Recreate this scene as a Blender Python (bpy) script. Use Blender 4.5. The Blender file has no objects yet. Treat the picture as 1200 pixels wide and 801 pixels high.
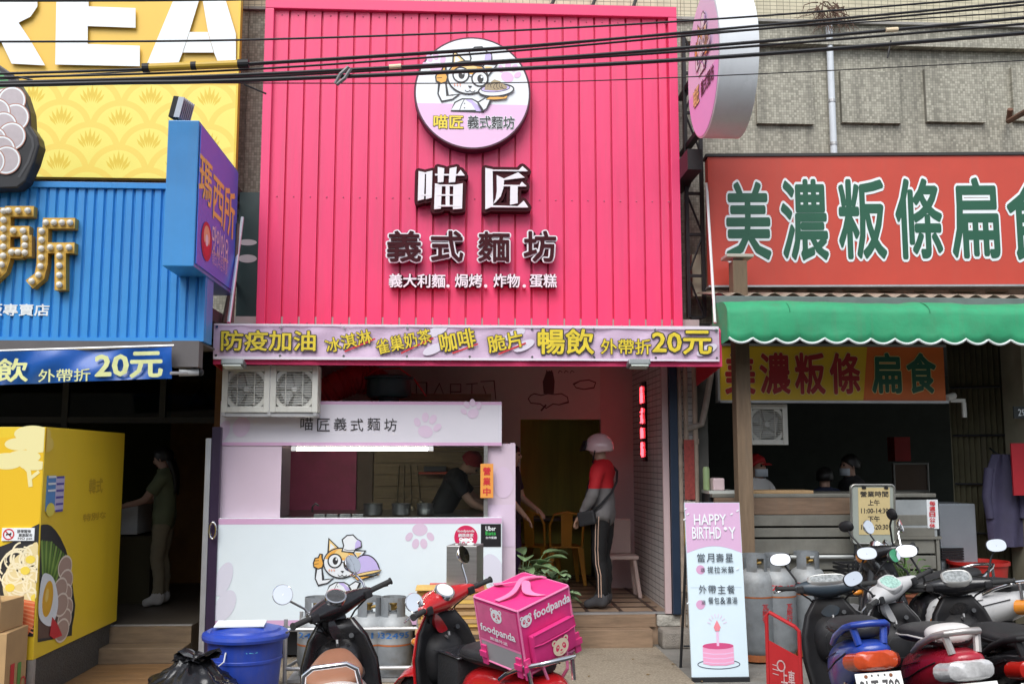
import bpy, bmesh, math, random
from mathutils import Vector, Matrix, noise
R = math.radians
scene = bpy.context.scene
COL = scene.collection
random.seed(7)

# ------------------------------------------------------------------ camera, sky, sun, exposure
PITCH, YAW, FPX = 6.73, 3.05, 1167.0
cam_d = bpy.data.cameras.new('camera')
cam = bpy.data.objects.new('camera', cam_d); COL.objects.link(cam)
cam.location = (0, -9.7, 1.75); cam.rotation_euler = (R(90 + PITCH), 0, R(-YAW))
cam_d.sensor_width = 36; cam_d.lens = FPX / 1200 * 36; cam_d.clip_start = .1; cam_d.clip_end = 500
scene.camera = cam
world = bpy.data.worlds.new('World'); scene.world = world; world.use_nodes = True
wn = world.node_tree.nodes; wl = world.node_tree.links
sky = wn.new('ShaderNodeTexSky'); sky.sky_type = 'NISHITA'; sky.sun_disc = False
sky.sun_elevation = R(52); sky.sun_rotation = R(200); sky.dust_density = 1.5; sky.air_density = 1.0; sky.ozone_density = 1.0
hz = wn.new('ShaderNodeHueSaturation'); hz.inputs['Saturation'].default_value = .38   # bright hazy cloud
wl.new(sky.outputs[0], hz.inputs['Color']); wl.new(hz.outputs[0], wn['Background'].inputs[0]); wn['Background'].inputs[1].default_value = .15
sun_d = bpy.data.lights.new('sun', 'SUN'); sun_d.energy = 2.0; sun_d.angle = R(42); sun_d.color = (1, .985, .96)
sun = bpy.data.objects.new('sun', sun_d); COL.objects.link(sun)
_a = R(200); _e = R(52)
_sd = Vector((math.sin(_a) * math.cos(_e), math.cos(_a) * math.cos(_e), math.sin(_e)))
sun.rotation_euler = _sd.to_track_quat('Z', 'Y').to_euler(); sun.location = _sd * 40
vs = scene.view_settings
scene.display_settings.display_device = 'sRGB'
vs.view_transform = 'Standard'; vs.look = 'None'; vs.gamma = 1; vs.exposure = .57; vs.use_curve_mapping = False
scene.cycles.max_bounces = 6; scene.cycles.transparent_max_bounces = 10
scene.cycles.use_denoising = True
scene.cycles.sample_clamp_indirect = 6

# ------------------------------------------------------------------ survey: photo pixel -> point on a plane of the place
_cm = Matrix.Translation(cam.location) @ cam.rotation_euler.to_matrix().to_4x4()
_cl = cam.location.copy()
def ray(px, py):
    return (_cm.to_3x3() @ Vector(((px - 600) / FPX, -(py - 400.5) / FPX, -1))).normalized()
def at(px, py, Y):
    d = ray(px, py); return _cl + d * ((Y - _cl.y) / d.y)
def atX(px, py, X):
    d = ray(px, py); return _cl + d * ((X - _cl.x) / d.x)
def atZ(px, py, Z):
    d = ray(px, py); return _cl + d * ((Z - _cl.z) / d.z)

# ------------------------------------------------------------------ materials
_M = {}
def M(name, col=(.5, .5, .5), rough=.5, metal=0, var=.12, vs=5, bump=0, bs=80, coat=0, emit=0, streak=0, spec=.5, stretch=(1, 1, 1), dirt=0):
    if name in _M: return _M[name]
    m = bpy.data.materials.new(name); m.use_nodes = True; _M[name] = m
    nt = m.node_tree; n = nt.nodes; l = nt.links; b = n['Principled BSDF']
    b.inputs['Roughness'].default_value = rough; b.inputs['Metallic'].default_value = metal
    b.inputs['Coat Weight'].default_value = coat; b.inputs['Specular IOR Level'].default_value = spec
    c4 = (*col, 1); b.inputs['Base Color'].default_value = c4
    if emit:
        b.inputs['Emission Color'].default_value = c4; b.inputs['Emission Strength'].default_value = emit
    if var or bump or streak or dirt:
        tc = n.new('ShaderNodeTexCoord'); mp = n.new('ShaderNodeMapping'); mp.inputs['Scale'].default_value = stretch
        l.new(tc.outputs['Object'], mp.inputs[0])
        last = None
        if var:
            t = n.new('ShaderNodeTexNoise'); t.inputs['Scale'].default_value = vs; t.inputs['Detail'].default_value = 6; t.inputs['Roughness'].default_value = .65
            l.new(mp.outputs[0], t.inputs[0])
            mr = n.new('ShaderNodeMapRange'); mr.inputs[1].default_value = .25; mr.inputs[2].default_value = .75
            mr.inputs[3].default_value = 1 - var; mr.inputs[4].default_value = 1 + var * .6
            l.new(t.outputs[0], mr.inputs[0])
            mx = n.new('ShaderNodeMix'); mx.data_type = 'RGBA'; mx.blend_type = 'MULTIPLY'; mx.inputs[0].default_value = 1
            mx.inputs[6].default_value = c4; l.new(mr.outputs[0], mx.inputs[7]); last = mx.outputs[2]
            rr = n.new('ShaderNodeMapRange'); rr.inputs[3].default_value = max(0, rough - .08); rr.inputs[4].default_value = min(1, rough + .12)
            l.new(t.outputs[0], rr.inputs[0]); l.new(rr.outputs[0], b.inputs['Roughness'])
        for amt, sc3, colr in ((streak, (9, 9, .5), (.16, .14, .11)), (dirt, (2.2, 2.2, 2.2), (.12, .09, .06))):
            if not amt: continue
            m2 = n.new('ShaderNodeMapping'); m2.inputs['Scale'].default_value = sc3; l.new(tc.outputs['Object'], m2.inputs[0])
            t2 = n.new('ShaderNodeTexNoise'); t2.inputs['Scale'].default_value = 1.4; t2.inputs['Detail'].default_value = 8; t2.inputs['Roughness'].default_value = .7
            l.new(m2.outputs[0], t2.inputs[0])
            r2 = n.new('ShaderNodeMapRange'); r2.inputs[1].default_value = .5; r2.inputs[2].default_value = .75; r2.inputs[3].default_value = 0; r2.inputs[4].default_value = amt
            l.new(t2.outputs[0], r2.inputs[0])
            mx2 = n.new('ShaderNodeMix'); mx2.data_type = 'RGBA'; mx2.inputs[7].default_value = (*colr, 1)
            l.new(r2.outputs[0], mx2.inputs[0])
            if last: l.new(last, mx2.inputs[6])
            else: mx2.inputs[6].default_value = c4
            last = mx2.outputs[2]
        if last: l.new(last, b.inputs['Base Color'])
        if bump:
            t3 = n.new('ShaderNodeTexNoise'); t3.inputs['Scale'].default_value = bs; t3.inputs['Detail'].default_value = 4
            l.new(mp.outputs[0], t3.inputs[0])
            bp = n.new('ShaderNodeBump'); bp.inputs['Strength'].default_value = bump; bp.inputs['Distance'].default_value = .02
            l.new(t3.outputs[0], bp.inputs['Height']); l.new(bp.outputs[0], b.inputs['Normal'])
    return m

def mosaic_mat(name, size, c1, c2, grout, axis='XZ', aspect=1.0, contrast=1.0, streaks=.5):
    """square tiles with a random tone each, grout lines, weather stains"""
    m = bpy.data.materials.new(name); m.use_nodes = True; nt = m.node_tree; n = nt.nodes; l = nt.links; b = n['Principled BSDF']
    tc = n.new('ShaderNodeTexCoord'); sp = n.new('ShaderNodeSeparateXYZ'); l.new(tc.outputs['Object'], sp.inputs[0])
    def math_(op, a, v=None):
        q = n.new('ShaderNodeMath'); q.operation = op
        if hasattr(a, 'node'): l.new(a, q.inputs[0])
        else: q.inputs[0].default_value = a
        if v is not None:
            if hasattr(v, 'node'): l.new(v, q.inputs[1])
            else: q.inputs[1].default_value = v
        return q.outputs[0]
    u = math_('DIVIDE', sp.outputs[axis[0]], size * aspect); v = math_('DIVIDE', sp.outputs[axis[1]], size)
    fu, fv = math_('FLOOR', u), math_('FLOOR', v); ru, rv = math_('FRACT', u), math_('FRACT', v)
    cb = n.new('ShaderNodeCombineXYZ'); l.new(fu, cb.inputs[0]); l.new(fv, cb.inputs[1])
    wn_ = n.new('ShaderNodeTexWhiteNoise'); wn_.noise_dimensions = '2D'; l.new(cb.outputs[0], wn_.inputs['Vector'])
    nz = n.new('ShaderNodeTexNoise'); nz.inputs['Scale'].default_value = .9; nz.inputs['Detail'].default_value = 7; l.new(tc.outputs['Object'], nz.inputs[0])
    f = math_('MULTIPLY', wn_.outputs[0], contrast)
    f = math_('ADD', math_('MULTIPLY', f, .75), math_('MULTIPLY', math_('SUBTRACT', nz.outputs[0], .35), .9))
    mx = n.new('ShaderNodeMix'); mx.data_type = 'RGBA'; mx.inputs[6].default_value = (*c1, 1); mx.inputs[7].default_value = (*c2, 1); l.new(f, mx.inputs[0])
    g = math_('MAXIMUM', math_('LESS_THAN', ru, .13 / aspect), math_('LESS_THAN', rv, .13))
    mg = n.new('ShaderNodeMix'); mg.data_type = 'RGBA'; mg.inputs[7].default_value = (*grout, 1); l.new(math_('MULTIPLY', g, .75), mg.inputs[0]); l.new(mx.outputs[2], mg.inputs[6])
    mp = n.new('ShaderNodeMapping'); mp.inputs['Scale'].default_value = (5, 5, .35); l.new(tc.outputs['Object'], mp.inputs[0])
    n2 = n.new('ShaderNodeTexNoise'); n2.inputs['Scale'].default_value = 1.3; n2.inputs['Detail'].default_value = 8; l.new(mp.outputs[0], n2.inputs[0])
    mr = n.new('ShaderNodeMapRange'); mr.inputs[1].default_value = .48; mr.inputs[2].default_value = .8; mr.inputs[4].default_value = streaks; l.new(n2.outputs[0], mr.inputs[0])
    ms = n.new('ShaderNodeMix'); ms.data_type = 'RGBA'; ms.inputs[7].default_value = (.07, .065, .05, 1); l.new(mr.outputs[0], ms.inputs[0]); l.new(mg.outputs[2], ms.inputs[6])
    l.new(ms.outputs[2], b.inputs['Base Color']); b.inputs['Roughness'].default_value = .6
    bp = n.new('ShaderNodeBump'); bp.inputs['Strength'].default_value = .5; bp.inputs['Distance'].default_value = .004; bp.invert = True
    l.new(g, bp.inputs['Height']); l.new(bp.outputs[0], b.inputs['Normal'])
    return m
def glass_mat(name, tint=(.9, .95, .95), refl=1.0):
    m = bpy.data.materials.new(name); m.use_nodes = True; nt = m.node_tree; n = nt.nodes; l = nt.links
    n.remove(n['Principled BSDF'])
    t = n.new('ShaderNodeBsdfTransparent'); t.inputs[0].default_value = (*tint, 1)
    g = n.new('ShaderNodeBsdfGlossy'); g.inputs['Roughness'].default_value = .02; g.inputs[0].default_value = (refl, refl, refl, 1)
    f = n.new('ShaderNodeFresnel'); f.inputs[0].default_value = 1.45
    x = n.new('ShaderNodeMixShader'); l.new(f.outputs[0], x.inputs[0]); l.new(t.outputs[0], x.inputs[1]); l.new(g.outputs[0], x.inputs[2])
    l.new(x.outputs[0], n['Material Output'].inputs[0]); return m

# ------------------------------------------------------------------ objects
def wmat(o):
    m = o.matrix_basis.copy()
    while o.parent: o = o.parent; m = o.matrix_basis @ m
    return m
def tag(o, label=None, cat=None, group=None, kind=None):
    if label: o['label'] = label
    if cat: o['category'] = cat
    if group: o['group'] = group
    if kind: o['kind'] = kind
    return o
def thing(name, label, cat, loc=(0, 0, 0), rz=0, lean=0, group=None):
    o = bpy.data.objects.new(name, None); COL.objects.link(o); o.empty_display_size = .1
    o.location = loc; o.rotation_euler = (lean, 0, rz)
    return tag(o, label, cat, group)
def _mlist(m): return list(m) if isinstance(m, (list, tuple)) else [m]

class MB:
    """collects shapes, then links them as one mesh object"""
    def __init__(s, xf=None): s.bm = bmesh.new(); s.mi = 0; s.xf = xf
    def _new(s, geom_verts, faces):
        for f in faces: f.material_index = s.mi
        return geom_verts
    def mat(s, i): s.mi = i; return s
    def face(s, pts):
        vs_ = [s.bm.verts.new(p) for p in pts]
        try: f = s.bm.faces.new(vs_); f.material_index = s.mi; return f
        except ValueError: return None
    def box(s, lo, hi, m=None, bev=0):
        x0, y0, z0 = lo; x1, y1, z1 = hi
        P = [Vector(p) for p in ((x0,y0,z0),(x1,y0,z0),(x1,y1,z0),(x0,y1,z0),(x0,y0,z1),(x1,y0,z1),(x1,y1,z1),(x0,y1,z1))]
        if m: P = [m @ p for p in P]
        v = [s.bm.verts.new(p) for p in P]
        fs = [s.bm.faces.new([v[i] for i in q]) for q in ((0,3,2,1),(4,5,6,7),(0,1,5,4),(1,2,6,5),(2,3,7,6),(3,0,4,7))]
        for f in fs: f.material_index = s.mi
        if bev:
            es = list({e for f in fs for e in f.edges})
            r = bmesh.ops.bevel(s.bm, geom=es, offset=bev, segments=2, affect='EDGES', profile=.6)
            for f in r['faces']: f.material_index = s.mi
        return s
    def cbox(s, c, size, rot=None, bev=0):
        m = Matrix.Translation(c) @ (rot.to_4x4() if rot else Matrix())
        h = Vector(size) / 2
        return s.box(-h, h, m, bev)
    def rings(s, rings, cap=True, closed=True, loop=False):
        V = [[s.bm.verts.new(p) for p in r] for r in rings]
        n = len(V[0]); k = len(V)
        for i in range(k if loop else k - 1):
            A, B = V[i], V[(i + 1) % k]
            for j in range(n if closed else n - 1):
                try:
                    f = s.bm.faces.new((A[j], A[(j + 1) % n], B[(j + 1) % n], B[j])); f.material_index = s.mi
                except ValueError: pass
        if cap and closed and not loop:
            for r in (V[0][::-1], V[-1]):
                try: f = s.bm.faces.new(r); f.material_index = s.mi
                except ValueError: pass
        return s
    def tube(s, pts, r, n=8, cap=True, loop=False):
        pts = [Vector(p) for p in pts]; k = len(pts)
        rs = r if isinstance(r, (list, tuple)) else [r] * k
        out = []; prev = None
        for i, p in enumerate(pts):
            if loop: t = (pts[(i + 1) % k] - pts[i - 1])
            else: t = (pts[min(i + 1, k - 1)] - pts[max(i - 1, 0)])
            if t.length < 1e-9: t = Vector((0, 0, 1))
            t.normalize()
            if prev is None:
                a = Vector((0, 0, 1)) if abs(t.z) < .9 else Vector((1, 0, 0))
                u = t.cross(a).normalized()
            else:
                u = prev - t * prev.dot(t)
                u = u.normalized() if u.length > 1e-6 else t.orthogonal().normalized()
            prev = u; w = t.cross(u)
            out.append([p + (u * math.cos(2 * math.pi * j / n) + w * math.sin(2 * math.pi * j / n)) * rs[i] for j in range(n)])
        return s.rings(out, cap, loop=loop)
    def cyl(s, a, b, r0, r1=None, n=16, cap=True): return s.tube([a, b], [r0, r0 if r1 is None else r1], n, cap)
    def lathe(s, prof, c=(0, 0, 0), n=24, m=None, cap=True):
        rr = []
        for (r, z) in prof:
            ring = [Vector((r * math.cos(2 * math.pi * j / n), r * math.sin(2 * math.pi * j / n), z)) for j in range(n)]
            if m: ring = [m @ p for p in ring]
            rr.append([p + Vector(c) for p in ring])
        return s.rings(rr, cap)
    def ball(s, c, r, n=12, k=8, m=None):
        r3 = r if isinstance(r, (tuple, list)) else (r, r, r)
        rr = []
        for i in range(k + 1):
            a = math.pi * (i + (.02 if i == 0 else -.02 if i == k else 0)) / k
            ring = [Vector((r3[0] * math.sin(a) * math.cos(2*math.pi*j/n), r3[1] * math.sin(a) * math.sin(2*math.pi*j/n), -r3[2] * math.cos(a))) for j in range(n)]
            if m: ring = [m.to_3x3() @ p for p in ring]
            rr.append([p + Vector(c) for p in ring])
        return s.rings(rr, True)
    def prism(s, pts2, fr, d0, d1):
        """polygon in the frame's plane, thickness from d0 to d1 along its normal"""
        a = sum(pts2[i][0]*pts2[(i+1) % len(pts2)][1] - pts2[(i+1) % len(pts2)][0]*pts2[i][1] for i in range(len(pts2)))
        if a < 0: pts2 = pts2[::-1]
        return s.rings([[fr(p[0], p[1], d0) for p in pts2], [fr(p[0], p[1], d1) for p in pts2]])
    def sweep(s, prof, path):
        return s.rings(prof, True)
    def build(s, name, mats, parent=None, local=False, smooth=False, bevel=0, sub=0, angle=40, solid=0, label=None):
        bm = s.bm
        bmesh.ops.recalc_face_normals(bm, faces=bm.faces)
        if s.xf: bm.transform(s.xf)
        me = bpy.data.meshes.new(name)
        loc = None
        if parent is not None:
            if not local: bm.transform(wmat(parent).inverted())
        elif not local and len(bm.verts):
            xs = [v.co for v in bm.verts]
            loc = Vector(((min(v.x for v in xs)+max(v.x for v in xs))/2, (min(v.y for v in xs)+max(v.y for v in xs))/2, min(v.z for v in xs)))
            bm.transform(Matrix.Translation(-loc))
        bm.to_mesh(me); bm.free()
        for m in _mlist(mats): me.materials.append(m)
        o = bpy.data.objects.new(name, me); COL.objects.link(o)
        if parent is not None: o.parent = parent
        if loc is not None: o.location = loc
        if smooth or sub:
            me.polygons.foreach_set('use_smooth', [True] * len(me.polygons))
            if not sub: me.set_sharp_from_angle(angle=R(angle))
        if solid:
            md = o.modifiers.new('solid', 'SOLIDIFY'); md.thickness = solid; md.offset = 0
        if bevel:
            md = o.modifiers.new('bevel', 'BEVEL'); md.width = bevel; md.segments = 2; md.limit_method = 'ANGLE'; md.angle_limit = R(40)
        if sub:
            md = o.modifiers.new('sub', 'SUBSURF'); md.levels = sub; md.render_levels = sub
        if label: o['label'] = label
        return o

# ------------------------------------------------------------------ planes and flat graphics
class Frame:
    def __init__(s, o, u, v, px=None):
        s.o = Vector(o); s.u = Vector(u).normalized(); s.v = Vector(v).normalized(); s.n = s.u.cross(s.v); s.px_ = px
    def __call__(s, a, b, d=0): return s.o + s.u * a + s.v * b + s.n * d
    def px(s, x, y):
        """photo pixel -> plane coordinates"""
        d = ray(x, y); t = (s.o - _cl).dot(s.n) / d.dot(s.n); p = _cl + d * t - s.o
        return (p.dot(s.u), p.dot(s.v))
    def pts(s, L): return [s.px(*p) for p in L]
    def box(s, x0, y0, x1, y1):
        """photo pixel box -> centre, width, height on the plane"""
        a = s.px((x0 + x1) / 2, y0); b = s.px((x0 + x1) / 2, y1); c = s.px(x0, (y0 + y1) / 2); d = s.px(x1, (y0 + y1) / 2)
        return ((c[0] + d[0]) / 2, (a[1] + b[1]) / 2, abs(d[0] - c[0]), abs(a[1] - b[1]))
def crv(P, n=5):
    """closed outline rounded through its corner points"""
    o = []; k = len(P); V = [Vector(p) for p in P]
    for i in range(k):
        p0, p1, p2, p3 = V[i - 1], V[i], V[(i + 1) % k], V[(i + 2) % k]
        for j in range(n):
            t = j / n; q = .5 * (2 * p1 + (p2 - p0) * t + (2 * p0 - 5 * p1 + 4 * p2 - p3) * t * t + (3 * p1 - p0 - 3 * p2 + p3) * t ** 3); o.append((q.x, q.y))
    return o
def wall(Y): return Frame((0, Y, 0), (1, 0, 0), (0, 0, 1))     # a plane facing the street (normal -Y)
def ell(cx, cy, rx, ry, rot=0, n=36, a0=0, a1=360):
    c, s_ = math.cos(R(rot)), math.sin(R(rot)); o = []
    full = abs(a1 - a0) >= 360
    for i in range(n if full else n + 1):
        t = R(a0 + (a1 - a0) * i / n); x, y = rx * math.cos(t), ry * math.sin(t)
        o.append((cx + x * c - y * s_, cy + x * s_ + y * c))
    return o
class Flat:
    """printed or cut-out layers lying on a plane"""
    STEP = .00025
    def __init__(s, fr, tf=None, base=.0015): s.fr = fr; s.tf = tf or (lambda p: p); s.mb = MB(); s.mats = []; s.z = base
    def mi(s, m):
        if m not in s.mats: s.mats.append(m)
        return s.mats.index(m)
    def poly(s, pts, m, up=True):
        if up: s.z += s.STEP
        s.mb.mat(s.mi(m)); s.mb.face([s.fr(*s.tf(p), s.z) for p in pts]); return s
    def stroke(s, pts, w, m, closed=False, up=True):
        if up: s.z += s.STEP
        s.mb.mat(s.mi(m)); P = [Vector(p) for p in pts]; n = len(P)
        L, Rr = [], []
        for i in range(n):
            a = P[i - 1] if (i > 0 or closed) else P[i]; b = P[(i + 1) % n] if (i < n - 1 or closed) else P[i]
            t = (b - a); t = t.normalized() if t.length > 1e-9 else Vector((1, 0)); nn = Vector((-t.y, t.x))
            k = 1
            if (0 < i < n - 1) or closed:
                t1 = (P[i] - a); t1 = t1.normalized() if t1.length > 1e-9 else t
                k = 1 / max(.5, abs(t.dot(t1)))
            L.append(P[i] + nn * w / 2 * k); Rr.append(P[i] - nn * w / 2 * k)
        for i in range(n if closed else n - 1):
            j = (i + 1) % n
            s.mb.face([s.fr(*s.tf(q), s.z) for q in (L[i], Rr[i], Rr[j], L[j])])
        return s
    def shape(s, pts, fill, line=None, w=.03):
        if fill: s.poly(pts, fill)
        if line: s.stroke(pts, w, line, closed=True)
        return s
    def build(s, name, parent): return s.mb.build(name, s.mats, parent)

_TX = {}
def text_geo(body, off=0, res=2, shear=0):
    k = (body, off, res, shear)
    if k in _TX: return _TX[k]
    cu = bpy.data.curves.new('t', 'FONT'); cu.body = body; cu.size = 1; cu.offset = off; cu.resolution_u = res; cu.shear = shear
    if '\n' in body: cu.align_x = 'CENTER'
    o = bpy.data.objects.new('t', cu); COL.objects.link(o)
    me = bpy.data.meshes.new_from_object(o.evaluated_get(bpy.context.evaluated_depsgraph_get()))
    V = [(v.co.x, v.co.y) for v in me.vertices]; F = [tuple(p.vertices) for p in me.polygons]
    bpy.data.objects.remove(o); bpy.data.curves.remove(cu); bpy.data.meshes.remove(me)
    _TX[k] = (V, F); return V, F
def add_text(mb, fr, body, box, off=0, lift=.004, depth=0, rot=0, ref_off=0, shear=0, mat_side=None):
    """box = centre x, centre y, width, height on the plane; bold weight is laid up from shifted copies of the glyph"""
    V, F = text_geo(body, 0, 2, shear)
    x0, x1 = min(v[0] for v in V), max(v[0] for v in V); y0, y1 = min(v[1] for v in V), max(v[1] for v in V)
    cx, cy, w, h = box; c, s_ = math.cos(R(rot)), math.sin(R(rot))
    sx = (w) / max(1e-6, x1 - x0 + 2 * ref_off); sy = (h) / max(1e-6, y1 - y0 + 2 * ref_off)
    if off < .008: shifts = [(0, 0)]
    else:
        n = 8 if off < .05 else 14
        shifts = [(0, 0)] + [(off * math.cos(2 * math.pi * i / n), off * math.sin(2 * math.pi * i / n)) for i in range(n)]
    for k, (dx, dy) in enumerate(shifts):
        def tr(v, d):
            x = (v[0] + dx - (x0 + x1) / 2) * sx; y = (v[1] + dy - (y0 + y1) / 2) * sy
            return fr(cx + x * c - y * s_, cy + x * s_ + y * c, d)
        lf = lift - .00006 * k
        bv = [mb.bm.verts.new(tr(v, lf)) for v in V]
        fs = []
        for f in F:
            try: q = mb.bm.faces.new([bv[i] for i in f]); q.material_index = mb.mi; fs.append(q)
            except ValueError: pass
        if depth:
            be = list(dict.fromkeys(e for f in fs for e in f.edges if len(e.link_faces) == 1)); low = {}
            for e in be:
                for v in e.verts:
                    if v not in low: low[v] = mb.bm.verts.new(v.co - fr.n * depth)
            for e in be:
                a, b = e.verts
                try: q = mb.bm.faces.new((a, b, low[b], low[a])); q.material_index = mb.mi if mat_side is None else mat_side
                except ValueError: pass
def lettering(parent, fr, body, pbox, m, off=.012, lift=.004, depth=0, rot=0, line=None, line_off=.05, name='lettering', coords=False, shear=0, line_depth=0):
    mb = MB(); box = pbox if coords else fr.box(*pbox); ms = [m]
    if line is not None:
        ms.append(line); mb.mat(1); add_text(mb, fr, body, box, line_off, lift, line_depth, rot, off, shear); lift += .002 + depth
        mb.mat(0)
    add_text(mb, fr, body, box, off, lift, depth, rot, off, shear)
    bm = mb.bm; me = bpy.data.meshes.new(name); bm.transform(wmat(parent).inverted()); bm.to_mesh(me); bm.free()
    for q in ms: me.materials.append(q)
    o = bpy.data.objects.new(name, me); COL.objects.link(o); o.parent = parent
    return o

# ------------------------------------------------------------------ palette
WHITE = M('white paint', (.78, .78, .77), .4, var=.06)
BLACK = M('black plastic', (.018, .018, .02), .52, var=.35, spec=.3, dirt=.1)
BLACKG = M('black gloss', (.012, .012, .013), .12, var=.1, coat=.6)
DARK = M('dark metal', (.03, .032, .036), .5, .4)
RUBBER = M('tyre rubber', (.025, .025, .026), .85, var=.25, bump=.3)
CHROME = M('chrome', (.75, .75, .76), .14, 1, var=.05)
STEEL = M('brushed steel', (.48, .48, .46), .34, .9, var=.18, vs=9, stretch=(.3, 1, 6))
GALV = M('galvanised pipe', (.5, .5, .5), .42, .7, var=.2)
MIRROR = M('mirror glass', (.92, .93, .93), .03, 1, var=0)
PRINTW = M('print white', (.8, .84, .86), .35, var=.02)
INK = M('print black', (.03, .028, .03), .5, var=0)
YELLOW = M('print yellow', (.85, .66, .06), .45, var=.03)
# ================================================================== SETTING: ground
def struct(o): o['kind'] = 'structure'; return o
CONC = M('exposed concrete', (.30, .27, .235), .85, var=.3, vs=9, bump=.6, bs=120, dirt=.55)
CONC2 = M('smooth old concrete', (.22, .21, .19), .85, var=.3, vs=4, bump=.4, bs=60, dirt=.6)
ASPH = M('asphalt', (.05, .05, .052), .9, var=.35, vs=3, bump=.6, bs=150)
g = MB(); g.box((-60, -3.2, -.6), (60, 9, 0)); struct(g.build('pavement', CONC2))
g = MB(); g.box((-60, -3.36, -.5), (60, -3.204, .004), bev=.02); struct(g.build('kerb', M('kerb stone', (.33, .32, .3), .8, var=.25, bump=.4, dirt=.5)))
g = MB(); g.box((-250, -120, -.6), (250, -3.36, -.12)); struct(g.build('road', ASPH))
g = MB(); g.box((-60, -12.3, -.12), (60, -12.18, -.116)); struct(g.build('road_line', M('road paint', (.62, .6, .55), .7, var=.3, dirt=.5)))
# the far side of the street, behind the photographer: it shuts off the low sky
g = MB()
for i, (x0_, x1_, h_) in enumerate(((-60, -22, 7), (-22, -9, 8.5), (-9, 1, 6.5), (1, 12, 8), (12, 24, 6.5), (24, 60, 8))): g.box((x0_, -36, -.1), (x1_ - .02, -21.5 - .2 * (i % 2), h_))
struct(g.build('street_far_side', M('far render', (.30, .28, .25), .8, var=.3, vs=.5)))
# a newer apron slab of exposed aggregate in front of the door
p0 = atZ(642, 752, 0); p1 = atZ(766, 755, 0)
AG = M('aggregate concrete', (.40, .335, .25), .9, var=.55, vs=55, bump=.9, bs=150, dirt=.75)
g = MB(); g.box((-2.3, -3.2, -.1), (p1.x, p1.y - .0, .006)); struct(g.build('entrance_apron', AG))

# ================================================================== BUILDINGS
MOS = mosaic_mat('mosaic tile', .027, (.22, .21, .165), (.44, .42, .34), (.17, .16, .135), contrast=1.3, streaks=.72)
CREAM = mosaic_mat('cream tile', .042, (.52, .47, .33), (.64, .59, .43), (.09, .08, .06), aspect=1.7, contrast=.5, streaks=.35)
PLAST = M('grey render', (.3, .29, .27), .85, var=.25, bump=.3, streak=.4)
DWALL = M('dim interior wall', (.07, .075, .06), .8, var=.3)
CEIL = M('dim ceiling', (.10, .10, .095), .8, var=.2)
X_LM = at(283, 300, .3).x; X_MR = at(803, 300, .3).x      # party walls
FZ = .29                                                  # shop floors
ZC = 2.98                                                 # ceilings
ZT = 8.2
def upper(parent, x0, x1, zb):
    zt = at(900, 24, .3).z
    m = MB(); m.box((x0, .3, zb), (x1, 6.4, zt)); m.build('upper_wall', MOS, parent)
    m = MB(); m.box((x0, .27, zt + .002), (x1, 6.4, ZT)); m.build('tiled_band', CREAM, parent)
    m = MB(); m.box((x0, .255, zt - .03), (x1, .298, zt + .0)); m.build('ledge', PLAST, parent)
# --- left
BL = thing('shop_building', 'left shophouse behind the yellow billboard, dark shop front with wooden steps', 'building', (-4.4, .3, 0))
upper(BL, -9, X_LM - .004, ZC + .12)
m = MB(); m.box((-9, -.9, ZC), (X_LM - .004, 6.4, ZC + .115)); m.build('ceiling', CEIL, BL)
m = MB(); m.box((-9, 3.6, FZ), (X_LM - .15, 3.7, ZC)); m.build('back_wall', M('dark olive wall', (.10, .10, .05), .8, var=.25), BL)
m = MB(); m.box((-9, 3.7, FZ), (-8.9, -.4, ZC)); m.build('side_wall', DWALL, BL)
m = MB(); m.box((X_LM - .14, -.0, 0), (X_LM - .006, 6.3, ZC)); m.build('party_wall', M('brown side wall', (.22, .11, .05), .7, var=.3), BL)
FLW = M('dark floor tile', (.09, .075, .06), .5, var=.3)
WOODD = M('deck wood', (.22, .12, .05), .5, var=.45, dirt=.4, vs=3, stretch=(1, 9, 9), bump=.15, bs=30)
ys = at(180, 727, -.5).y
m = MB(); m.box((-9, -.5, .0), (X_LM - .15, 6.3, FZ)); m.build('floor', FLW, BL)
m = MB(); m.box((-9, -.512, FZ + .002), (X_LM - .15, -.47, FZ + .012)); m.build('nosing', GALV, BL)
STEPW = M('step wood', (.20, .14, .085), .6, var=.4, dirt=.5, vs=3, stretch=(1, 8, 8), bump=.1, bs=30)
m = MB(); m.box((-9, -.53, .15), (X_LM - .15, -.502, FZ)); m.build('riser', STEPW, BL)
m = MB(); m.box((-9, -.78, .02), (X_LM - .15, -.532, .15), bev=.004); m.build('step', STEPW, BL)
# dark glazed screen behind the banner: mullions and transoms
m = MB()
for px, zb_ in ((76, FZ), (190, at(120, 492, .6).z), (258, FZ)): 
    x = at(px, 500, .6).x; m.box((x - .03, .57, zb_), (x + .03, .63, ZC))
z = at(120, 492, .6).z; m.box((-9, .575, z - .03), (X_LM - .15, .625, z + .03)); m.build('window_frame', M('black frame', (.02, .02, .02), .4), BL)
xa_ = at(196, 600, 2.6).x; m2 = MB(); m2.box((xa_, 2.6, FZ), (X_LM - .145, 2.68, ZC)); m2.build('brown_partition', M('brown orange wall', (.30, .13, .03), .6, var=.4, vs=2), BL)
DG = glass_mat('dark shop glass', (.5, .52, .4), .4)
m = MB(); m.box((-9, .594, z + .03), (X_LM - .16, .6, ZC)); m.box((-9, .594, FZ), (at(76, 500, .6).x - .03, .6, z - .03)); m.build('glazing', DG, BL)
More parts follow.
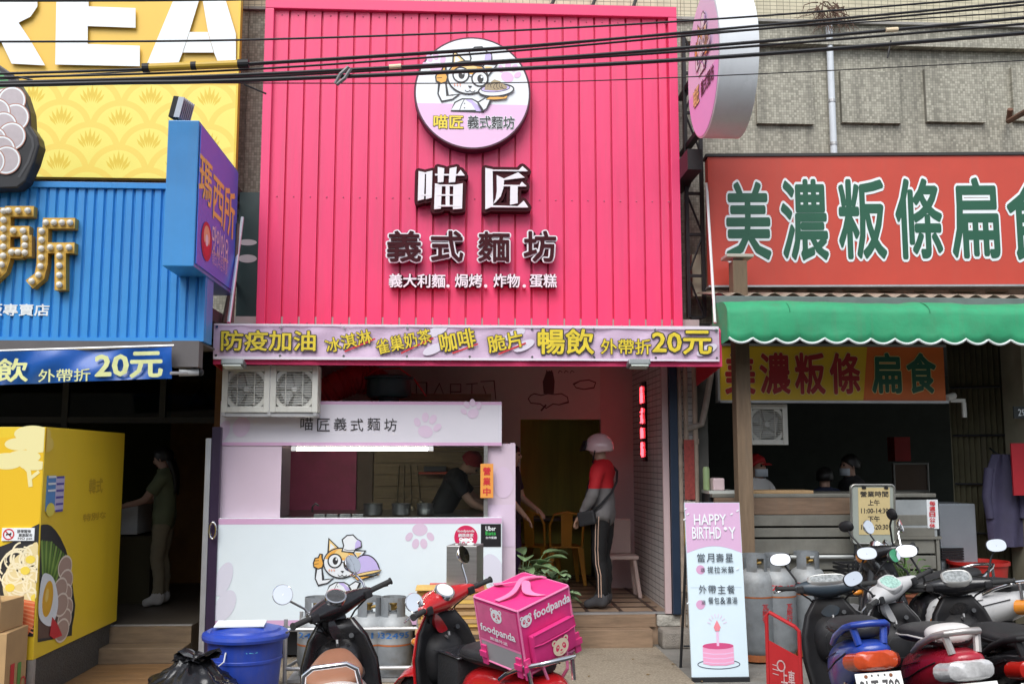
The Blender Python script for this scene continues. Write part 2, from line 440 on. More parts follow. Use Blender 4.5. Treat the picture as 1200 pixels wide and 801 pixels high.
# --- middle
BM = thing('shop_building', 'middle shophouse behind the pink sign, open room with white brick side wall', 'building', (0, .3, 0))
upper(BM, X_LM, X_MR - .004, ZC + .12)
m = MB(); m.box((X_LM, -.25, ZC), (X_MR - .004, 6.4, ZC + .115)); m.build('ceiling', M('white ceiling', (.42, .40, .38), .8, var=.06), BM)
XR = at(783, 600, 0).x
BRICKW = mosaic_mat('white brick', .062, (.66, .62, .6), (.78, .75, .73), (.06, .045, .045), axis='YZ', aspect=3.1, contrast=.5, streaks=.12)
m = MB(); m.box((XR, 0, FZ), (X_MR - .006, 1.9, ZC)); m.build('brick_wall', [BRICKW], BM)
PKW = M('pale pink wall', (.56, .42, .42), .7, var=.06)
YB = 1.9
xd0 = at(610, 600, YB).x; xd1 = at(705, 600, YB).x; zl = at(660, 491, YB).z
PWALL = M('white plaster', (.60, .56, .52), .8, var=.06)
BW = 3.2
m = MB(); m.box((xd1, YB, FZ), (X_MR - .006, YB + .12, ZC)); m.build('pillar', PKW, BM)
m = MB(); m.box((X_LM + .01, YB, FZ), (xd0, YB + .12, ZC)); m.box((xd0 + .001, YB, zl), (xd1 - .001, YB + .118, ZC))
m.build('partition_wall', PWALL, BM)
m = MB(); m.box((X_LM + .01, -.2, FZ), (X_LM + .12, YB - .002, ZC)); m.build('party_wall', PWALL, BM)
m = MB(); m.box((X_LM + .12, BW, FZ), (X_MR - .01, BW + .1, ZC)); m.build('back_wall', M('yellow green wall', (.62, .55, .12), .7, var=.35, vs=1.2, stretch=(3, 1, .3)), BM)
m = MB(); m.box((X_MR - .2, YB + .13, FZ), (X_MR - .012, BW, ZC)); m.box((X_LM + .01, YB + .13, FZ), (X_LM + .12, BW, ZC)); m.build('inner_wall', M('olive wall', (.25, .22, .07), .75, var=.3), BM)
# chequer floor: brown tiles with dark strips
fl = MB(); fl.box((X_LM + .001, 0, .0), (X_MR - .006, 6.3, FZ)); fl.build('floor', M('brown floor tile', (.36, .25, .17), .35, var=.25), BM)
m = MB(); n_ = 0
for i in range(14):
    x = XR - .12 - i * .33
    if x > X_LM + .2: m.box((x - .018, .012, FZ + .002), (x + .018, YB + 2.6, FZ + .004))
for i in range(12):
    y = .06 + i * .33; m.box((X_LM + .2, y - .018, FZ + .005), (XR - .05, y + .018, FZ + .007))
m.build('tile_strips', M('dark tile strip', (.07, .045, .035), .4), BM)
m = MB(); m.box((-.2, -.02, FZ - .005), (XR + .05, .03, FZ + .012)); m.build('nosing', GALV, BM)
WT = M('wood grain tile', (.29, .195, .125), .55, var=.45, dirt=.45, vs=2.5, stretch=(1, 10, 10), bump=.08, bs=20)
xs1 = at(768, 740, -.03).x; xs2 = at(765, 748, -.2).x
m = MB(); m.box((-.3, -.04, .17), (xs1, -.003, FZ - .006)); m.build('riser', WT, BM)
m = MB(); m.box((-.3, -.2, .0), (xs2, -.042, .168), bev=.004); m.build('step', WT, BM)
# doodles on the wall
fr = wall(YB); F = Flat(fr); BR = M('doodle brown', (.10, .05, .05), .7, var=0)
def scr(L, w=.012, closed=False): F.stroke(fr.pts(L), w, BR, closed)
scr([(622,463),(626,461),(634,463),(642,461),(650,462),(658,461),(665,465),(666,471),(655,474),(648,473),(640,478),(633,473),(622,472),(619,467)], closed=True)
F.poly(fr.pts([(637,461),(636,447),(640,436),(644,434),(648,436),(650,447),(649,461)]), BR)
F.poly(fr.pts([(640,438),(640,433),(643,436)]), BR); F.poly(fr.pts([(644,436),(647,433),(648,438)]), BR)
scr([(640,474),(634,481)], .02); scr([(672,450),(680,446),(690,445),(698,448),(696,454),(684,456),(675,454)], closed=True)
for x in (654, 661, 668): scr([(x,437),(x+2,434),(x+5,436)], .008)
for L in ([(488,468),(488,448),(500,448),(500,468)],[(505,468),(515,449),(522,468)],[(528,468),(528,450),(540,450),(540,459),(528,459)],[(546,450),(560,449)],[(553,450),(553,468)],[(563,447),(579,446),(581,468)],[(566,452),(572,468)]): scr(L, .01)
F.build('doodle', BM)
# --- right
BR_ = thing('shop_building', 'right shophouse with mosaic tiled upper wall and raised square tile panels', 'building', (4.5, .3, 0))
upper(BR_, X_MR, 13, ZC + .12)
for (a, b, c, d) in ((886, 88, 950, 146), (985, 86, 1051, 145), (1084, 84, 1149, 144), (1186, 82, 1250, 143)):
    q0 = at(a, d, .3); q1 = at(b if False else c, b, .3)
    m = MB(); m.box((q0.x, .252, q0.z), (q1.x, .299, q1.z)); m.build('raised_panel', MOS, BR_)
q = at(1000, 52, .3); m = MB(); m.box((X_MR + .05, .2, q.z - .05), (13, .298, q.z + .0)); m.build('string_course', MOS, BR_)
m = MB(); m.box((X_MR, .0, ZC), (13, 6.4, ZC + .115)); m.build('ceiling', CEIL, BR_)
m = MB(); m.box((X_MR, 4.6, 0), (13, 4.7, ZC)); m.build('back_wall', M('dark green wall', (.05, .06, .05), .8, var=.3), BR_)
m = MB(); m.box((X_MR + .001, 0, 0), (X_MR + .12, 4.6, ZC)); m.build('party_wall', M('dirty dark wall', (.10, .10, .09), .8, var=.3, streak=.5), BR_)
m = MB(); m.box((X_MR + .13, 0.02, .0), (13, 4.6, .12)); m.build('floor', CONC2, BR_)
FOLD = M('olive folding shutter', (.13, .12, .07), .6, var=.3, streak=.5)
xa = at(1118, 520, .5).x; xb = at(1210, 520, .1).x
m = MB(); k = 26
L1 = [Vector((xa + (xb - xa) * i / k, .55 - .35 * i / k + (.05 if i % 2 else 0), 0)) for i in range(k + 1)]
m.rings([[p + Vector((0, 0, .12)) for p in L1], [p + Vector((0, 0, ZC)) for p in L1]], cap=False, closed=False)
m.build('folding_shutter', FOLD, BR_, solid=.01)
for z in (1.0, 1.5, 2.0, 2.5): m = MB(); m.tube([Vector((xa, .52, z)), Vector((xb, .17, z))], .012, 6); m.build('shutter_bar', DARK, BR_)
# facade strip left visible under the red sign: cream wall
m = MB(); m.box((X_MR + .01, .05, at(1000, 345, .05).z - .03), (13, .298, at(1000, 300, .05).z)); m.build('lintel', M('cream lintel', (.5, .45, .33), .7, var=.2, streak=.6), BR_)

# ---- pipes, brackets and little fittings on the facades
dp = thing('drainpipe', 'white vertical drainpipe on the mosaic wall above the red sign', 'pipe', at(975, 180, .2))
x = at(975, 100, .22).x; m = MB(); m.cyl((x, .24, at(975, 182, .22).z), (x, .24, at(975, 28, .22).z), .035, n=14); m.build('pipe', M('pvc', (.62, .66, .7), .4, var=.12, streak=.3), dp)
m = MB()
for py in (50, 120, 170): z = at(975, py, .24).z; m.cyl((x, .24, z), (x, .24, z + .03), .041, n=14)
m.build('clamp', GALV, dp)
pl = MB(); c0 = at(972, 18, .2); rnd = random.Random(3)
for i in range(46):
    a = rnd.uniform(-1, 1); p = c0 + Vector((rnd.uniform(-.16, .16), -.02, rnd.uniform(-.02, .15))); pts = [p]
    for j in range(5): p = p + Vector((a * .05 + rnd.uniform(-.05, .05), rnd.uniform(-.02, .012), -.05 + rnd.uniform(-.03, .05))); pts.append(p)
    pl.tube(pts, [.007, .006, .005, .004, .003, .002], 5)
tag(pl.build('dry_creeper', M('dry roots', (.14, .085, .06), .9, var=.4)), 'dried brown creeper tangled round the top of the drainpipe', 'plant')

# rusty posts and pipes in the gap between pink shop and noodle shop
pv = thing('shutter_post', 'dark navy shutter rail at the right edge of the pink shop', 'post', at(789, 710, -.02))
a = at(786, 710, 0); b = at(794, 710, 0); m = MB(); m.box((XR + .012, -.1, FZ), (XR + .09, .02, ZC - .003), bev=.006); m.build('rail', M('navy metal', (.022, .04, .075), .45, .3), pv)
m = MB(); m.box((XR - .055, -.055, FZ), (XR + .008, -.004, ZC - .004), bev=.005); m.build('jamb', PKW, pv)
RUST = M('rusty cream paint', (.42, .33, .26), .7, var=.3, streak=.9, bump=.3, bs=40, dirt=.6)
gp = thing('pipe_cluster', 'rusty cream vertical pipes beside the navy shutter rail', 'pipes', at(805, 740, .0))
for px, r in ((798, .028), (806, .024), (817, .026)):
    x = at(px, 600, -.06).x; m = MB(); m.cyl((x, -.06, .02), (x, -.06, at(px, 430, -.06).z), r, n=12)
    for z in (.5, 1.25, 1.9): m.cyl((x, -.06, z), (x, -.06, z + .05), r + .008, n=12)
    m.build('pipe', RUST, gp)
x0 = at(822, 460, -.1).x; m = MB()
m.tube([at(836, 380, -.1), at(833, 440, -.1), at(826, 480, -.1), at(822, 497, -.1), at(812, 500, -.08), at(806, 502, -.06)], .03, 10); m.build('elbow_pipe', M('grimy pvc', (.33, .29, .25), .6, var=.3, streak=.6), gp)
po = MB(); fr = wall(-.09); c = fr.box(802, 515, 814, 585); po.box((c[0]-c[2]/2, -.092, c[1]-c[3]/2), (c[0]+c[2]/2, -.087, c[1]+c[3]/2))
nb = thing('notice_board', 'narrow red and yellow notices pasted over the rusty pipes', 'notice', at(808, 640, -.09))
po.build('board', M('faded red paper', (.35, .06, .05), .7, var=.5, vs=30), nb)
c2 = fr.box(802, 587, 815, 602); c3 = fr.box(802, 604, 815, 640)
m = MB(); m.box((c2[0]-c2[2]/2, -.093, c2[1]-c2[3]/2), (c2[0]+c2[2]/2, -.088, c2[1]+c2[3]/2)); m.build('sticker', M('pale paper', (.6, .55, .5), .7, var=.3, vs=60), nb)
m = MB(); m.box((c3[0]-c3[2]/2, -.093, c3[1]-c3[3]/2), (c3[0]+c3[2]/2, -.088, c3[1]+c3[3]/2)); m.build('sticker', M('ochre paper', (.5, .33, .06), .7, var=.5, vs=40), nb)
m = MB(); rb = random.Random(5)
q = at(785, 735, -.1); q2 = at(806, 752, -.1)
tag(MB().box((xs1 + .02, -.26, 0), (at(808, 740, -.1).x, -.02, .17), bev=.03).build('concrete_block', CONC, sub=0), 'rough broken concrete block at the right end of the entrance step', 'block')
m = MB(); m.box((xs1 + .015, -.05, .17), (at(812, 720, -.1).x, .0, FZ - .01), bev=.02); tag(m.build('stone_lump', M('pale rubble', (.45, .43, .38), .9, var=.5, vs=12, bump=.9, bs=25)), 'pale crumbling rubble patch under the navy shutter rail', 'rubble')

rn = random.Random(21); LF = M('dry leaf', (.20, .13, .05), .8, var=.4)
for px, py, w in ((668, 776, .03), (742, 772, .022), (760, 790, .026), (790, 778, .024), (690, 792, .02), (822, 798, .022)):
    c = atZ(px, py, .008); a = rn.uniform(0, 6); d = Vector((math.cos(a), math.sin(a), 0)); e = Vector((-d.y, d.x, 0)); m = MB()
    m.rings([[c - d * w, c - d * w + Vector((0, 0, .002))], [c - d * w * .3 + e * w * .5 + Vector((0, 0, .006)), c - d * w * .3 - e * w * .5 + Vector((0, 0, .004))], [c + d * w * .5 + e * w * .4 + Vector((0, 0, .003)), c + d * w * .5 - e * w * .4 + Vector((0, 0, .008))], [c + d * w, c + d * w + Vector((0, 0, .003))]], cap=False, closed=False)
    tag(m.build('dry_leaf', LF), 'small dry leaf lying on the concrete before the entrance step', 'leaf', 'dry leaves on the pavement')
c = atZ(724, 758, .008); m = MB(); m.rings([[c + Vector((x, y, .006 + .01 * math.sin(x * 90 + y * 70) ** 2)) for x in (-.035, -.015, .005, .03)] for y in (-.015, 0, .014)], cap=False, closed=False)
tag(m.build('paper_scrap', M('print white', )), 'crumpled white paper scrap on the concrete below the entrance step', 'litter')
# ================================================================== SIGNS: pink shop
PINK = M('pink sheet metal', (.79, .048, .162), .42, var=.08, vs=1.3, streak=.16, coat=.05, bump=.25, bs=1.6, stretch=(5, 1, .7))
PINKF = M('pink frame metal', (.78, .052, .168), .4, var=.05, vs=2, streak=.08)
YS = -.3
fs = thing('fascia_sign', 'big bright pink corrugated shop sign with round cat emblem and raised characters', 'shop sign', at(550, 380, YS))
X0 = at(300, 378, YS).x; X1 = at(800, 378, YS).x; Z0 = at(550, 384, YS).z; Z1 = at(550, 3, YS).z
Z0 -= .12
def corrugated(x0, x1, z0, z1, y, pitch, groove, depth, name, mat_, parent):
    L = []; x = x0; 
    while x < x1 - 1e-4:
        e = min(x + pitch, x1)
        L += [(x, y), (max(x, e - groove), y - .004), (max(x, e - groove * .72), y + depth), (max(x, e - groove * .28), y + depth)]
        x = e
    L += [(x1, y)]
    m = MB(); m.rings([[Vector((a, b, z0)) for a, b in L], [Vector((a, b, z1)) for a, b in L]], cap=False, closed=False)
    return m.build(name, mat_, parent)
corrugated(X0 + .085, X1 - .085, Z0 + .01, Z1 - .11, YS + .035, .158, .022, .03, 'corrugated_panel', PINK, fs)
m = MB(); m.box((X0, YS - .012, Z1 - .11), (X1, .24, Z1), bev=.006); m.box((X0, YS - .010, Z0), (X0 + .085, .24, Z1 - .112), bev=.006); m.box((X1 - .085, YS - .010, Z0), (X1, .24, Z1 - .112), bev=.006)
m.box((X0 + .086, YS - .008, Z0), (X1 - .086, YS + .09, Z0 + .1))
m.build('frame', PINKF, fs)
m = MB()
for i in range(26):
    for z in (Z0 + .16, (Z0 + Z1) / 2 - .3, Z1 - .16): x = X0 + .085 + .158 * i + .07; m.ball((min(x, X1 - .1), YS + .032, z), .0075, 8, 4)
m.build('screws', M('screw heads', (.5, .12, .2), .4, .4), fs)
m = MB(); m.box((X0 + .085, YS + .09, Z0), (X1 - .085, .24, Z1 - .115)); m.build('back_box', PINKF, fs)
m = MB()
for px in (640, 690, 740, 372, 420): a = at(px, 2, -.2); m.tube([a + Vector((0, .1, -.12)), a + Vector((.12, .42, .22))], .02, 6)
m.build('stay', DARK, fs)
# emblem graphics -------------------------------------------------
LIL = M('print lilac', (.56, .47, .8), .4, var=0); ORA = M('print orange', (.82, .42, .08), .4, var=0); ORL = M('print pale orange', (.86, .62, .25), .4, var=0)
PKP = M('print pink', (.80, .52, .74), .4, var=.02); PKS = M('print rose', (.78, .5, .72), .4, var=0); NOOD = M('print noodle', (.42, .33, .2), .5, var=.3, vs=90)
BLUSH = M('print blush', (.85, .45, .35), .4, var=0); DINK = M('print dark navy', (.06, .07, .12), .5, var=0)
def cat_emblem(F, dish):
    """a chef cat giving a thumbs up and holding a dish; unit coordinates, about 2 wide"""
    W_ = .046
    body = [(-.55, -1.0), (-.42, -.72), (-.2, -.6), (.12, -.6), (.34, -.72), (.48, -1.0)]
    F.shape(body, PRINTW, INK, W_)
    F.poly([(-.1, -.62), (.1, -.62), (.36, -.86), (.42, -1.0), (.25, -1.0), (.1, -.75)], LIL)
    F.stroke([(-.12, -.6), (-.22, -.8), (-.28, -1.0)], .022, INK)
    for y in (-.75, -.9): F.poly(ell(-.12, y, .02, .02, n=10), INK)
    arm = [(-.92, -.05), (-.96, -.45), (-.84, -.7), (-.5, -.62), (-.28, -.44), (-.5, -.48), (-.66, -.5), (-.72, -.06)]
    F.shape(arm, PRINTW, INK, W_)
    F.shape([(-1.02, -.02), (-1.04, .12), (-.98, .3), (-.86, .32), (-.8, .46), (-.72, .44), (-.72, .3), (-.66, .12), (-.7, -.04), (-.86, -.1)], ORA, INK, W_)
    for y in (.08, .2): F.stroke([(-1.0, y), (-.84, y + .02)], .02, INK)
    F.shape([(-.5, .5), (-.48, 1.02), (-.12, .68)], ORL, INK, W_); F.poly([(-.44, .6), (-.42, .86), (-.25, .7)], PRINTW)
    F.shape([(.4, .58), (.9, .56), (.62, .18)], PRINTW, INK, W_); F.poly([(.5, .5), (.76, .5), (.62, .32)], ORL)
    F.shape(ell(-.02, .12, .64, .55, -6), PRINTW, INK, W_)
    F.poly(ell(-.02, .14, .6, .5, -6, 30, 12, 172), ORA); F.poly(ell(.0, .3, .3, .34, 0, 20, 0, 180), ORL)
    F.shape([(.02, .55), (.08, .76), (.02, .98), (.2, 1.14), (.42, 1.16), (.58, 1.0), (.72, .92), (.74, .72), (.52, .62), (.46, .5), (.24, .52)], PRINTW, INK, W_)
    F.poly([(.5, .64), (.52, .86), (.6, .98), (.72, .9), (.72, .73)], LIL)
    F.stroke([(.1, .62), (.28, .58), (.48, .6)], .022, INK)
    for cx, cy, r in ((-.24, .2, .25), (.36, .08, .25)):
        F.shape(ell(cx, cy, r, r), PRINTW, INK, W_ * 1.1); F.poly(ell(cx + .02, cy, .1, .14), INK); F.poly(ell(cx + .06, cy + .06, .035, .045, n=12), PRINTW)
    F.stroke([(.0, .16), (.1, .14)], .03, INK)
    F.poly([(-.02, -.16), (.12, -.17), (.05, -.25)], INK)
    F.stroke(ell(-.03, -.29, .08, .07, 0, 10, 190, 350), .022, INK); F.stroke(ell(.13, -.3, .08, .07, 0, 10, 190, 350), .022, INK)
    for k in range(3): F.poly(ell(-.44 + k * .09, -.14, .025, .045, n=10), BLUSH); F.poly(ell(.36 + k * .07, -.32, .02, .035, n=10), BLUSH)
    F.shape([(.3, -.72), (.55, -.56), (.72, -.62), (.58, -.92), (.46, -1.0)], PRINTW, INK, W_)
    if dish == 'noodles':
        F.shape([(.55, -.62), (.7, -.5), (1.1, -.52), (1.25, -.46), (1.2, -.58), (.9, -.62)], ORA, INK, .02)
        F.shape(ell(.88, -.3, .56, .2, 6), PRINTW, INK, W_); F.shape(ell(.86, -.24, .46, .12, 6), LIL, INK, .02)
        F.poly([(.5, -.3), (.55, -.12), (.7, -.04), (.82, .06), (1.0, -.0), (1.12, -.1), (1.24, -.18), (1.2, -.26), (.9, -.32)], NOOD)
        for k in range(7): F.stroke(ell(.62 + k * .085, -.17 + .02 * (k % 3), .1, .07, 20 * k, 10, 20, 200), .016, INK)
    else:
        F.shape([(.5, -.4), (.62, -.52), (1.2, -.4), (1.45, -.26), (1.4, -.34)], ORA, INK, .02)
        F.shape([(.46, -.36), (1.46, -.16)] + ell(.94, -.2, .5, .62, 11, 18, 5, 175), LIL, INK, W_)
        F.shape(ell(.96, -.26, .56, .05, 11), ORL, INK, .02)
def paw(F, cx, cy, s, m, rot=0):
    c, q = math.cos(R(rot)), math.sin(R(rot))
    for (x, y, rx, ry, a) in ((0, -.32, .52, .42, 0), (-.72, .15, .22, .32, 35), (-.27, .62, .24, .34, 12), (.28, .62, .24, .34, -12), (.72, .15, .22, .32, -35)):
        F.poly(ell(cx + (x * c - y * q) * s, cy + (x * q + y * c) * s, rx * s, ry * s, a + rot, 20), m)
# round emblem plate
fr = wall(YS - .1)
bx_ = fr.box(485, 42, 622, 177); ex, ez, er = bx_[0], bx_[1], bx_[2] / 2
m = MB(); m.lathe([(er - .012, 0), (er, .008), (er, .135), (er - .006, .142), (er - .02, .142)], n=72, m=Matrix(((1,0,0,0),(0,0,-1,0),(0,1,0,0),(0,0,0,1))), c=(ex, YS + .04, ez))
m.build('emblem_rim', M('dark maroon rim', (.08, .02, .04), .4), fs, smooth=True)
F = Flat(wall(YS - .104), base=.001); rr = er - .02
F.poly(ell(ex, ez, rr, rr, n=72), PRINTW)
F.poly([(ex + rr * math.cos(R(a)), ez + rr * math.sin(R(a))) for a in range(-168, -11, 3)], PKP)
paw(F, ex - .33 * 1.1, ez + .28, .12, PKS, 20); paw(F, ex + .35, ez + .2, .12, PKS, -20)
ef = F.build('emblem_face', fs)
eq = wall(YS - .109).px(549, 91); es = .305
F2 = Flat(wall(YS - .109), tf=lambda p: (eq[0] + p[0] * es, eq[1] - .12 * es + p[1] * es * .98), base=.001); cat_emblem(F2, 'noodles'); F2.build('emblem_cat', fs)
f2 = wall(YS - .108)
lettering(fs, f2, '喵匠', (508, 135, 543, 151), YELLOW, .02, .002, line=INK, line_off=.055)
lettering(fs, f2, '義式麵坊', (548, 136, 603, 151), INK, .012, .002, line=PRINTW, line_off=.05)
# the two big hand-cut characters
MAR = M('maroon letter side', (.05, .008, .012), .6, var=.05, spec=.15); LW = M('letter white', (.8, .78, .82), .35, var=.03)
def zc(L): return [(440 + x / 4.7125, 180 + y / 4.7125) for x, y in L]
jiang = [[(605,95),(645,103),(648,305),(605,322)], [(640,105),(832,108),(832,114),(640,112)], [(785,110),(808,86),(838,113)], [(640,300),(838,306),(836,312),(640,310)], [(782,304),(815,274),(840,310)],
  [(667,135),(708,155),(704,205),(690,250),(664,280),(648,292),(662,262),(668,220)], [(705,155),(785,120),(820,148),(706,162)], [(703,188),(828,190),(828,197),(703,196)], [(790,192),(805,171),(830,195)], [(742,196),(782,196),(782,288),(740,297)]]
miao = [[(240,112),(275,120),(270,265),(236,275)], [(282,118),(316,110),(312,258),(280,266)], [(240,120),(312,121),(312,128),(240,128)], [(250,238),(312,240),(312,248),(250,247)],
  [(330,128),(490,130),(490,138),(330,137)], [(452,131),(470,106),(493,137)], [(345,90),(381,98),(376,172),(345,175)], [(410,98),(449,90),(440,172),(405,175)],
  [(330,180),(368,190),(362,318),(325,322)], [(388,192),(410,192),(410,305),(388,305)], [(430,190),(482,180),(478,318),(428,322)], [(330,187),(478,188),(478,196),(330,196)], [(340,240),(470,241),(470,248),(340,248)], [(345,298),(470,300),(470,307),(345,307)]]
fl_ = wall(YS)
for ch in (miao, jiang):
    lt = MB(); 
    for P in ch:
        q = fl_.pts(zc(P)); lt.prism(q, fl_, .085, .1 + .0005 * ch.index(P))
    back = MB(); w = .034
    for P in ch:
        q = [Vector(p) for p in fl_.pts(zc(P))]; c = sum(q, Vector((0, 0))) / len(q)
        hull = []
        for p in q:
            for a in range(0, 360, 45): hull.append(p + Vector((math.cos(R(a)), math.sin(R(a)))) * w)
        # convex outline of the grown stroke
        hs = sorted((p.x, p.y) for p in hull)
        def half(pts):
            o = []
            for p in pts:
                while len(o) > 1 and (o[-1][0]-o[-2][0])*(p[1]-o[-2][1]) - (o[-1][1]-o[-2][1])*(p[0]-o[-2][0]) <= 0: o.pop()
                o.append(p)
            return o
        h = half(hs)[:-1] + half(hs[::-1])[:-1]
        back.prism(h, fl_, -.03, .08 + .0003 * ch.index(P))
    b_ = back.build('letter', MAR, fs)
    bm = lt.build('letter_face', LW, b_) if False else None
    me_o = lt.build('letter_face', LW, fs)
    me_o.parent = b_
for ch, pb in (('義', (454, 272, 494, 308)), ('式', (505, 272, 543, 308)), ('麵', (560, 273, 597, 308)), ('坊', (613, 272, 651, 308))):
    lettering(fs, fl_, ch, pb, MAR, .018, .055, .01, line=LW, line_off=.062, name='letter', line_depth=.012)
    lettering(fs, fl_, ch, pb, MAR, .11, .05, .07, name='letter_back')
for ch, pb in (('義大利麵', (456, 322, 522, 338)), ('焗烤', (533, 322, 565, 338)), ('炸物', (578, 322, 609, 338)), ('蛋糕', (620, 322, 652, 338))):
    lettering(fs, fl_, ch, pb, LW, .018, .055, .012, name='letter')
    lettering(fs, fl_, ch, pb, MAR, .10, .05, .06, name='letter_back')
for px in (525, 569, 614):
    c = fl_.px(px, 336); m = MB(); m.prism(ell(*c, .016, .016, n=12), fl_, -.02, .05); m.build('letter_dot', LW, fs)

# ---------------- pink awning
YA = -1.02
aw = thing('awning', 'pink canvas awning below the pink sign with red side flap', 'awning', at(550, 430, -.6))
PCAN = M('pink canvas', (.74, .04, .15), .6, var=.08, bump=.15, bs=20)
ax0 = at(250, 420, YA).x; ax1 = at(846, 420, YA).x; za0 = at(550, 428, YA).z; za1 = at(550, 383, YA).z
m = MB()
P = [(-.28, za1 + .10), (-.65, za1 + .06), (YA + .02, za1), (YA, za1 - .03), (YA, za0)]
m.rings([[Vector((ax0, y, z)) for y, z in P], [Vector((ax0 + (ax1 - ax0) * .5, y, z - .006)) for y, z in P], [Vector((ax1, y, z)) for y, z in P]], cap=False, closed=False)
m.build('canopy', PCAN, aw, solid=.008)
zs = at(787, 453, .0).z
m = MB(); 
for x in (ax0 + .006, ax1 - .006): m.rings([[Vector((x - .003, y, z)) for y, z in [(YA + .01, za1 - .01), (YA + .01, za0 + .0), (-.05, zs), (-.05, za1 + .1)]], [Vector((x + .003, y, z)) for y, z in [(YA + .01, za1 - .01), (YA + .01, za0), (-.05, zs), (-.05, za1 + .1)]]])
m.build('side_flap', M('red canvas', (.55, .02, .04), .6, var=.1, bump=.15, bs=15), aw)
m = MB(); m.tube([(ax0, YA + .03, za0 + .04), (ax1, YA + .03, za0 + .04)], .02, 8)
for x in (ax0 + .05, -.1, ax1 - .05): m.tube([(x, YA + .03, za0 + .04), (x, -.02, za1 + .06)], .018, 8)
m.build('frame', GALV, aw)
# stays: thin white rods from the wall to the awning front
m = MB(); m.tube([at(838, 378, YA + .03), at(828, 215, -.25)], .013, 8); m.build('stay', WHITE, aw)
m = MB(); m.tube([at(268, 378, YA + .03), at(284, 255, -.35)], .016, 8); m.build('stay', M('pale steel rod', (.7, .74, .8), .3, .5), aw)

# ---------------- long banner on the awning
YBN = YA - .03
bn = thing('banner', 'long lilac vinyl banner with yellow characters across the pink awning', 'banner', at(548, 425, YBN))
VIN = M('lilac vinyl', (.68, .50, .66), .26, var=.22, vs=2.5, stretch=(1, 1, 3))
fb = wall(YBN); c = fb.box(250, 380, 843, 423); bx0, bx1 = c[0] - c[2] / 2, c[0] + c[2] / 2; bz0 = fb.px(548, 422)[1]; bz1 = fb.px(548, 381)[1]
def ripple(x, z): return .006 * math.sin(x * 7 + z * 9) + .004 * math.sin(x * 17 - z * 22) + .003 * math.sin(x * 31 + z * 11)
m = MB(); NX, NZ = 150, 8
tilt = .012
m.rings([[Vector((bx0 + (bx1 - bx0) * i / NX, YBN + ripple(bx0 + (bx1 - bx0) * i / NX, bz0 + (bz1 - bz0) * j / NZ), bz0 + (bz1 - bz0) * j / NZ)) for i in range(NX + 1)] for j in range(NZ + 1)], cap=False, closed=False)
m.build('cloth', VIN, bn, smooth=True)
F = Flat(wall(YBN - .0135), base=.0003); PALE = M('pale swirl', (.74, .68, .78), .35, var=0)
for (px, py) in ((508, 409), (603, 392), (512, 388), (614, 405), (828, 410)): q = fb.px(px, py); F.poly(ell(q[0], q[1], .10, .04, 25), PALE, up=False)
F.build('pattern', bn)
F = Flat(wall(YBN - .017)); ed = M('hem white', (.78, .7, .78), .5, var=0)
F.stroke([(bx0 + .01, bz0 + .01), (bx1 - .01, bz0 + .01), (bx1 - .01, bz1 - .01), (bx0 + .01, bz1 - .01)], .014, ed, closed=True); F.build('hem', bn)
GOLD = M('banner yellow', (.80, .62, .04), .4, var=.25, vs=14, stretch=(1, 1, 2)); fb2 = wall(YBN - .018)
for s_, pb, rot, off in (('防疫加油', (259, 387, 370, 411), 0, .03), ('冰淇淋', (381, 391, 436, 408), 14, .025), ('雀巢奶茶', (440, 391, 506, 409), 13, .025), ('咖啡', (515, 387, 557, 410), 11, .03), ('脆片', (571, 390, 613, 410), 12, .03), ('暢飲', (630, 385, 696, 415), 0, .035), ('外帶折', (704, 397, 763, 415), 0, .02), ('20元', (764, 387, 834, 415), 0, .035)):
    lettering(bn, fb2, s_, pb, GOLD, off * .6, .002, rot=rot, line=INK, line_off=off * .6 + .04)
F = Flat(wall(YBN - .0185)); RD = M('print red', (.6, .03, .04), .4, var=0)
for a, b in (((404, 412), (440, 397)), ((470, 414), (508, 396)), ((530, 414), (560, 403)), ((584, 415), (616, 402))): F.stroke(fb.pts([a, b]), .014, RD)
F.build('underline', bn)
m = MB()
for i in range(9):
    for z in (bz0 + .03, bz1 - .03): x = bx0 + .03 + (bx1 - bx0 - .06) * i / 8; m.cyl((x, YBN - .02, z), (x, YBN - .012, z), .011, n=10)
m.build('grommets', CHROME, bn)
# small floodlights clipped under the awning
for px, lab in ((274, 'small grey floodlight under the left end of the pink awning'), (785 - 5, 'small grey floodlight under the right end of the pink awning')):
    px = 274 if px == 274 else 748
    c = at(px, 426, YA - .09)
    t = thing('floodlight', lab, 'floodlight', c, group='floodlights under the pink awning')
    m = MB(); m.cbox(c, (.19, .14, .05), Matrix.Rotation(R(-12), 3, 'X'), bev=.01); m.build('housing', M('grey lamp housing', (.22, .24, .24), .4, .3), t)
    m = MB(); m.cbox(c + Vector((0, -.03, -.03)), (.15, .1, .012), Matrix.Rotation(R(-12), 3, 'X')); m.build('lens', M('lamp lens', (.55, .6, .55), .15), t)
    m = MB(); m.tube([c + Vector((-.06, .06, 0)), c + Vector((0, .14, .03)), c + Vector((.06, .06, 0))], .008, 6); m.build('bracket', DARK, t)

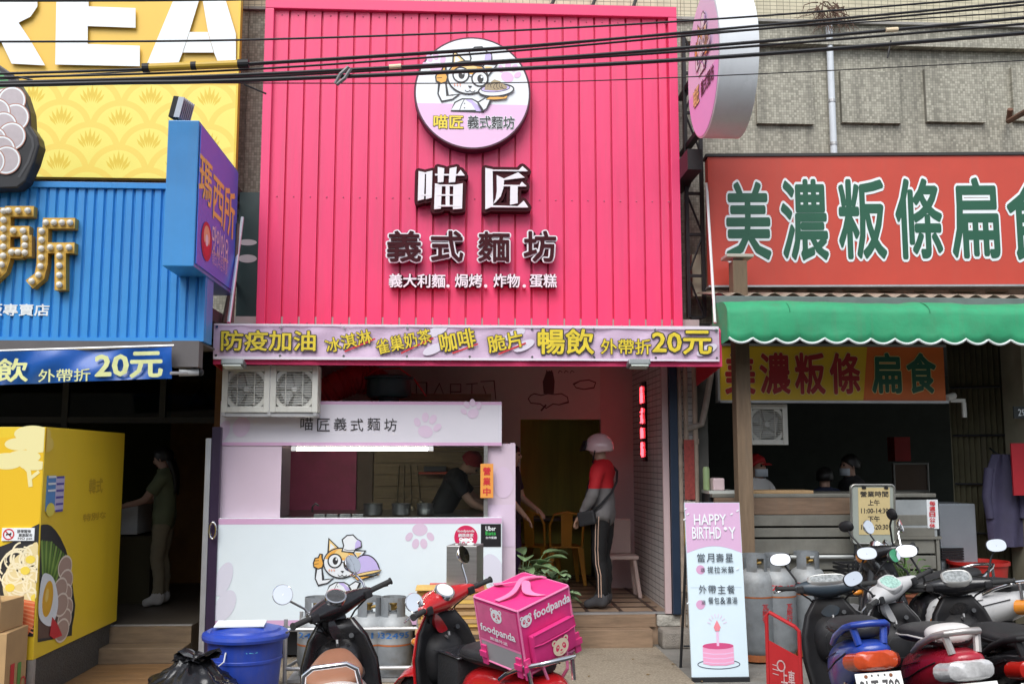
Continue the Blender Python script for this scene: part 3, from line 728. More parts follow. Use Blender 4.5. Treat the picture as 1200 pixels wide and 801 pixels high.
# ---------------- round projecting sign, right of the pink sign
xs = at(845, 80, -1.75).x - .02
rs = thing('projecting_sign', 'round pink and white projecting sign with white rim, high beside the pink sign', 'projecting sign', (xs, -.4, 4.5))
near, far = atX(844, 80, xs).y, atX(806, 85, xs).y
zb_ = atX(826, 158, xs).z; rad = (far - near) / 2; yc = (near + far) / 2
rad_z = rad; zc_ = zb_ + rad
KZ = 1.13; zc_ = zb_ + rad * KZ
T = Matrix(((0,0,1,0),(1,0,0,0),(0,KZ,0,0),(0,0,0,1)))
wd = .345
m = MB(); m.lathe([(rad - .02, -.0), (rad, .006), (rad, wd - .006), (rad - .02, wd)], c=(xs, yc, zc_), n=72, m=T); m.build('rim', M('white acrylic', (.70, .73, .76), .22, var=.08, vs=2, streak=.1), rs, smooth=True)
ff = Frame((xs, 0, 0), (0, -1, 0), (0, 0, 1)); ff.n = Vector((-1, 0, 0))
F = Flat(ff); cx_, cz_ = -yc, zc_
r2 = rad - .015
F.poly(ell(cx_, cz_, r2, r2 * KZ, n=60), M('print mauve', (.80, .62, .84), .4, var=0)); F.poly([(cx_ + r2 * math.cos(R(a)), cz_ + r2 * KZ * math.sin(R(a))) for a in range(-168, -11, 3)], M('print magenta pink', (.84, .42, .78), .4, var=0))
F.build('face', rs)
F = Flat(Frame((xs - .006, 0, 0), (0, -1, 0), (0, 0, 1)), tf=lambda p: (cx_ + p[0] * rad * .42, cz_ + .18 + p[1] * rad * .42), base=.001); F.fr.n = Vector((-1, 0, 0)); cat_emblem(F, 'noodles'); F.build('emblem_cat', rs)
f3 = Frame((xs - .005, 0, 0), (0, -1, 0), (0, 0, 1)); f3.n = Vector((-1, 0, 0))
lettering(rs, f3, '喵匠', (cx_ - rad * .42, cz_ - rad * .36, rad * .38, rad * .3), ORL, .03, .002, coords=True, line=INK, line_off=.06); lettering(rs, f3, '義式麵坊', (cx_ + rad * .28, cz_ - rad * .36, rad * .8, rad * .26), INK, .02, .002, coords=True)
m = MB(); m.box((xs - .02, far - .0, zb_ - .14), (xs + .12, .22, zb_ + .06)); 
for zz in (zb_ + .25, zb_ + .85): m.box((xs + .1, far - .05, zz), (xs + .16, .22, zz + .05))
m.build('bracket', M('black steel', (.025, .022, .024), .5, .3), rs)
# black lattice bracket between the two facades
lb = thing('steel_bracket', 'black steel lattice bracket in the gap right of the pink sign', 'bracket', at(815, 375, -.1))
m = MB(); BS = M('black steel', )
xl, xr_ = at(806, 300, -.05).x, at(824, 300, -.05).x; zt_, zb2 = at(815, 40, -.05).z, at(815, 372, -.05).z
for x in (xl, xr_): m.box((x - .018, -.07, zb2), (x + .018, -.03, zt_))
k = 7
for i in range(k + 1): z = zb2 + (zt_ - zb2) * i / k; m.box((xl + .018, -.065, z - .014), (xr_ - .018, -.035, z + .014))
for i in range(k): 
    z = zb2 + (zt_ - zb2) * i / k; z2 = zb2 + (zt_ - zb2) * (i + 1) / k; m.tube([(xl, -.05, z), (xr_, -.05, z2)] if i % 2 else [(xr_, -.05, z), (xl, -.05, z2)], .011, 6)
m.build('lattice', BS, lb)
# ================================================================== LEFT SHOP
# ---- yellow billboard
YB1 = -.32
bb = thing('billboard', 'yellow billboard with white capital letters and a fan pattern at top left', 'billboard', at(120, 210, YB1))
BYEL = M('billboard yellow', (.80, .50, .07), .4, var=.03); BLEM = M('billboard lemon', (.83, .70, .14), .4, var=.03); BOCH = M('billboard ochre', (.74, .52, .05), .4, var=0); BMID = M('billboard mid yellow', (.82, .6, .1), .4, var=0)
fr = wall(YB1); x1 = at(277, 100, YB1).x; z0 = at(150, 209, YB1).z; x0 = -6.6; z1 = z0 + 3.3
m = MB(); m.box((x0, YB1, z0), (x1, YB1 + .07, z1)); m.build('panel', BYEL, bb)
zl = fr.px(150, 98)[1]
F = Flat(fr, base=.001)
rr = fr.px(186, 140)[0] - fr.px(152, 140)[0]; pit = rr * 2.03; rowh = rr * .80
xc0 = fr.px(105, 170)[0]; ztop = fr.px(105, 128)[1]
def clipc(pts): return [(min(max(a, x0 + .002), x1 - .002), min(max(b, z0 + .002), zl)) for a, b in pts]
F.poly([(x0, z0 + .002), (x1 - .002, z0 + .002), (x1 - .002, zl), (x0, zl)], BLEM)
for row in range(-1, 5):
    zc2 = ztop + rr * .35 - rowh * row + rowh * .3
    F.z += F.STEP
    for k in range(-18, 6):
        cx = xc0 + pit * (k + .5 * (row % 2))
        if cx - rr * 1.1 > x1 or cx + rr * 1.1 < x0: continue
        F.poly(clipc(ell(cx, zc2 - rr * .5, rr * 1.06, rr * 1.06, n=40)), BMID, up=False)
    F.z += F.STEP
    for k in range(-18, 6):
        cx = xc0 + pit * (k + .5 * (row % 2))
        if cx - rr * .85 > x1 or cx + rr < x0: continue
        F.poly(clipc(ell(cx, zc2 - rr * .5, rr * .85, rr * .85, n=40)), BLEM, up=False)
    F.z += F.STEP
    for k in range(-18, 6):
        cx = xc0 + pit * (k + .5 * (row % 2))
        if cx + rr * .5 > x1 or cx - rr < x0: continue
        for a, ln in ((-36, .42), (-24, .52), (-11, .58), (0, .66), (11, .58), (24, .52), (36, .42)):
            q = [(cx + math.sin(R(a)) * rr * s_, zc2 - rr * .62 + math.cos(R(a)) * rr * s_) for s_ in (.28, .28 + ln * .5, .3 + ln)]
            q = [p for p in q if z0 + .01 < p[1] < zl]
            if len(q) == 3: F.poly([(q[0][0], q[0][1]), (q[1][0] - .018, q[1][1]), (q[2][0], q[2][1]), (q[1][0] + .018, q[1][1])], BOCH, up=False)
F.build('fan_pattern', bb)
fz = wall(YB1 - .03)
BIGW = M('letter sheet white', (.80, .84, .85), .35, var=.03)
def let(polys):
    m = MB()
    for P in polys: m.prism(fz.pts(P), fz, 0, .006)
    return m.build('lettering', BIGW, bb)
let([[(67, -40), (104, -40), (104, 8), (159, 10), (159, 33), (103, 31), (103, 52), (164, 54), (164, 78), (65, 76)]])
let([[(207, -8), (236, -8), (222, 38), (214, 62), (209, 75), (172, 76)], [(236.2, -8), (262, -8), (276.5, 40), (276.5, 74), (255, 72), (251, 62), (244, 38)], [(222.6, 38), (243.4, 38), (250.4, 62), (214.8, 62)]])
let([[(-20, -30), (44, -30), (44, 8), (36, 20), (22, 27), (36, 48), (53, 77), (14, 75), (2, 50), (-20, 50)]])
m = MB(); m.box((x1, YB1 - .012, z0), (x1 + .02, YB1 + .08, z1)); m.build('edge_trim', BOCH, bb)
m = MB(); m.box((x0, -.15, z0 - .1), (x1, .2, z0 - .003)); m.build('gap_frame', M('rusty frame', (.12, .10, .085), .7, .2, streak=.6), bb)
# ---- round bowl cut-out sign
cs = thing('cutout_sign', 'big black edged food bowl cut-out sign at the left edge of the yellow billboard', 'food sign', at(0, 220, -1.5))
fr = wall(-1.65)
bowl = [(-70, 70), (-40, 72), (-5, 73), (14, 86), (28, 108), (35, 130), (36, 148), (44, 160), (46, 170), (40, 190), (30, 212), (20, 220), (-5, 221), (-70, 221)]
m = MB(); m.prism(fr.pts(bowl), fr, -.14, 0); m.build('bowl', M('bowl black', (.022, .022, .025), .4, var=.1), cs, bevel=.012)
F = Flat(fr, base=.003); CG = M('print charcoal', (.06, .06, .065), .4, var=0)
F.stroke(fr.pts([(-40, 80), (-6, 80), (10, 92), (23, 112), (29, 132), (30, 150), (38, 163), (39, 172), (33, 190), (22, 208)]), .02, CG)
CAKE = M('print cake rim', (.42, .20, .15), .5, var=0); CAK2 = M('print cake', (.50, .44, .46), .5, var=.1, vs=20); GRN = M('print green', (.12, .42, .16), .5, var=.2)
F.poly(fr.pts([(-30, 90), (0, 84), (10, 94), (8, 104), (-30, 112)]), GRN)
for (px, py) in ((-14, 118), (6, 120), (14, 118), (18, 138), (-4, 132), (4, 148), (14, 160), (-8, 165), (2, 176), (8, 188), (-10, 190)):
    q = fr.px(px, py); r_ = .115
    F.poly(ell(*q, r_, r_ * 1.05), CAKE); F.poly(ell(*q, r_ * .93, r_ * .98), PRINTW); F.poly(ell(*q, r_ * .82, r_ * .86), CAK2)
F.build('food_print', cs)
# ---- blue corrugated fascia
YF = -1.5
bf = thing('fascia_sign', 'blue corrugated shop fascia with golden bulb lit characters', 'shop sign', at(120, 396, YF))
BLUE = M('blue sheet metal', (.035, .27, .66), .4, var=.06, streak=.12); xr2 = at(227, 312, -1.95).x - .035; zt2 = at(120, 221, YF).z; zb3 = at(120, 395, YF).z
L = []; x = -6.8; k = 0
while x < xr2 - .01:
    L += [(x, YF + .02), (x + .012, YF), (x + .06, YF), (x + .072, YF + .02)]; x += .0775
L += [(xr2, YF + .02)]
m = MB(); m.rings([[Vector((a, b, zb3)) for a, b in L], [Vector((a, b, zt2)) for a, b in L]], cap=False, closed=False); m.build('corrugated_panel', BLUE, bf)
m = MB(); m.box((-6.8, YF - .02, zt2 - .0), (xr2, -1.25, zt2 + .05), bev=.004); m.box((-6.8, YF - .006, zb3 - .03), (xr2, -1.25, zb3 - .001)); m.box((xr2 + .001, YF - .015, zb3 - .03), (xr2 + .02, -1.25, zt2 + .05)); m.box((-6.8, YF + .035, zb3), (xr2, -1.25, zt2 - .002))
m.build('trim', BLUE, bf)
GLD = M('gold sheet', (.62, .36, .05), .38, .35, var=.15); GLD2 = M('gold tray', (.70, .45, .10), .45, .1, var=.1); BULB = M('frosted bulb', (.78, .74, .66), .2, var=.05)
fr = wall(YF)
def cz(L): return [fr.px(x / 3.744, 200 + y / 3.744) for x, y in L]
strokes = [[(40,188),(165,188)], [(40,171),(38,400),(25,440),(-14,478),(-40,490)], [(60,275),(146,275)], [(132,292),(132,386)], [(60,368),(116,368)], [(205,240),(345,240)], [(205,258),(202,420),(190,470),(146,506)], [(222,347),(343,347)], [(281,364),(281,530)]]
ltp = MB(); ltf = MB(); w = .088
for i, S in enumerate(strokes):
    P = [Vector(p) for p in cz(S)]; Lp, Rp = [], []
    for j in range(len(P)):
        t = (P[min(j+1, len(P)-1)] - P[max(j-1, 0)]).normalized(); nn = Vector((-t.y, t.x)); Lp.append(P[j] + nn * w / 2); Rp.append(P[j] - nn * w / 2)
    poly = [tuple(p) for p in Lp + Rp[::-1]]
    ltp.prism(poly, fr, -.0, .075 + .0007 * i)
    c = [tuple(P[0])]; 
    Li = [tuple(p + (q - p) * .14) for p, q in zip(Lp, Rp)]; Ri = [tuple(q + (p - q) * .14) for p, q in zip(Lp, Rp)]
    ltf.prism(Li + Ri[::-1], fr, .0755 + .0007 * i, .0765 + .0007 * i + .0007)
lo = ltp.build('marquee_letter', GLD, bf); ltf.build('letter_tray', GLD2, lo)
bulb_me = None
for S in strokes:
    P = [Vector(p) for p in cz(S)]; seg = [(P[i+1]-P[i]).length for i in range(len(P)-1)]; tot = sum(seg); n_ = max(2, int(round(tot / .07)))
    for k in range(n_):
        d = tot * (k + .5) / n_
        for i, sl in enumerate(seg):
            if d <= sl: break
            d -= sl
        q = P[i] + (P[i+1]-P[i]) * min(1, d / seg[i])
        if q.x < -5.3: continue
        c = fr(q.x, q.y, .1)
        if bulb_me is None:
            ob = MB().ball(c, .026, 10, 8).build('bulb', BULB, lo, smooth=True); bulb_me = ob.data; b0 = c
        else:
            ob = bpy.data.objects.new('bulb', bulb_me); COL.objects.link(ob); ob.parent = lo; ob.location = c - b0
lettering(bf, fr, '版專賣店', (-15, 356, 58, 370), PRINTW, .02, .005, .01)
# ---- blue projecting box sign
bs = thing('projecting_sign', 'blue and violet box sign with golden characters projecting over the pavement', 'projecting sign', at(227, 345, -1.2))
Xb = at(227, 312, -1.95).x; yn = -1.95; yfar = -.55
zbn = at(227, 312, yn).z; ztn = at(227, 141, yn).z; wd = at(227, 200, yn).x - at(190.5, 200, yn).x
BLU2 = M('flat blue metal', (.04, .25, .58), .35, var=.08, streak=.12); VIO = M('violet lightbox face', (.05, .19, .80), .3, var=.04)
m = MB(); m.box((Xb - wd, yn, zbn), (Xb, yfar, ztn), bev=.008); m.build('cabinet', BLU2, bs)
fx = Frame((Xb + .004, 0, 0), (0, 1, 0), (0, 0, 1))    # faces +X
m = MB(); m.prism([(yn + .03, zbn + .03), (yfar - .03, zbn + .03), (yfar - .03, ztn - .03), (yn + .03, ztn - .03)], fx, 0, .006); m.build('face_panel', VIO, bs)
fx = Frame((Xb + .012, 0, 0), (0, 1, 0), (0, 0, 1)); GT = M('sign gold', (.85, .70, .14), .4, var=0)
def tx(body, quad, mt, off):   # quad = px left, right, top, bottom
    a = fx.px(quad[0], (quad[2] + quad[3]) / 2); b = fx.px(quad[1], (quad[2] + quad[3]) / 2); t = fx.px((quad[0] + quad[1]) / 2, quad[2]); u = fx.px((quad[0] + quad[1]) / 2, quad[3])
    lettering(bs, fx, body, ((a[0] + b[0]) / 2, (t[1] + u[1]) / 2, abs(b[0] - a[0]) * 1.08, abs(t[1] - u[1]) * 1.1), mt, off, .002, coords=True)
tx('瑪', (233.5, 248, 188, 236), GT, .014); tx('西', (249.5, 261.5, 212, 259), GT, .014); tx('所', (262.5, 274.5, 222, 275), GT, .014)
tx('맛있어요', (249, 267, 272, 304), PRINTW, .012); tx('韓式料理專賣', (249, 266, 298, 316), M('print pale violet', (.55, .55, .8), .4, var=0), .0)
F = Flat(fx, base=.002); q = fx.px(242, 283); F.poly(ell(q[0], q[1], .17, .16), M('print dark red', (.45, .03, .04), .4, var=0)); F.poly(ell(q[0], q[1] + .04, .1, .09), M('print skin', (.8, .5, .25), .4, var=0)); F.poly(ell(q[0], q[1] - .06, .09, .06), M('print red', )); F.poly(ell(q[0], q[1] + .01, .045, .05), PRINTW)
F.build('emblem', bs)
m = MB(); m.tube([at(272, 378, -.6), at(279, 262, -.6)], .016, 8); m.tube([(Xb - .1, yfar, zbn + .2), (Xb - .1, .25, zbn + .2)], .025, 8); m.tube([(Xb - .1, yfar, ztn - .2), (Xb - .1, .25, ztn - .2)], .025, 8)
m.tube([at(262, 378, -.5), at(272, 330, -.45)], .022, 8); m.build('support', M('brown steel', (.16, .12, .10), .6, .3), bs)
c = Vector((Xb - wd * .72, yn + .12, ztn))
fl = thing('floodlight', 'small black finned floodlight on top of the blue box sign', 'floodlight', c)
T = Matrix.Translation(c + Vector((0, 0, .12))) @ Matrix.Rotation(R(12), 4, 'Y') @ Matrix.Rotation(R(-20), 4, 'Z')
m = MB(); m.box((-.05, -.08, -.09), (.0, .08, .09), T, .008); m.build('housing', BLACK, fl)
m = MB()
for i in range(7): m.box((.001, -.078 + i * .0225, -.085), (.055, -.07 + i * .0225, .085), T)
m.build('fins', M('grey fins', (.42, .45, .5), .4, .4), fl)
m = MB(); m.tube([c + Vector((-.02, -.06, .1)), c + Vector((-.02, -.06, 0)), c + Vector((-.02, .06, 0)), c + Vector((-.02, .06, .1))], .008, 6); m.build('bracket', DARK, fl)
# dark green panel between blue fascia and pink sign
m = MB(); a = at(281, 225, -.12); b = at(302, 378, -.12); m.box((a.x, -.12, b.z - .15), (X0 - .004, .22, a.z))
dg = tag(m.build('narrow_panel', M('dark green panel', (.016, .035, .035), .4, var=.2)), 'narrow dark green panel between the blue box sign and the pink sign', 'panel')
F = Flat(wall(-.121)); 
for py, ry in ((284, .03), (303, .04)): q = F.fr.px(290, py); F.poly(clip_ if False else [(min(max(p[0], a.x + .01), X0 - .01), p[1]) for p in ell(q[0], q[1], .09, ry)], M('print grey pink', (.4, .36, .38), .5, var=0))
F.build('print', dg)
# ---- blue banner
YBB = -1.66
b2 = thing('banner', 'dark blue vinyl banner with pale yellow lettering above the yellow food booth', 'banner', at(100, 450, YBB))
fb = wall(YBB); VB = M('blue vinyl', (.015, .10, .42), .28, var=.25, vs=3)
TLc, TRc, BRc, BLc = fb.px(-60, 414), fb.px(202, 406.5), fb.px(200, 443), fb.px(-60, 453)
m = MB(); NX, NZ = 60, 8
def pt2(u, v):
    a = Vector(BLc).lerp(Vector(BRc), u); b = Vector(TLc).lerp(Vector(TRc), u); p = a.lerp(b, v)
    return Vector((p.x, YBB + .02 * math.sin(p.x * 5 + v * 3) + .012 * math.sin(p.x * 13 - v * 5), p.y))
m.rings([[pt2(i / NX, j / NZ) for i in range(NX + 1)] for j in range(NZ + 1)], cap=False, closed=False); m.build('cloth', VB, b2, smooth=True)
CRM = M('print cream yellow', (.68, .72, .34), .4, var=.2, vs=12); ft = wall(YBB - .034)
lettering(b2, ft, '暢飲', (-42, 420, 33, 448), CRM, .02, .002, rot=1.6); lettering(b2, ft, '外帶折', (45, 432, 106, 447), CRM, .01, .002, rot=1.6); lettering(b2, ft, '20元', (111, 412, 191, 443), CRM, .03, .002, rot=1.6)
m = MB(); m.tube([at(-60, 413, YBB + .01), at(204, 405, YBB + .01)], .012, 6); m.tube([at(200, 437, YBB), at(226, 437, -1.5)], .014, 6); m.build('batten', GALV, b2)
m = MB(); a = at(202, 408, -1.55); b = at(240, 430, -1.55); m.box((a.x, -1.57, b.z), (xr2, -1.44, zb3 - .032)); m.box((-6.8, -1.52, b.z + .06), (a.x - .002, -1.44, zb3 - .032)); m.box((-6.8, -1.435, zb3 - .05), (xr2, -.905, zb3 - .034)); tag(m.build('fascia_beam', M('grey beam', (.12, .11, .11), .6, var=.2)), 'plain grey beam under the blue corrugated fascia beside the blue banner', 'beam')
# camera
c = at(222, 437, -1.52); sc = thing('security_camera', 'small white bullet camera under the grey beam by the blue banner', 'security camera', c)
T = Matrix.Translation(c) @ Matrix.Rotation(R(20), 4, 'Z'); m = MB(); m.cyl(T @ Vector((-.08, 0, 0)), T @ Vector((.07, 0, .01)), .028, n=14); m.build('body', M('grey plastic', (.42, .43, .43), .4), sc)
m = MB(); m.ball(T @ Vector((.085, 0, .01)), .03, 10, 8); m.tube([T @ Vector((.03, 0, .02)), T @ Vector((.05, .04, .06)), T @ Vector((.05, .1, .08))], .012, 8); m.build('mount', BLACK, sc)
# ---- yellow food booth
kb = thing('food_booth', 'yellow food booth printed with a noodle bowl at the left edge', 'food booth', (-4.0, -1.3, 0))
yN = -2.2; XB = at(46, 640, yN).x; yF = -.45
zt = at(51, 500, yN).z
YEL = M('booth yellow', (.80, .56, .03), .4, var=.04); 
m = MB(); m.box((-5.4, yN, .33), (XB, yF, zt), bev=.004); m.build('body', YEL, kb)
CHK = M('checker plate', (.13, .13, .125), .5, .6, var=.5, vs=40, bump=.9, bs=70, dirt=.4)
m = MB(); m.box((-5.36, yN + .03, .0), (XB - .03, yF - .02, .328)); 
m.build('skirt', CHK, kb)
m = MB(); m.box((XB - .04, yN + .0, .0), (XB + .002, yN + .045, .329)); m.build('corner_post', GALV, kb)
f1 = wall(yN - .001); f2x = Frame((XB + .001, 0, 0), (0, 1, 0), (0, 0, 1))
PCR = M('print pale cream', (.82, .74, .36), .4, var=0); PYL = M('print warm yellow', (.80, .50, .02), .4, var=0)
F = Flat(f1, base=.001)
ex1 = XB - .006
def cl(L): return [(min(p[0], ex1), p[1]) for p in L]
q = f1.px(10, 570); F.poly(cl(ell(q[0], q[1], .42, .36)), PYL)
for (px, py, rx, ry) in ((38, 508, .13, .06), (22, 520, .1, .045), (45, 522, .1, .05), (8, 540, .12, .06), (28, 535, .12, .05), (40, 545, .1, .035)): q = f1.px(px, py); F.poly(cl(ell(q[0], q[1], rx, ry)), PCR)
F.stroke(cl(f1.pts([(36, 570), (34, 552), (28, 545)])), .03, PCR); F.stroke(cl(f1.pts([(36, 560), (46, 552)])), .025, PCR)
BB_ = M('print bowl black', (.03, .03, .032), .4, var=0)
F.poly(cl(f1.pts([(-40, 640), (0, 640), (16, 634), (28, 624), (38, 617), (47, 613), (50, 612), (46, 745), (-40, 745)])), BB_)
NDL = M('print noodle cream', (.74, .62, .32), .5, var=0); q = f1.px(28, 672)
F.poly(cl(crv(f1.pts([(4, 692), (6, 672), (15, 656), (29, 645), (46, 638), (44, 705), (12, 703)]))), NDL)
NDW = M('print noodle light', (.84, .76, .52), .5, var=0)
rn = random.Random(4)
for i in range(26): 
    a = rn.uniform(12, 42); b_ = rn.uniform(648, 698); c_ = f1.px(a, b_); F.stroke(cl(ell(c_[0], c_[1], rn.uniform(.05, .11), rn.uniform(.04, .08), rn.uniform(0, 180), 14, 0, rn.uniform(140, 300))), .012, NDW, up=(i % 4 == 0))
for (px, py) in ((36, 655), (12, 688), (42, 700), (30, 668)): c_ = f1.px(px, py); F.poly(cl(ell(*c_, .035, .03, n=10)), M('print egg yellow', (.80, .62, .08), .5, var=0))
HAM = M('print ham', (.72, .16, .06), .5, var=0); HAL = M('print ham light', (.82, .3, .14), .5, var=0)
F.poly(cl(f1.pts([(-20, 702), (0, 697), (44, 704), (44, 732), (30, 748), (-20, 748)])), HAM)
for i in range(8): F.stroke(cl(f1.pts([(0, 700 + i * 3), (43, 706 + i * 5)])), .01, HAL, up=(i == 0))
F.build('front_print', kb)
F = Flat(f2x, base=.001)
def side(L): return [(max(p[0], yN + .004), p[1]) for p in f2x.pts(L)]
F.poly(side([(47, 615), (51, 614), (56, 614), (60, 616), (65, 621), (71, 630), (77, 643), (81, 658), (84, 676), (86, 695), (88, 708), (87, 720), (84.5, 733), (84, 744), (44, 752)]), BB_)
BRN = M('print soup brown', (.13, .07, .05), .5, var=0); F.poly(side([(46, 705), (82, 690), (81, 735), (74, 744), (44, 748)]), BRN)
GR1 = M('print chive', (.10, .22, .03), .5, var=0); GR2 = M('print chive light', (.24, .38, .07), .5, var=0)
for i in range(11): F.stroke(side([(51 + i * .9, 690), (48.5 + i * 2.9, 628 + abs(i - 4) * 1.2 + i * 1.5)]), .035, GR1 if i % 2 else GR2, up=(i < 2))
MSH = M('print mushroom', (.44, .30, .24), .5, var=0); MSL = M('print mushroom rim', (.75, .65, .55), .5, var=0)
for (px, py) in ((76, 664), (77, 680), (76, 697), (77, 713), (75, 726), (72, 738), (70, 690), (71, 708)):
    c_ = f2x.px(px, py); F.poly(ell(*c_, .14, .09, 0, 20), MSL); F.poly(ell(*c_, .125, .075, 0, 20), MSH)
F.poly([(max(p[0], yN + .004), p[1]) for p in crv(side([(48, 676), (56, 672), (63, 680), (67, 700), (66, 716), (60, 732), (50, 730), (44, 716)]))], PRINTW)
c_ = f2x.px(55, 701); F.poly(ell(*c_, .13, .095, 80, 24), M('print yolk', (.78, .42, .02), .4, var=0)); c_ = f2x.px(54, 697); F.poly(ell(*c_, .05, .03, 80, 14), M('print yolk light', (.85, .6, .15), .4, var=0))
F.poly(side([(60, 722), (66, 730), (72, 744), (62, 748), (57, 744)]), M('print red', ))
for (px, py, rx, ry) in ((52, 508, .1, .05), (54, 520, .12, .06)): c_ = f2x.px(px, py); F.poly([(max(p[0], yN + .004), p[1]) for p in ell(c_[0], c_[1], rx, ry)], M('print amber', (.80, .60, .12), .4, var=0))
F.build('side_print', kb)
# faint characters on the side
lettering(kb, f2x, '韓式', (104, 560, 120, 578), M('print faded amber', (.55, .36, .03), .5, var=0), .02, .003); lettering(kb, f2x, '特別な', (97, 600, 124, 609), M('print faded amber', ), .02, .003)
def sheet(parent, f, pb, mt, d=.003, name='sticker'):
    c = f.box(*pb); m = MB(); m.prism([(c[0]-c[2]/2, c[1]-c[3]/2), (c[0]+c[2]/2, c[1]-c[3]/2), (c[0]+c[2]/2, c[1]+c[3]/2), (c[0]-c[2]/2, c[1]+c[3]/2)], f, .0, d)
    return m.build(name, mt, parent), c
o1, c1 = sheet(kb, f2x, (54, 557, 64, 598), M('print sky blue', (.10, .28, .6), .4, var=.1), .006)
o2, c2 = sheet(kb, f2x, (64, 558, 74, 597), M('print lavender', (.55, .5, .7), .4, var=.1), .006)
F = Flat(f2x, base=.007); F.poly(ell(c1[0], c1[1] - .12, .08, .05, n=14), M('print lemon', (.8, .7, .1), .4, var=0))
for k in range(6): F.stroke([(c2[0] - .07, c2[1] + .12 - k * .05), (c2[0] + .07, c2[1] + .12 - k * .05)], .016, M('print indigo', (.1, .08, .4), .4, var=0))
for k in range(3): F.stroke([(c1[0] - .07, c1[1] + .12 - k * .05), (c1[0] + .07, c1[1] + .12 - k * .05)], .016, PRINTW)
F.build('sticker_print', kb)
o3, c3 = sheet(kb, f1, (3, 618, 41, 633), PRINTW, .012)
F = Flat(f1, base=.013); q = f1.px(11, 625.5); F.stroke(ell(q[0], q[1], .036, .036, n=24), .009, M('print red', ), closed=True); F.stroke([(q[0] - .026, q[1] + .026), (q[0] + .026, q[1] - .026)], .008, M('print red', ))
F.poly([(q[0] - .02, q[1] - .012), (q[0] - .015, q[1] + .008), (q[0] + .008, q[1] + .006), (q[0] + .018, q[1] + .016), (q[0] + .02, q[1] + .004), (q[0] + .012, q[1] - .014), (q[0] + .006, q[1] - .004), (q[0] - .01, q[1] - .004)], INK); F.build('sticker_print', kb)
f1b = wall(yN - .014); lettering(kb, f1b, '禁帶寵物', (20, 620, 36, 624), INK, .01, .001); lettering(kb, f1b, '謝謝配合', (22, 624.5, 38, 628.5), INK, .01, .001); lettering(kb, f1b, 'NO pet', (21, 629, 38, 632.5), INK, .01, .001)
# ---- wooden deck in front
m = MB(); rn = random.Random(2)
for i in range(14):
    y0 = -.785 - (i + 1) * .145; m.box((-9, y0, 0.002), (X_LM - .12, y0 + .141, .022), bev=.002)
dk = m.build('wooden_deck', WOODD); struct(dk)
# ---- cardboard boxes
CARD = M('cardboard', (.47, .30, .14), .8, var=.15, vs=3); TAPE = M('box tape', (.52, .38, .2), .3, var=.1)
def carton(x0, x1, y0, y1, z0, z1, label, rz=0, flap=False, marks=True):
    t = thing('cardboard_box', label, 'cardboard box', ((x0 + x1) / 2, (y0 + y1) / 2, z0), rz)
    hx, hy, h = (x1 - x0) / 2, (y1 - y0) / 2, z1 - z0
    m = MB(); m.box((-hx, -hy, .001), (hx, hy, h), bev=.004); m.build('carton', CARD, t, local=True)
    m = MB(); m.box((-.03, -hy - .001, h * .8), (.03, hy + .001, h + .001)); m.build('tape', TAPE, t, local=True)
    if flap:
        m = MB(); m.face([(-hx, -hy, h), (hx, -hy, h), (hx, -hy - .06, h + .16), (-hx, -hy - .06, h + .16)]); m.build('flap', CARD, t, local=True, solid=.005)
    if marks:
        fm = Frame((hx + .001, 0, 0), (0, 1, 0), (0, 0, 1)); F = Flat(fm); hx = hy
        F.poly([(-.1, h * .2), (-.03, h * .2), (-.03, h * .62), (-.1, h * .62)], M('print red', )); F.poly([(hx - .16, h * .1), (hx - .1, h * .1), (hx - .1, h * .6), (hx - .16, h * .6)], M('print leaf green', (.1, .3, .06), .5, var=0))
        F.stroke(ell(hx - .055, h * .32, .045, .05, n=16), .012, M('print red', ), closed=True)
        o = F.mb; me_ = o.build('box_print', F.mats, t, local=True)
    return t
ca_, cb_ = at(-60, 770, -2.62).x, at(5, 770, -2.62).x; zc_1 = at(15, 742, -2.62).z; zc_2 = at(15, 705, -2.6).z
cb0 = carton(ca_, cb_, -2.62, -2.25, .0, zc_1, 'brown cardboard box with red and green prints, bottom of the pair by the yellow booth', R(2))
cb1 = carton(ca_, cb_ - .04, -2.6, -2.27, zc_1 + .002, zc_2, 'open brown cardboard box with flaps up, on top of the printed box', R(-3), True, False)
# ---- dark door leaf beside the pink stall
gd = thing('door_leaf', 'narrow dark purple door leaf with silver edge and ring handle beside the pink stall', 'door', at(245, 765, -.75))
a = at(237, 762, -.75); tp = at(250, 500, -.75); xL, xR_ = at(238, 640, -.75).x, at(256, 640, -.75).x
m = MB(); m.box((xL + .05, -.78, .02), (xR_ - .005, -.72, tp.z), bev=.003); m.build('panel', M('dark purple panel', (.03, .016, .045), .35, var=.1), gd)
m = MB(); m.box((xL, -.79, .02), (xL + .048, -.71, tp.z - .1), bev=.004); m.build('edge_frame', M('silver edge', (.55, .57, .6), .35, .7), gd)
q = at(250, 621, -.8); m = MB(); m.tube([q + Vector((.028 * math.cos(R(t)), -.02 * 1, .07 * math.sin(R(t)))) for t in range(0, 360, 20)], .008, 6, loop=True); m.build('handle', CHROME, gd)
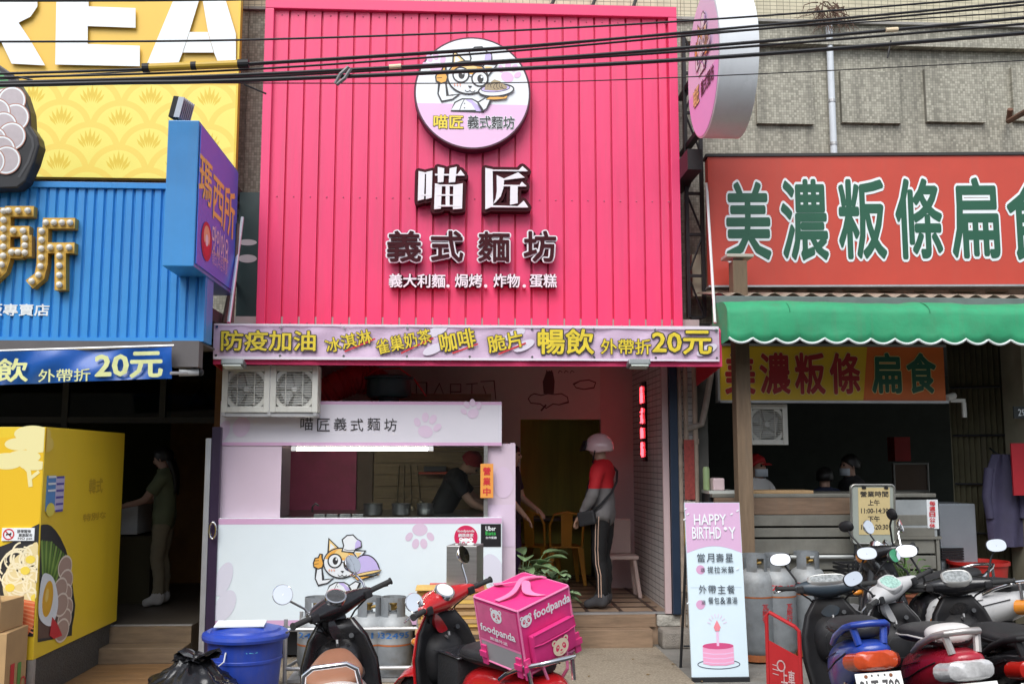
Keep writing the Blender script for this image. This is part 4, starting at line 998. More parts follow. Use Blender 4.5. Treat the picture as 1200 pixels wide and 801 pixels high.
# inside: white counter, hanging lamp
m = MB(); a = at(141, 626, .9); b = at(162, 590, .9); m.box((a.x, .9, a.z), (b.x, 1.4, b.z), bev=.01)
tag(m.build('white_cabinet', M('dim white', (.6, .62, .62), .5)), 'small pale cabinet in the dark shop left of the woman', 'cabinet')
m = MB(); a = at(136, 708, 1.0); b = at(180, 630, 1.0); m.box((a.x, .92, FZ), (b.x, 1.6, at(160, 628, .92).z)); tag(m.build('counter', M('dark counter', (.06, .05, .02), .6)), 'dark low counter in front of the woman in the left shop', 'counter')
c = at(236, 472, 1.6); pdn = thing('pendant_lamp', 'dark round pendant lamp shade by the brown wall of the left shop', 'lamp', c)
m = MB(); m.lathe([(.03, .16), (.06, .14), (.12, .03), (.14, -.05), (.135, -.05)], c=c, n=20, cap=False); m.build('lamp_shade', M('lamp copper', (.15, .06, .02), .35, .6), pdn, smooth=True); m = MB(); m.cyl(c + Vector((0, 0, .15)), (c.x, c.y, ZC), .006, n=6); m.build('cord', BLACK, pdn)
# ================================================================== PINK KITCHEN STALL
YK = -.7
st = thing('food_stall', 'pink and white kitchen stall with paw prints, serving window and cat cook emblem', 'food stall', at(420, 735, YK))
PALEP = M('pale pink board', (.66, .53, .63), .4, var=.03); LPK = M('lilac trim', (.66, .40, .60), .4, var=.03); WBL = M('white board', (.75, .84, .88), .33, var=.02); WB2 = M('white header board', (.68, .66, .72), .35, var=.02); PAWC = M('paw lilac', (.68, .54, .68), .4, var=0); PAWD = M('paw pale', (.68, .68, .78), .4, var=0)
fk = wall(YK)
kx0 = at(257, 520, YK).x; kx1 = at(588, 520, YK).x; cxa = at(248, 680, YK).x; cxb = at(588, 680, YK).x
zh1 = fk.px(420, 470)[1]; zh0 = fk.px(420, 522)[1]; zc1 = fk.px(420, 606)[1]; zc0 = fk.px(420, 731)[1]; zw0 = fk.px(450, 603)[1]
YKB = .75
m = MB(); m.box((kx0, YK, zh0 + .001), (kx1, YKB, zh1), bev=.003); hd = m.build('header', WB2, st)
F = Flat(fk, base=.001)
for a, b in ((zh0 + .002, zh0 + .03), (zh1 - .028, zh1 - .002)): F.poly([(kx0 + .002, a), (kx1 - .002, a), (kx1 - .002, b), (kx0 + .002, b)], LPK, up=False)
F.z += .001
q = fk.px(500, 500); paw(F, q[0], q[1], .13, PAWC, -15); q = fk.px(553, 483); paw(F, q[0], q[1] + .02, .1, PAWC, 20)
for px, py, rx, ry in ((283, 500, .075, .09), (262, 505, .05, .1)): q = fk.px(px, py); F.poly([(max(p[0], kx0 + .003), p[1]) for p in ell(*q, rx, ry, -20)], PAWC)
F.build('header_print', st)
fk2 = wall(YK - .004)
for i, ch in enumerate('喵匠義式麵坊'):
    px = 352 + i * 19.6; lettering(st, fk2, ch, (px, 489 + (i % 2), px + 15, 504 + (i % 2)), INK, .004, .002)
# corner posts and the counter
m = MB(); xp1 = at(329, 560, YK).x; m.box((kx0 + .02, YK + .01, zc1), (xp1, YK + .5, zh0)); m.build('post', PALEP, st)
xg1 = at(567, 560, YK).x; xr0, xr1 = at(571, 560, YK + .06).x, at(604, 560, YK + .06).x
m = MB(); m.box((xr0, YK + .06, .02), (xr1, YK + .16, zh0 + .02)); m.box((xr1 - .04, YK + .161, .02), (xr1, YKB, zh0 + .03)); pp = m.build('side_panel', PALEP, st)
F = Flat(wall(YK + .058), base=.001); q = F.fr.px(590, 565); F.poly(ell(q[0], q[1], .09, .14), PAWC); F.poly([F.fr.px(572, 591), F.fr.px(603, 591), F.fr.px(603, 640), F.fr.px(572, 640)], PAWC); F.build('panel_print', st)
m = MB(); m.box((xg1 - .0, YK + .0, zc1), (xg1 + .035, YK + .05, zh0)); m.build('mullion', STEEL, st)
m = MB(); m.box((cxa, YK - .06, zc0), (cxb, YK + .0, zc1), bev=.003); cpn = m.build('counter_panel', WBL, st)
m = MB(); m.box((cxa + .01, YK + .002, zc1 - .04), (cxb - .005, YKB, zc1 - .003)); m.build('worktop', STEEL, st)
m = MB(); m.box((cxa + .05, YK + .2, .03), (cxb - .03, YK + .25, zc1 - .05)); m.build('under_panel', DARK, st)
fc = wall(YK - .06); F = Flat(fc, base=.001)
F.poly([(cxa + .003, zc1 - .052), (cxb - .003, zc1 - .052), (cxb - .003, zc1 - .003), (cxa + .003, zc1 - .003)], LPK); F.poly([(cxa + .003, zc0 + .003), (cxb - .003, zc0 + .003), (cxb - .003, zc0 + .05), (cxa + .003, zc0 + .05)], LPK, up=False)
q = fc.px(492, 625); paw(F, q[0], q[1] - .005, .13, PAWC, 180)
for px, py, rx, ry, a in ((262, 678, .07, .15, -18), (264, 709, .08, .14, -24)): q = fc.px(px, py); F.poly([(max(p[0], cxa + .004), p[1]) for p in ell(*q, rx, ry, a)], PAWD)
q = fc.px(578, 668); F.poly([(min(p[0], cxb - .004), p[1]) for p in ell(*q, .09, .15, 20)], PAWD)
F.build('counter_print', st)
q = fc.px(400, 659); es = .232
F = Flat(wall(YK - .064), tf=lambda p: (q[0] + p[0] * es, q[1] - .12 * es + p[1] * es), base=.001); cat_emblem(F, 'cloche'); F.build('emblem_cat', st)
fc2 = wall(YK - .063); lettering(st, fc2, '・鍋專用', (430, 703, 448, 709), M('print slate', (.25, .32, .42), .4, var=0), 0, .001)
# stickers on the counter
F = Flat(fc, base=.003); q = fc.px(546, 629); RED_ = M('sticker magenta red', (.62, .02, .10), .4, var=0); F.poly(ell(q[0], q[1], .108, .108), PRINTW); F.poly(ell(q[0], q[1], .103, .103), RED_)
def panda(F, cx, cy, s, fg, bg, rot=0):
    c, k = math.cos(R(rot)), math.sin(R(rot))
    def e(x, y, rx, ry, a, m): F.poly(ell(cx + (x * c - y * k) * s, cy + (x * k + y * c) * s, rx * s, ry * s, a + rot, 24), m)
    e(-.75, .62, .3, .3, 0, fg); e(.75, .62, .3, .3, 0, fg); e(-.72, .6, .15, .15, 0, bg); e(.72, .6, .15, .15, 0, bg)
    e(0, 0, 1, .84, 0, fg); e(-.42, .02, .22, .32, -25, bg); e(.42, .02, .22, .32, 25, bg); e(-.38, .08, .09, .1, 0, fg); e(.38, .08, .09, .1, 0, fg); e(0, -.3, .14, .09, 0, bg)
    F.stroke([(cx + (x * c - y * k) * s, cy + (x * k + y * c) * s) for x, y in ell(0, -.46, .2, .14, 0, 8, 200, 340)], .06 * s, bg)
panda(F, q[0], q[1] - .055, .058, PRINTW, RED_); F.build('sticker', st)
fc3 = wall(YK - .067); lettering(st, fc3, 'foodpanda', (536, 620, 556, 624), PRINTW, .01, .001); lettering(st, fc3, '網路商家', (537, 624.5, 555, 629), PRINTW, .02, .001)
o, c = sheet(st, fc, (563.5, 613.5, 587, 640), M('sticker black', (.015, .015, .017), .35, var=0), .005); o.name = 'sticker'
fc4 = wall(YK - .066); lettering(st, fc4, 'Uber', (569, 616, 581, 621.5), PRINTW, .02, .001); lettering(st, fc4, 'Eats', (569, 622, 581, 626.5), M('print bright green', (.05, .5, .1), .4, var=0), .02, .001); lettering(st, fc4, '合作餐廳', (569, 628, 582, 631), PRINTW, .01, .001)
# orange open sign, hung on the mullion
fo = wall(YK - .02); og = thing('open_sign', 'narrow orange open sign with red characters hung on the serving window frame', 'sign', at(570, 583, YK - .02))
c = fo.box(563, 543, 578, 583); m = MB(); m.box((c[0]-c[2]/2, YK - .03, c[1]-c[3]/2), (c[0]+c[2]/2, YK - .018, c[1]+c[3]/2)); m.build('board', M('orange board', (.80, .33, .06), .5, var=.05), og)
fo2 = wall(YK - .03)
for i, ch in enumerate('營業中'): lettering(og, fo2, ch, (566, 547 + i * 12, 575, 556.5 + i * 12), M('print red', ), .03, .002)
# window glass
m = MB(); m.box((xp1, YK + .012, zc1 + .005), (xg1, YK + .018, zh0 - .02)); m.build('window_pane', glass_mat('clear pane', (.86, .88, .88), .5), st)
# back of the stall: pink panel, wooden boards
m = MB(); xk = at(330, 560, YKB).x; xk2 = at(414, 560, YKB).x; m.box((xk - .25, YKB + .001, .3), (xk2 + .03, YKB + .05, ZC - .7)); m.build('rear_panel', M('magenta board', (.60, .10, .24), .5, var=.2, dirt=.3), st)
m = MB(); m.box((xk2 + .04, YKB + .001, .3), (xk2 + .2, YKB + .05, zh0 + .1)); m.build('rear_post', M('grey brown post', (.20, .14, .11), .6, var=.2), st)
BRD = M('brown plank wall', (.36, .27, .17), .7, var=.4, vs=2, stretch=(1, 1, 12)); m = MB()
for i in range(12): m.box((xk2 + .21, YKB + .01 + .0, 1.0 + i * .12), (kx1 - .05, YKB + .05, 1.115 + i * .12))
m.build('plank_wall', BRD, st)
# things in the stall
for px, r_, lab in ((437, .085, 'left'), (470, .085, 'mid'), (498, .075, 'right')):
    labs = {'left': 'wide steel pot on the stall counter, leftmost of the three pots', 'mid': 'steel pot on the stall counter between the two other pots', 'right': 'smallest steel pot on the stall counter, nearest the cook'}
    c = at(px, 604, YK + .16); t = thing('steel_pot', labs[lab], 'pot', (c.x, c.y, zc1 - .003), group='steel pots on the stall counter')
    m = MB(); m.lathe([(r_ * .9, 0), (r_, .01), (r_, .1), (r_ + .006, .104), (r_ - .006, .104), (r_ - .008, .02), (.001, .015)], c=(c.x, c.y, zc1 + .012), n=24); m.build('bowl', STEEL, t, smooth=True)
    m = MB(); m.tube([(c.x - r_, c.y, zc1 + .11), (c.x - r_ * .5, c.y - .05, zc1 + .1), (c.x + r_ * .6, c.y - r_ * .8, zc1 + .06)], .004, 6); m.build('handle', CHROME, t)
trays = MB()
for i in range(4): x = at(375 + i * 15, 603, YK + .1).x; trays.box((x - .05, YK + .05, zc1 + .0), (x + .05, YK + .2, zc1 + .028), bev=.004)
tag(trays.build('ingredient_trays', STEEL), 'row of low steel ingredient trays along the left of the stall counter', 'trays')
m = MB(); c = at(366, 600, YK + .12); m.tube([c, c + Vector((0, 0, .05)), c + Vector((.03, -.02, .08)), c + Vector((.06, -.03, .06))], .009, 8); tag(m.build('tap', CHROME), 'small chrome tap at the left end of the stall counter', 'tap')
# hanging utensils on the planks
for i, (px, ln) in enumerate(((468, .42), (474, .5), (481, .46), (489, .4))):
    c = at(px, 545, YKB - .05); u = MB(); u.cyl(c, c + Vector((.02 * (i - 1), 0, -ln)), .007, n=6); u.ball(c + Vector((.02 * (i - 1), -.01, -ln)), (.04, .015, .05), 10, 6)
    tag(u.build('ladle', M('old steel', (.3, .26, .2), .4, .8)), ['first dark ladle from the left hanging on the plank wall', 'longest ladle hanging on the plank wall inside the stall', 'third ladle from the left hanging on the plank wall', 'shortest ladle hanging on the plank wall inside the stall'][i], 'ladle', 'ladles hanging in the stall')
m = MB(); a = at(491, 555, YKB - .12); b = at(530, 551, YKB - .12); m.box((a.x, YKB - .25, a.z), (b.x, YKB, a.z + .02)); shf = m.build('shelf', M('red shelf', (.5, .06, .03), .5)); tag(shf, 'short red shelf on the plank wall behind the cook', 'shelf')
m = MB(); m.box((a.x + .05, YKB - .22, a.z + .022), (a.x + .28, YKB - .05, a.z + .08), bev=.01); tag(m.build('storage_box', M('dark box', (.06, .06, .08), .5)), 'dark storage box on the red shelf in the stall', 'box')
# fluorescent tube
tl = thing('tube_light', 'lit fluorescent tube under the header of the pink stall', 'lamp', at(424, 526, YK - .02))
a = at(342, 525.5, YK + .0); b = at(508, 525.5, YK + .0); z = zh0 - .028
m = MB(); m.cyl((a.x + .05, YK - .02, z), (b.x - .05, YK - .02, z), .013, n=12); m.build('tube', M('lit tube', (1, .93, .72), .5, var=0, emit=26), tl)
m = MB(); m.box((a.x, YK - .04, z - .02), (a.x + .05, YK + .0, z + .024), bev=.004); m.box((b.x - .05, YK - .04, z - .02), (b.x, YK + .0, z + .024), bev=.004); m.box((a.x + .051, YK - .03, z + .016), (b.x - .051, YK - .0, z + .026)); m.build('housing', WHITE, tl)
# ---- twin extractor fans
FANW = M('aged white fan paint', (.60, .60, .55), .45, var=.12, dirt=.35)
def wall_fan(c, s, label, group, dark=1.0):
    t = thing('extractor_fan', label, 'fan', c, group=group); h = s / 2; y = c.y
    m = MB()
    b_ = .05
    m.box((c.x - h, y - .02, c.z - h), (c.x - h + b_, y + .2, c.z + h)); m.box((c.x + h - b_, y - .02, c.z - h), (c.x + h, y + .2, c.z + h)); m.box((c.x - h + b_, y - .018, c.z + h - b_), (c.x + h - b_, y + .2, c.z + h - .001)); m.box((c.x - h + b_, y - .018, c.z - h + .001), (c.x + h - b_, y + .2, c.z - h + b_))
    m.build('frame', FANW, t, bevel=.003)
    r_ = h * .80
    pts = 36; ring = ell(c.x, c.z, r_, r_, n=pts); m = MB(); fr_ = wall(y)
    sq = []
    for i in range(pts):
        a = 2 * math.pi * i / pts; ca, sa = math.cos(a), math.sin(a); k = (h - b_ - .001) / max(abs(ca), abs(sa)); sq.append((c.x + ca * k, c.z + sa * k))
    m.rings([[fr_(p[0], p[1], .0) for p in sq], [fr_(p[0], p[1], .0) for p in ring], [fr_(p[0], p[1], -.06) for p in ring]], cap=False); m.build('shroud', FANW, t)
    m = MB(); m.box((c.x - r_, y + .15, c.z - r_), (c.x + r_, y + .16, c.z + r_)); m.build('back_plate', M('fan dark', (.42, .40, .40), .6), t)
    m = MB()
    for k in range(5):
        a0 = 2 * math.pi * k / 5
        P = []
        for (rr_, da, dy) in ((.18, -.4, .01), (.93, -.56, .035), (.95, .5, -.015), (.2, .45, -.01)): P.append(Vector((c.x + r_ * rr_ * math.cos(a0 + da), y + .08 + dy, c.z + r_ * rr_ * math.sin(a0 + da))))
        m.face(P)
    m.build('blades', M('fan blade grey', (.52, .53, .52), .4, var=.1, dirt=.3), t, solid=.006)
    m = MB(); m.lathe([(.001, -.02), (r_ * .14, -.018), (r_ * .2, .0), (r_ * .2, .05)], c=(c.x, y + .02, c.z), n=20, m=Matrix(((1,0,0,0),(0,0,1,0),(0,-1,0,0),(0,0,0,1)))); m.build('hub', M('fan hub', (.62, .63, .62), .35), t, smooth=True)
    m = MB()
    for i in range(15):
        z = c.z - r_ + 2 * r_ * (i + .5) / 15; w = math.sqrt(max(0, r_ * r_ - (z - c.z) ** 2)); m.tube([(c.x - w, y - .006, z), (c.x + w, y - .006, z)], .0035, 5)
    for x in (-.45, .45): w = math.sqrt(1 - x * x) * r_; m.tube([(c.x + x * r_, y - .012, c.z - w), (c.x + x * r_, y - .012, c.z + w)], .004, 5)
    m.build('grille', FANW, t); return t
YFN = YK - .16
cL = at(288.5, 455.5, YFN - .02); cR = at(345, 455.5, YFN - .02); sF = (cR.x - cL.x) * .985
wall_fan(cL, sF, 'left of the twin square extractor fans above the pink stall', 'twin extractor fans above the pink stall'); wall_fan(cR, sF, 'right of the twin square extractor fans above the pink stall', 'twin extractor fans above the pink stall')
m = MB(); 
for x in (cL.x - sF / 2 + .02, cL.x + sF / 2, cR.x + sF / 2 - .02): m.box((x - .014, YFN - .035, cL.z - sF / 2 - .03), (x + .014, YFN - .022, cL.z + sF / 2 + .06))
m.box((cL.x - sF / 2, YFN - .02, cL.z - sF / 2 - .035), (cR.x + sF / 2, YFN + .2, cL.z - sF / 2 - .003)); tag(m.build('fan_rack', GALV), 'galvanised rack holding the twin extractor fans above the pink stall', 'rack')
# duct and hood motor above the stall
DUCT = M('red duct hose', (.40, .02, .025), .6, var=.2); m = MB(); P = [at(372, 465, .1), at(395, 452, .1), at(415, 444, .15), at(440, 446, .25), at(452, 462, .3)]
pts = []; 
for i in range(len(P) - 1):
    for k in range(10): pts.append(P[i].lerp(P[i + 1], k / 10))
m.tube(pts, [.135 + (.012 if i % 2 else 0) for i in range(len(pts))], 18); tag(m.build('duct_hose', DUCT, smooth=True), 'red ribbed duct hose on top of the pink stall', 'duct')
hm = thing('hood_motor', 'dark green drum shaped extractor motor on top of the pink stall', 'motor', at(455, 470, .0)); c = at(456, 452, .0)
m = MB(); m.lathe([(.20, -.11), (.215, -.09), (.215, .06), (.24, .065), (.24, .085), (.18, .10), (.05, .11)], c=c, n=28); m.build('drum', M('bottle green paint', (.02, .06, .06), .35, var=.2), hm, smooth=True)
m = MB(); m.cyl(c + Vector((0, 0, -.2)), c + Vector((0, 0, -.11)), .1, n=18); m.build('base', DARK, hm)
m = MB(); m.tube([c + Vector((-.22, 0, .09)), c + Vector((-.12, -.02, .16)), c + Vector((.1, -.02, .17)), c + Vector((.24, 0, .07)), c + Vector((.36, 0, -.1))], .008, 6); m.build('cable', M('print red', ), hm)
# ---- chairs and table in the back room
OR_ = M('yellow metal chair', (.60, .30, .03), .4, .1, var=.15)
def metal_chair(name, label, x, y, rz, mt, grp):
    t = thing(name, label, 'chair', (x, y, FZ), rz, group=grp)
    m = MB(); m.box((-.19, -.19, .43), (.19, .19, .45), bev=.008); m.build('seat', mt, t, local=True)
    for sx in (-1, 1):
        for sy in (-1, 1):
            m = MB(); m.rings([[Vector((sx * .17 + dx * .035, sy * .17 + dy * .02, .43)) for dx, dy in ((-1,-1),(1,-1),(1,1),(-1,1))], [Vector((sx * .215 + dx * .018, sy * .215 + dy * .014, .0)) for dx, dy in ((-1,-1),(1,-1),(1,1),(-1,1))]]); m.build('leg', mt, t, local=True)
    m = MB(); m.tube([(-.19, .18, .45), (-.2, .21, .7), (-.15, .23, .82), (0, .24, .85), (.15, .23, .82), (.2, .21, .7), (.19, .18, .45)], .014, 8); m.rings([[Vector((-.06, .185, .45)), Vector((.06, .185, .45)), Vector((.06, .195, .45)), Vector((-.06, .195, .45))], [Vector((-.07, .235, .84)), Vector((.07, .235, .84)), Vector((.07, .245, .84)), Vector((-.07, .245, .84))]]); m.build('backrest', mt, t, local=True)
    return t
c = atZ(665, 672, FZ); metal_chair('metal_chair', 'yellow metal chair straight behind the planter, back turned to the door', at(660, 640, 2.3).x, 2.3, R(185), OR_, 'yellow metal chairs')
metal_chair('metal_chair', 'yellow metal chair half hidden by the pink stall side panel', at(629, 640, 2.4).x, 2.4, R(150), OR_, 'yellow metal chairs')
tb = thing('dining_table', 'dark dining table behind the yellow metal chairs', 'table', (at(650, 620, 2.88).x, 2.88, FZ)); m = MB(); m.cbox(tb.location + Vector((0, 0, .73)), (1.2, .5, .04), bev=.006); m.build('tabletop', M('dark table wood', (.06, .04, .025), .4), tb)
for sx in (-1, 1):
    for sy in (-1, 1): c = tb.location + Vector((sx * .5, sy * .2, 0)); m = MB(); m.cyl(c, c + Vector((0, 0, .71)), .02, n=8); m.build('leg', DARK, tb)
# white stool by the brick wall
PKS_ = M('pale stool', (.60, .46, .42), .5); sx_, sy_ = at(728, 690, 1.2).x, 1.2
t = thing('step_stool', 'pale stool with a box backed seat by the brick wall behind the rider', 'stool', (sx_, sy_, FZ)); m = MB(); m.box((sx_ - .17, sy_ - .15, FZ + .4), (sx_ + .17, sy_ + .15, FZ + .44), bev=.01); m.build('seat', PKS_, t)
for a in (-1, 1):
    for b in (-1, 1): m = MB(); m.tube([(sx_ + a * .13, sy_ + b * .11, FZ + .4), (sx_ + a * .18, sy_ + b * .15, FZ)], .022, 8); m.build('leg', PKS_, t)
m = MB(); m.box((sx_ - .17, sy_ + .1, FZ + .441), (sx_ + .13, sy_ + .14, FZ + .82), bev=.02); m.build('backrest', PKS_, t)
# neon sign on the brick wall
ns = thing('neon_sign', 'red neon characters running down the white brick wall', 'neon sign', (XR - .02, .9, 2))
NEO = M('neon red', (1, .06, .08), .5, var=0, emit=4)
fn = Frame((XR - .03, 0, 0), (0, -1, 0), (0, 0, 1))
for i, (ch, y0, y1) in enumerate((('義', 456, 476), ('式', 480, 499), ('麵', 502, 515), ('坊', 518, 536))):
    yy = .95; c = atX(742, 480, XR - .03)
    a = fn.px(742, y0)[1]; b = fn.px(742, y1)[1]
    lettering(ns, fn, ch, (-1.15, (a + b) / 2, .14, abs(a - b) * .9), NEO, -.012, .01, .012, coords=True, name='tube')
m = MB(); m.box((XR - .022, 1.0, fn.px(742, 540)[1]), (XR - .002, 1.3, fn.px(742, 452)[1])); m.build('backing', glass_mat('acrylic', (.95, .95, .95), .3), ns)
# ================================================================== things in front of the stall
# gas cylinders
CYLG = M('cylinder grey', (.24, .26, .275), .5, .2, var=.25, dirt=.7, vs=8); CYLT = M('cylinder pale top', (.33, .35, .36), .5, .15, var=.3, dirt=.6, vs=8); BLUEP = M('stencil blue', (.05, .2, .55), .5, var=.2, vs=30); REDP = M('stencil red', (.55, .04, .05), .5, var=.3, vs=30); RRST = M('rust orange', (.42, .13, .04), .7, var=.4, vs=9)
def gas_cylinder(x, y, z, label, grp, mark, stamp, rz=0, rust=False, h=.62, r=.155):
    t = thing('gas_cylinder', label, 'gas cylinder', (x, y, z), rz, group=grp)
    m = MB(); m.lathe([(r * .6, .03), (r * .9, .05), (r, .1), (r, h), (r * .97, h + .03), (r * .8, h + .08), (r * .45, h + .115), (.035, h + .125), (.035, h + .14)], n=32); m.build('tank', CYLG, t, local=True, smooth=True, angle=60)
    m = MB(); m.lathe([(r + .0015, h - .11), (r + .0015, h), (r * .97 + .002, h + .03), (r * .8 + .002, h + .08), (r * .46, h + .117)], n=32, cap=False); m.build('shoulder', CYLT, t, local=True, smooth=True, angle=60)
    m = MB(); m.lathe([(r * .85, 0), (r * .9, .0), (r * .9, .07)], n=28, cap=False); m.build('foot_ring', RRST if rust else CYLG, t, local=True, solid=.004)
    m = MB(); m.lathe([(r + .0015, h - .125), (r + .003, h - .12), (r + .0015, h - .112)], n=32, cap=False); m.build('weld_band', RRST, t, local=True, smooth=True)
    m = MB(); R0 = r * .66
    def arc(a0, a1, z0, z1): m.rings([[Vector((R0 * math.cos(R(a0 + (a1 - a0) * i / 16)), R0 * math.sin(R(a0 + (a1 - a0) * i / 16)), z)) for i in range(17)] for z in (z0, z1)], cap=False, closed=False)
    arc(0, 359.9, h + .21, h + .245); arc(200, 250, h + .09, h + .21); arc(290, 340, h + .09, h + .21); arc(60, 120, h + .09, h + .21)
    m.build('collar', CYLG, t, local=True, solid=.005)
    m = MB(); m.cyl((0, 0, h + .12), (0, 0, h + .18), .022, n=12); m.cyl((0, 0, h + .16), (.055, -.02, h + .165), .014, n=10); m.lathe([(.03, h + .18), (.034, h + .19), (.03, h + .21), (.01, h + .215)], n=14); m.build('valve', M('brass', (.45, .3, .1), .4, .8), t, local=True)
    # stencils wrapped on the tank
    def wrap(body, zc, hh, span, mt, vertical=False):
        mb = MB(); flat = Frame((0, 0, 0), (1, 0, 0), (0, 0, 1)); add_text(mb, flat, body, (0, 0, span, hh), .02, 0)
        for v in mb.bm.verts:
            a = -math.pi / 2 + v.co.x / r; zz = zc + v.co.z; rr_ = (r + .003) if zz < h else (r + .003 - (zz - h) * .35); v.co = Vector((math.cos(a) * rr_, math.sin(a) * rr_, zz))
        return mb.build('stencil', mt, t, local=True)
    if mark: wrap(mark, h - .04, .045, .3, BLUEP if stamp[1] == 'b' else REDP)
    if stamp[0]: wrap(stamp[0], h - .25, .15, .06, BLUEP if stamp[1] == 'b' else REDP)
    return t
yc_ = -1.35; gz = 0
G1 = 'gas cylinders in front of the pink stall'
def cyl_at(px, y, z, *a, **k): return gas_cylinder(at(px, 720, y).x, y, z, *a, **k)
zg = .04
cyl_at(372, yc_, zg, 'grey gas cylinder with blue stencil, leftmost of the three behind the brown seated scooter', G1, '24061', ('專\n順', 'b'), h=.36)
cyl_at(432, yc_, zg, 'grey gas cylinder mostly hidden behind the black scooter handlebar', G1, '30118', ('', 'b'), rz=.3, h=.36)
cyl_at(461, yc_ - .02, zg, 'grey gas cylinder with blue number, between the black and the red scooter', G1, '032495', ('', 'b'), h=.36)
rk = thing('cylinder_rack', 'galvanised pipe rack holding the gas cylinders before the pink stall', 'rack', (at(415, 740, -1.6).x, -1.6, 0)); m = MB()
xa_, xb_ = at(334, 770, -1.55).x, at(490, 770, -1.55).x
for z in (.12, .42): m.tube([(xa_ + .06, -1.15, z), (xa_, -1.55, z), (xb_, -1.55, z), (xb_, -1.15, z)], .016, 8)
for x, y in ((xa_, -1.55), (xb_, -1.55), (xa_ + .06, -1.15), (xb_, -1.15)): m.cyl((x, y, 0), (x, y, .5), .016, n=8)
m.build('rail', GALV, rk)
m = MB(); m.box((xa_ + .02, -1.54, .01), (xb_ - .02, -1.12, .035)); m.build('base_plate', GALV, rk)
# steel tin on stacked cardboard
x, y = at(545, 690, -1.5).x, -1.5
zt0 = at(545, 690, -1.6).z
t = thing('cardboard_stack', 'stack of flattened yellow and red cardboard under the square steel tin', 'cardboard', (x - .1, y, 0)); m = MB()
rn = random.Random(8); k = 0; z = .0
xs0, xs1_ = at(487, 700, -1.65).x, at(572, 700, -1.65).x
CC = [M('yellow print card', (.66, .42, .10), .6, var=.15), M('red print card', (.55, .08, .06), .6, var=.2), CARD, M('dark card', (.12, .08, .05), .8)]
while z < zt0 - .012:
    th = .03; m.mat(rn.choice((2, 2, 2, 3, 0)) if z < zt0 - .12 else (0 if k % 2 else 2)); o_ = rn.uniform(-.03, .03); m.box((xs0 + o_ + .02, -1.68 + rn.uniform(-.02, .02), z), (xs1_ + rn.uniform(-.05, .03), -1.2, z + th - .003)); z += th; k += 1
m.mat(1); m.box((xs0 + .1, -1.69, z), (xs1_ - .03, -1.21, z + .012)); m.mat(0); m.box((xs0 + .0, -1.72, z + .013), (xs0 + .22, -1.4, z + .02))
m.build('sheets', CC, t); ztop_ = z + .014
tn = thing('steel_tin', 'square steel oil tin standing on the cardboard stack', 'tin', (x, -1.46, ztop_), R(-14)); hw = .125; hh = at(545, 638, -1.5).z - ztop_
m = MB(); m.box((-hw, -hw, 0.001), (hw, hw, hh), bev=.006); m.build('can', STEEL, tn, local=True)
m = MB(); m.lathe([(.03, hh), (.03, hh + .012), (.02, hh + .016)], n=16, c=(.05, -.02, 0)); m.lathe([(.012, hh), (.012, hh + .008)], n=10, c=(-.06, -.05, 0)); m.build('cap', WHITE, tn, local=True)
m = MB(); m.tube([(-.05, .04, hh), (-.05, .04, hh + .03), (.05, .06, hh + .03), (.05, .06, hh)], .004, 6); m.build('handle', STEEL, tn, local=True)
# plants
LEAF = M('leaf green', (.05, .14, .035), .45, var=.5, vs=30); LEAFV = M('variegated leaf', (.17, .27, .12), .5, var=.75, vs=38); STEM = M('plant stem', (.10, .16, .05), .6); POT = M('dark pot', (.07, .05, .045), .7)
def leafy(label, x, y, z0, n, lw, ll, seed, tall, spread, leafm, potr=.13, poth=.2, potm=None, lift=.5):
    t = thing('potted_plant', label, 'plant', (x, y, z0)); rn = random.Random(seed)
    m = MB(); m.lathe([(potr * .75, 0), (potr, poth), (potr * 1.06, poth), (potr * 1.06, poth - .02)], c=(x, y, z0), n=20); m.build('pot', potm or POT, t, smooth=True)
    lf, sm = MB(), MB()
    for i in range(n):
        a = rn.uniform(0, 2 * math.pi); h = rn.uniform(.25, 1) * tall; b = Vector((x + rn.uniform(-.04, .04), y + rn.uniform(-.04, .04), z0 + poth)); tip = b + Vector((math.cos(a) * spread * rn.uniform(.15, .6), math.sin(a) * spread * .6 * rn.uniform(.15, .6), h)); sm.tube([b, b.lerp(tip, .5) + Vector((0, 0, .03)), tip], [.008, .006, .004], 5)
        d = Vector((math.cos(a + rn.uniform(-.5, .5)), math.sin(a + rn.uniform(-.5, .5)), rn.uniform(-.1, lift))).normalized(); L_ = ll * rn.uniform(.65, 1.1); w = lw * rn.uniform(.7, 1.1); up = Vector((0, 0, 1)); sd = d.cross(up).normalized()
        rows = []
        for k in range(7):
            s_ = k / 6; ww = w * math.sin(math.pi * min(1, s_ * .93 + .05)) ** .75; c = tip + d * L_ * s_ - up * (.28 * L_ * s_ * s_); rows.append([c - sd * ww / 2 + up * ww * .18, c - sd * ww / 4 + up * ww * .04, c, c + sd * ww / 4 + up * ww * .04, c + sd * ww / 2 + up * ww * .18])
        lf.rings(rows, cap=False, closed=False)
    lf.build('foliage', leafm, t, smooth=True, solid=.002); sm.build('stem', STEM, t); return t
gb = at(622, 690, -.45); leafy('broad leaved green plant close beside the pink stall panel', at(614, 660, -.42).x, -.42, .28, 24, .14, .26, 4, .42, .5, LEAFV, .14, .22)
leafy('low spreading variegated plant behind the pink delivery box', at(645, 690, -.45).x, -.50, .24, 50, .09, .13, 9, .30, .32, M('pale variegated leaf', (.26, .38, .20), .5, var=.8, vs=34), .14, .18, lift=.7)
m = MB(); m.box((at(604, 700, -.4).x, -.62, .0), (at(668, 700, -.4).x, -.27, .2), bev=.01); tag(m.build('planter_stand', M('dark stand', (.06, .05, .045), .7)), 'dark low stand carrying the two leafy plants by the stall', 'stand')
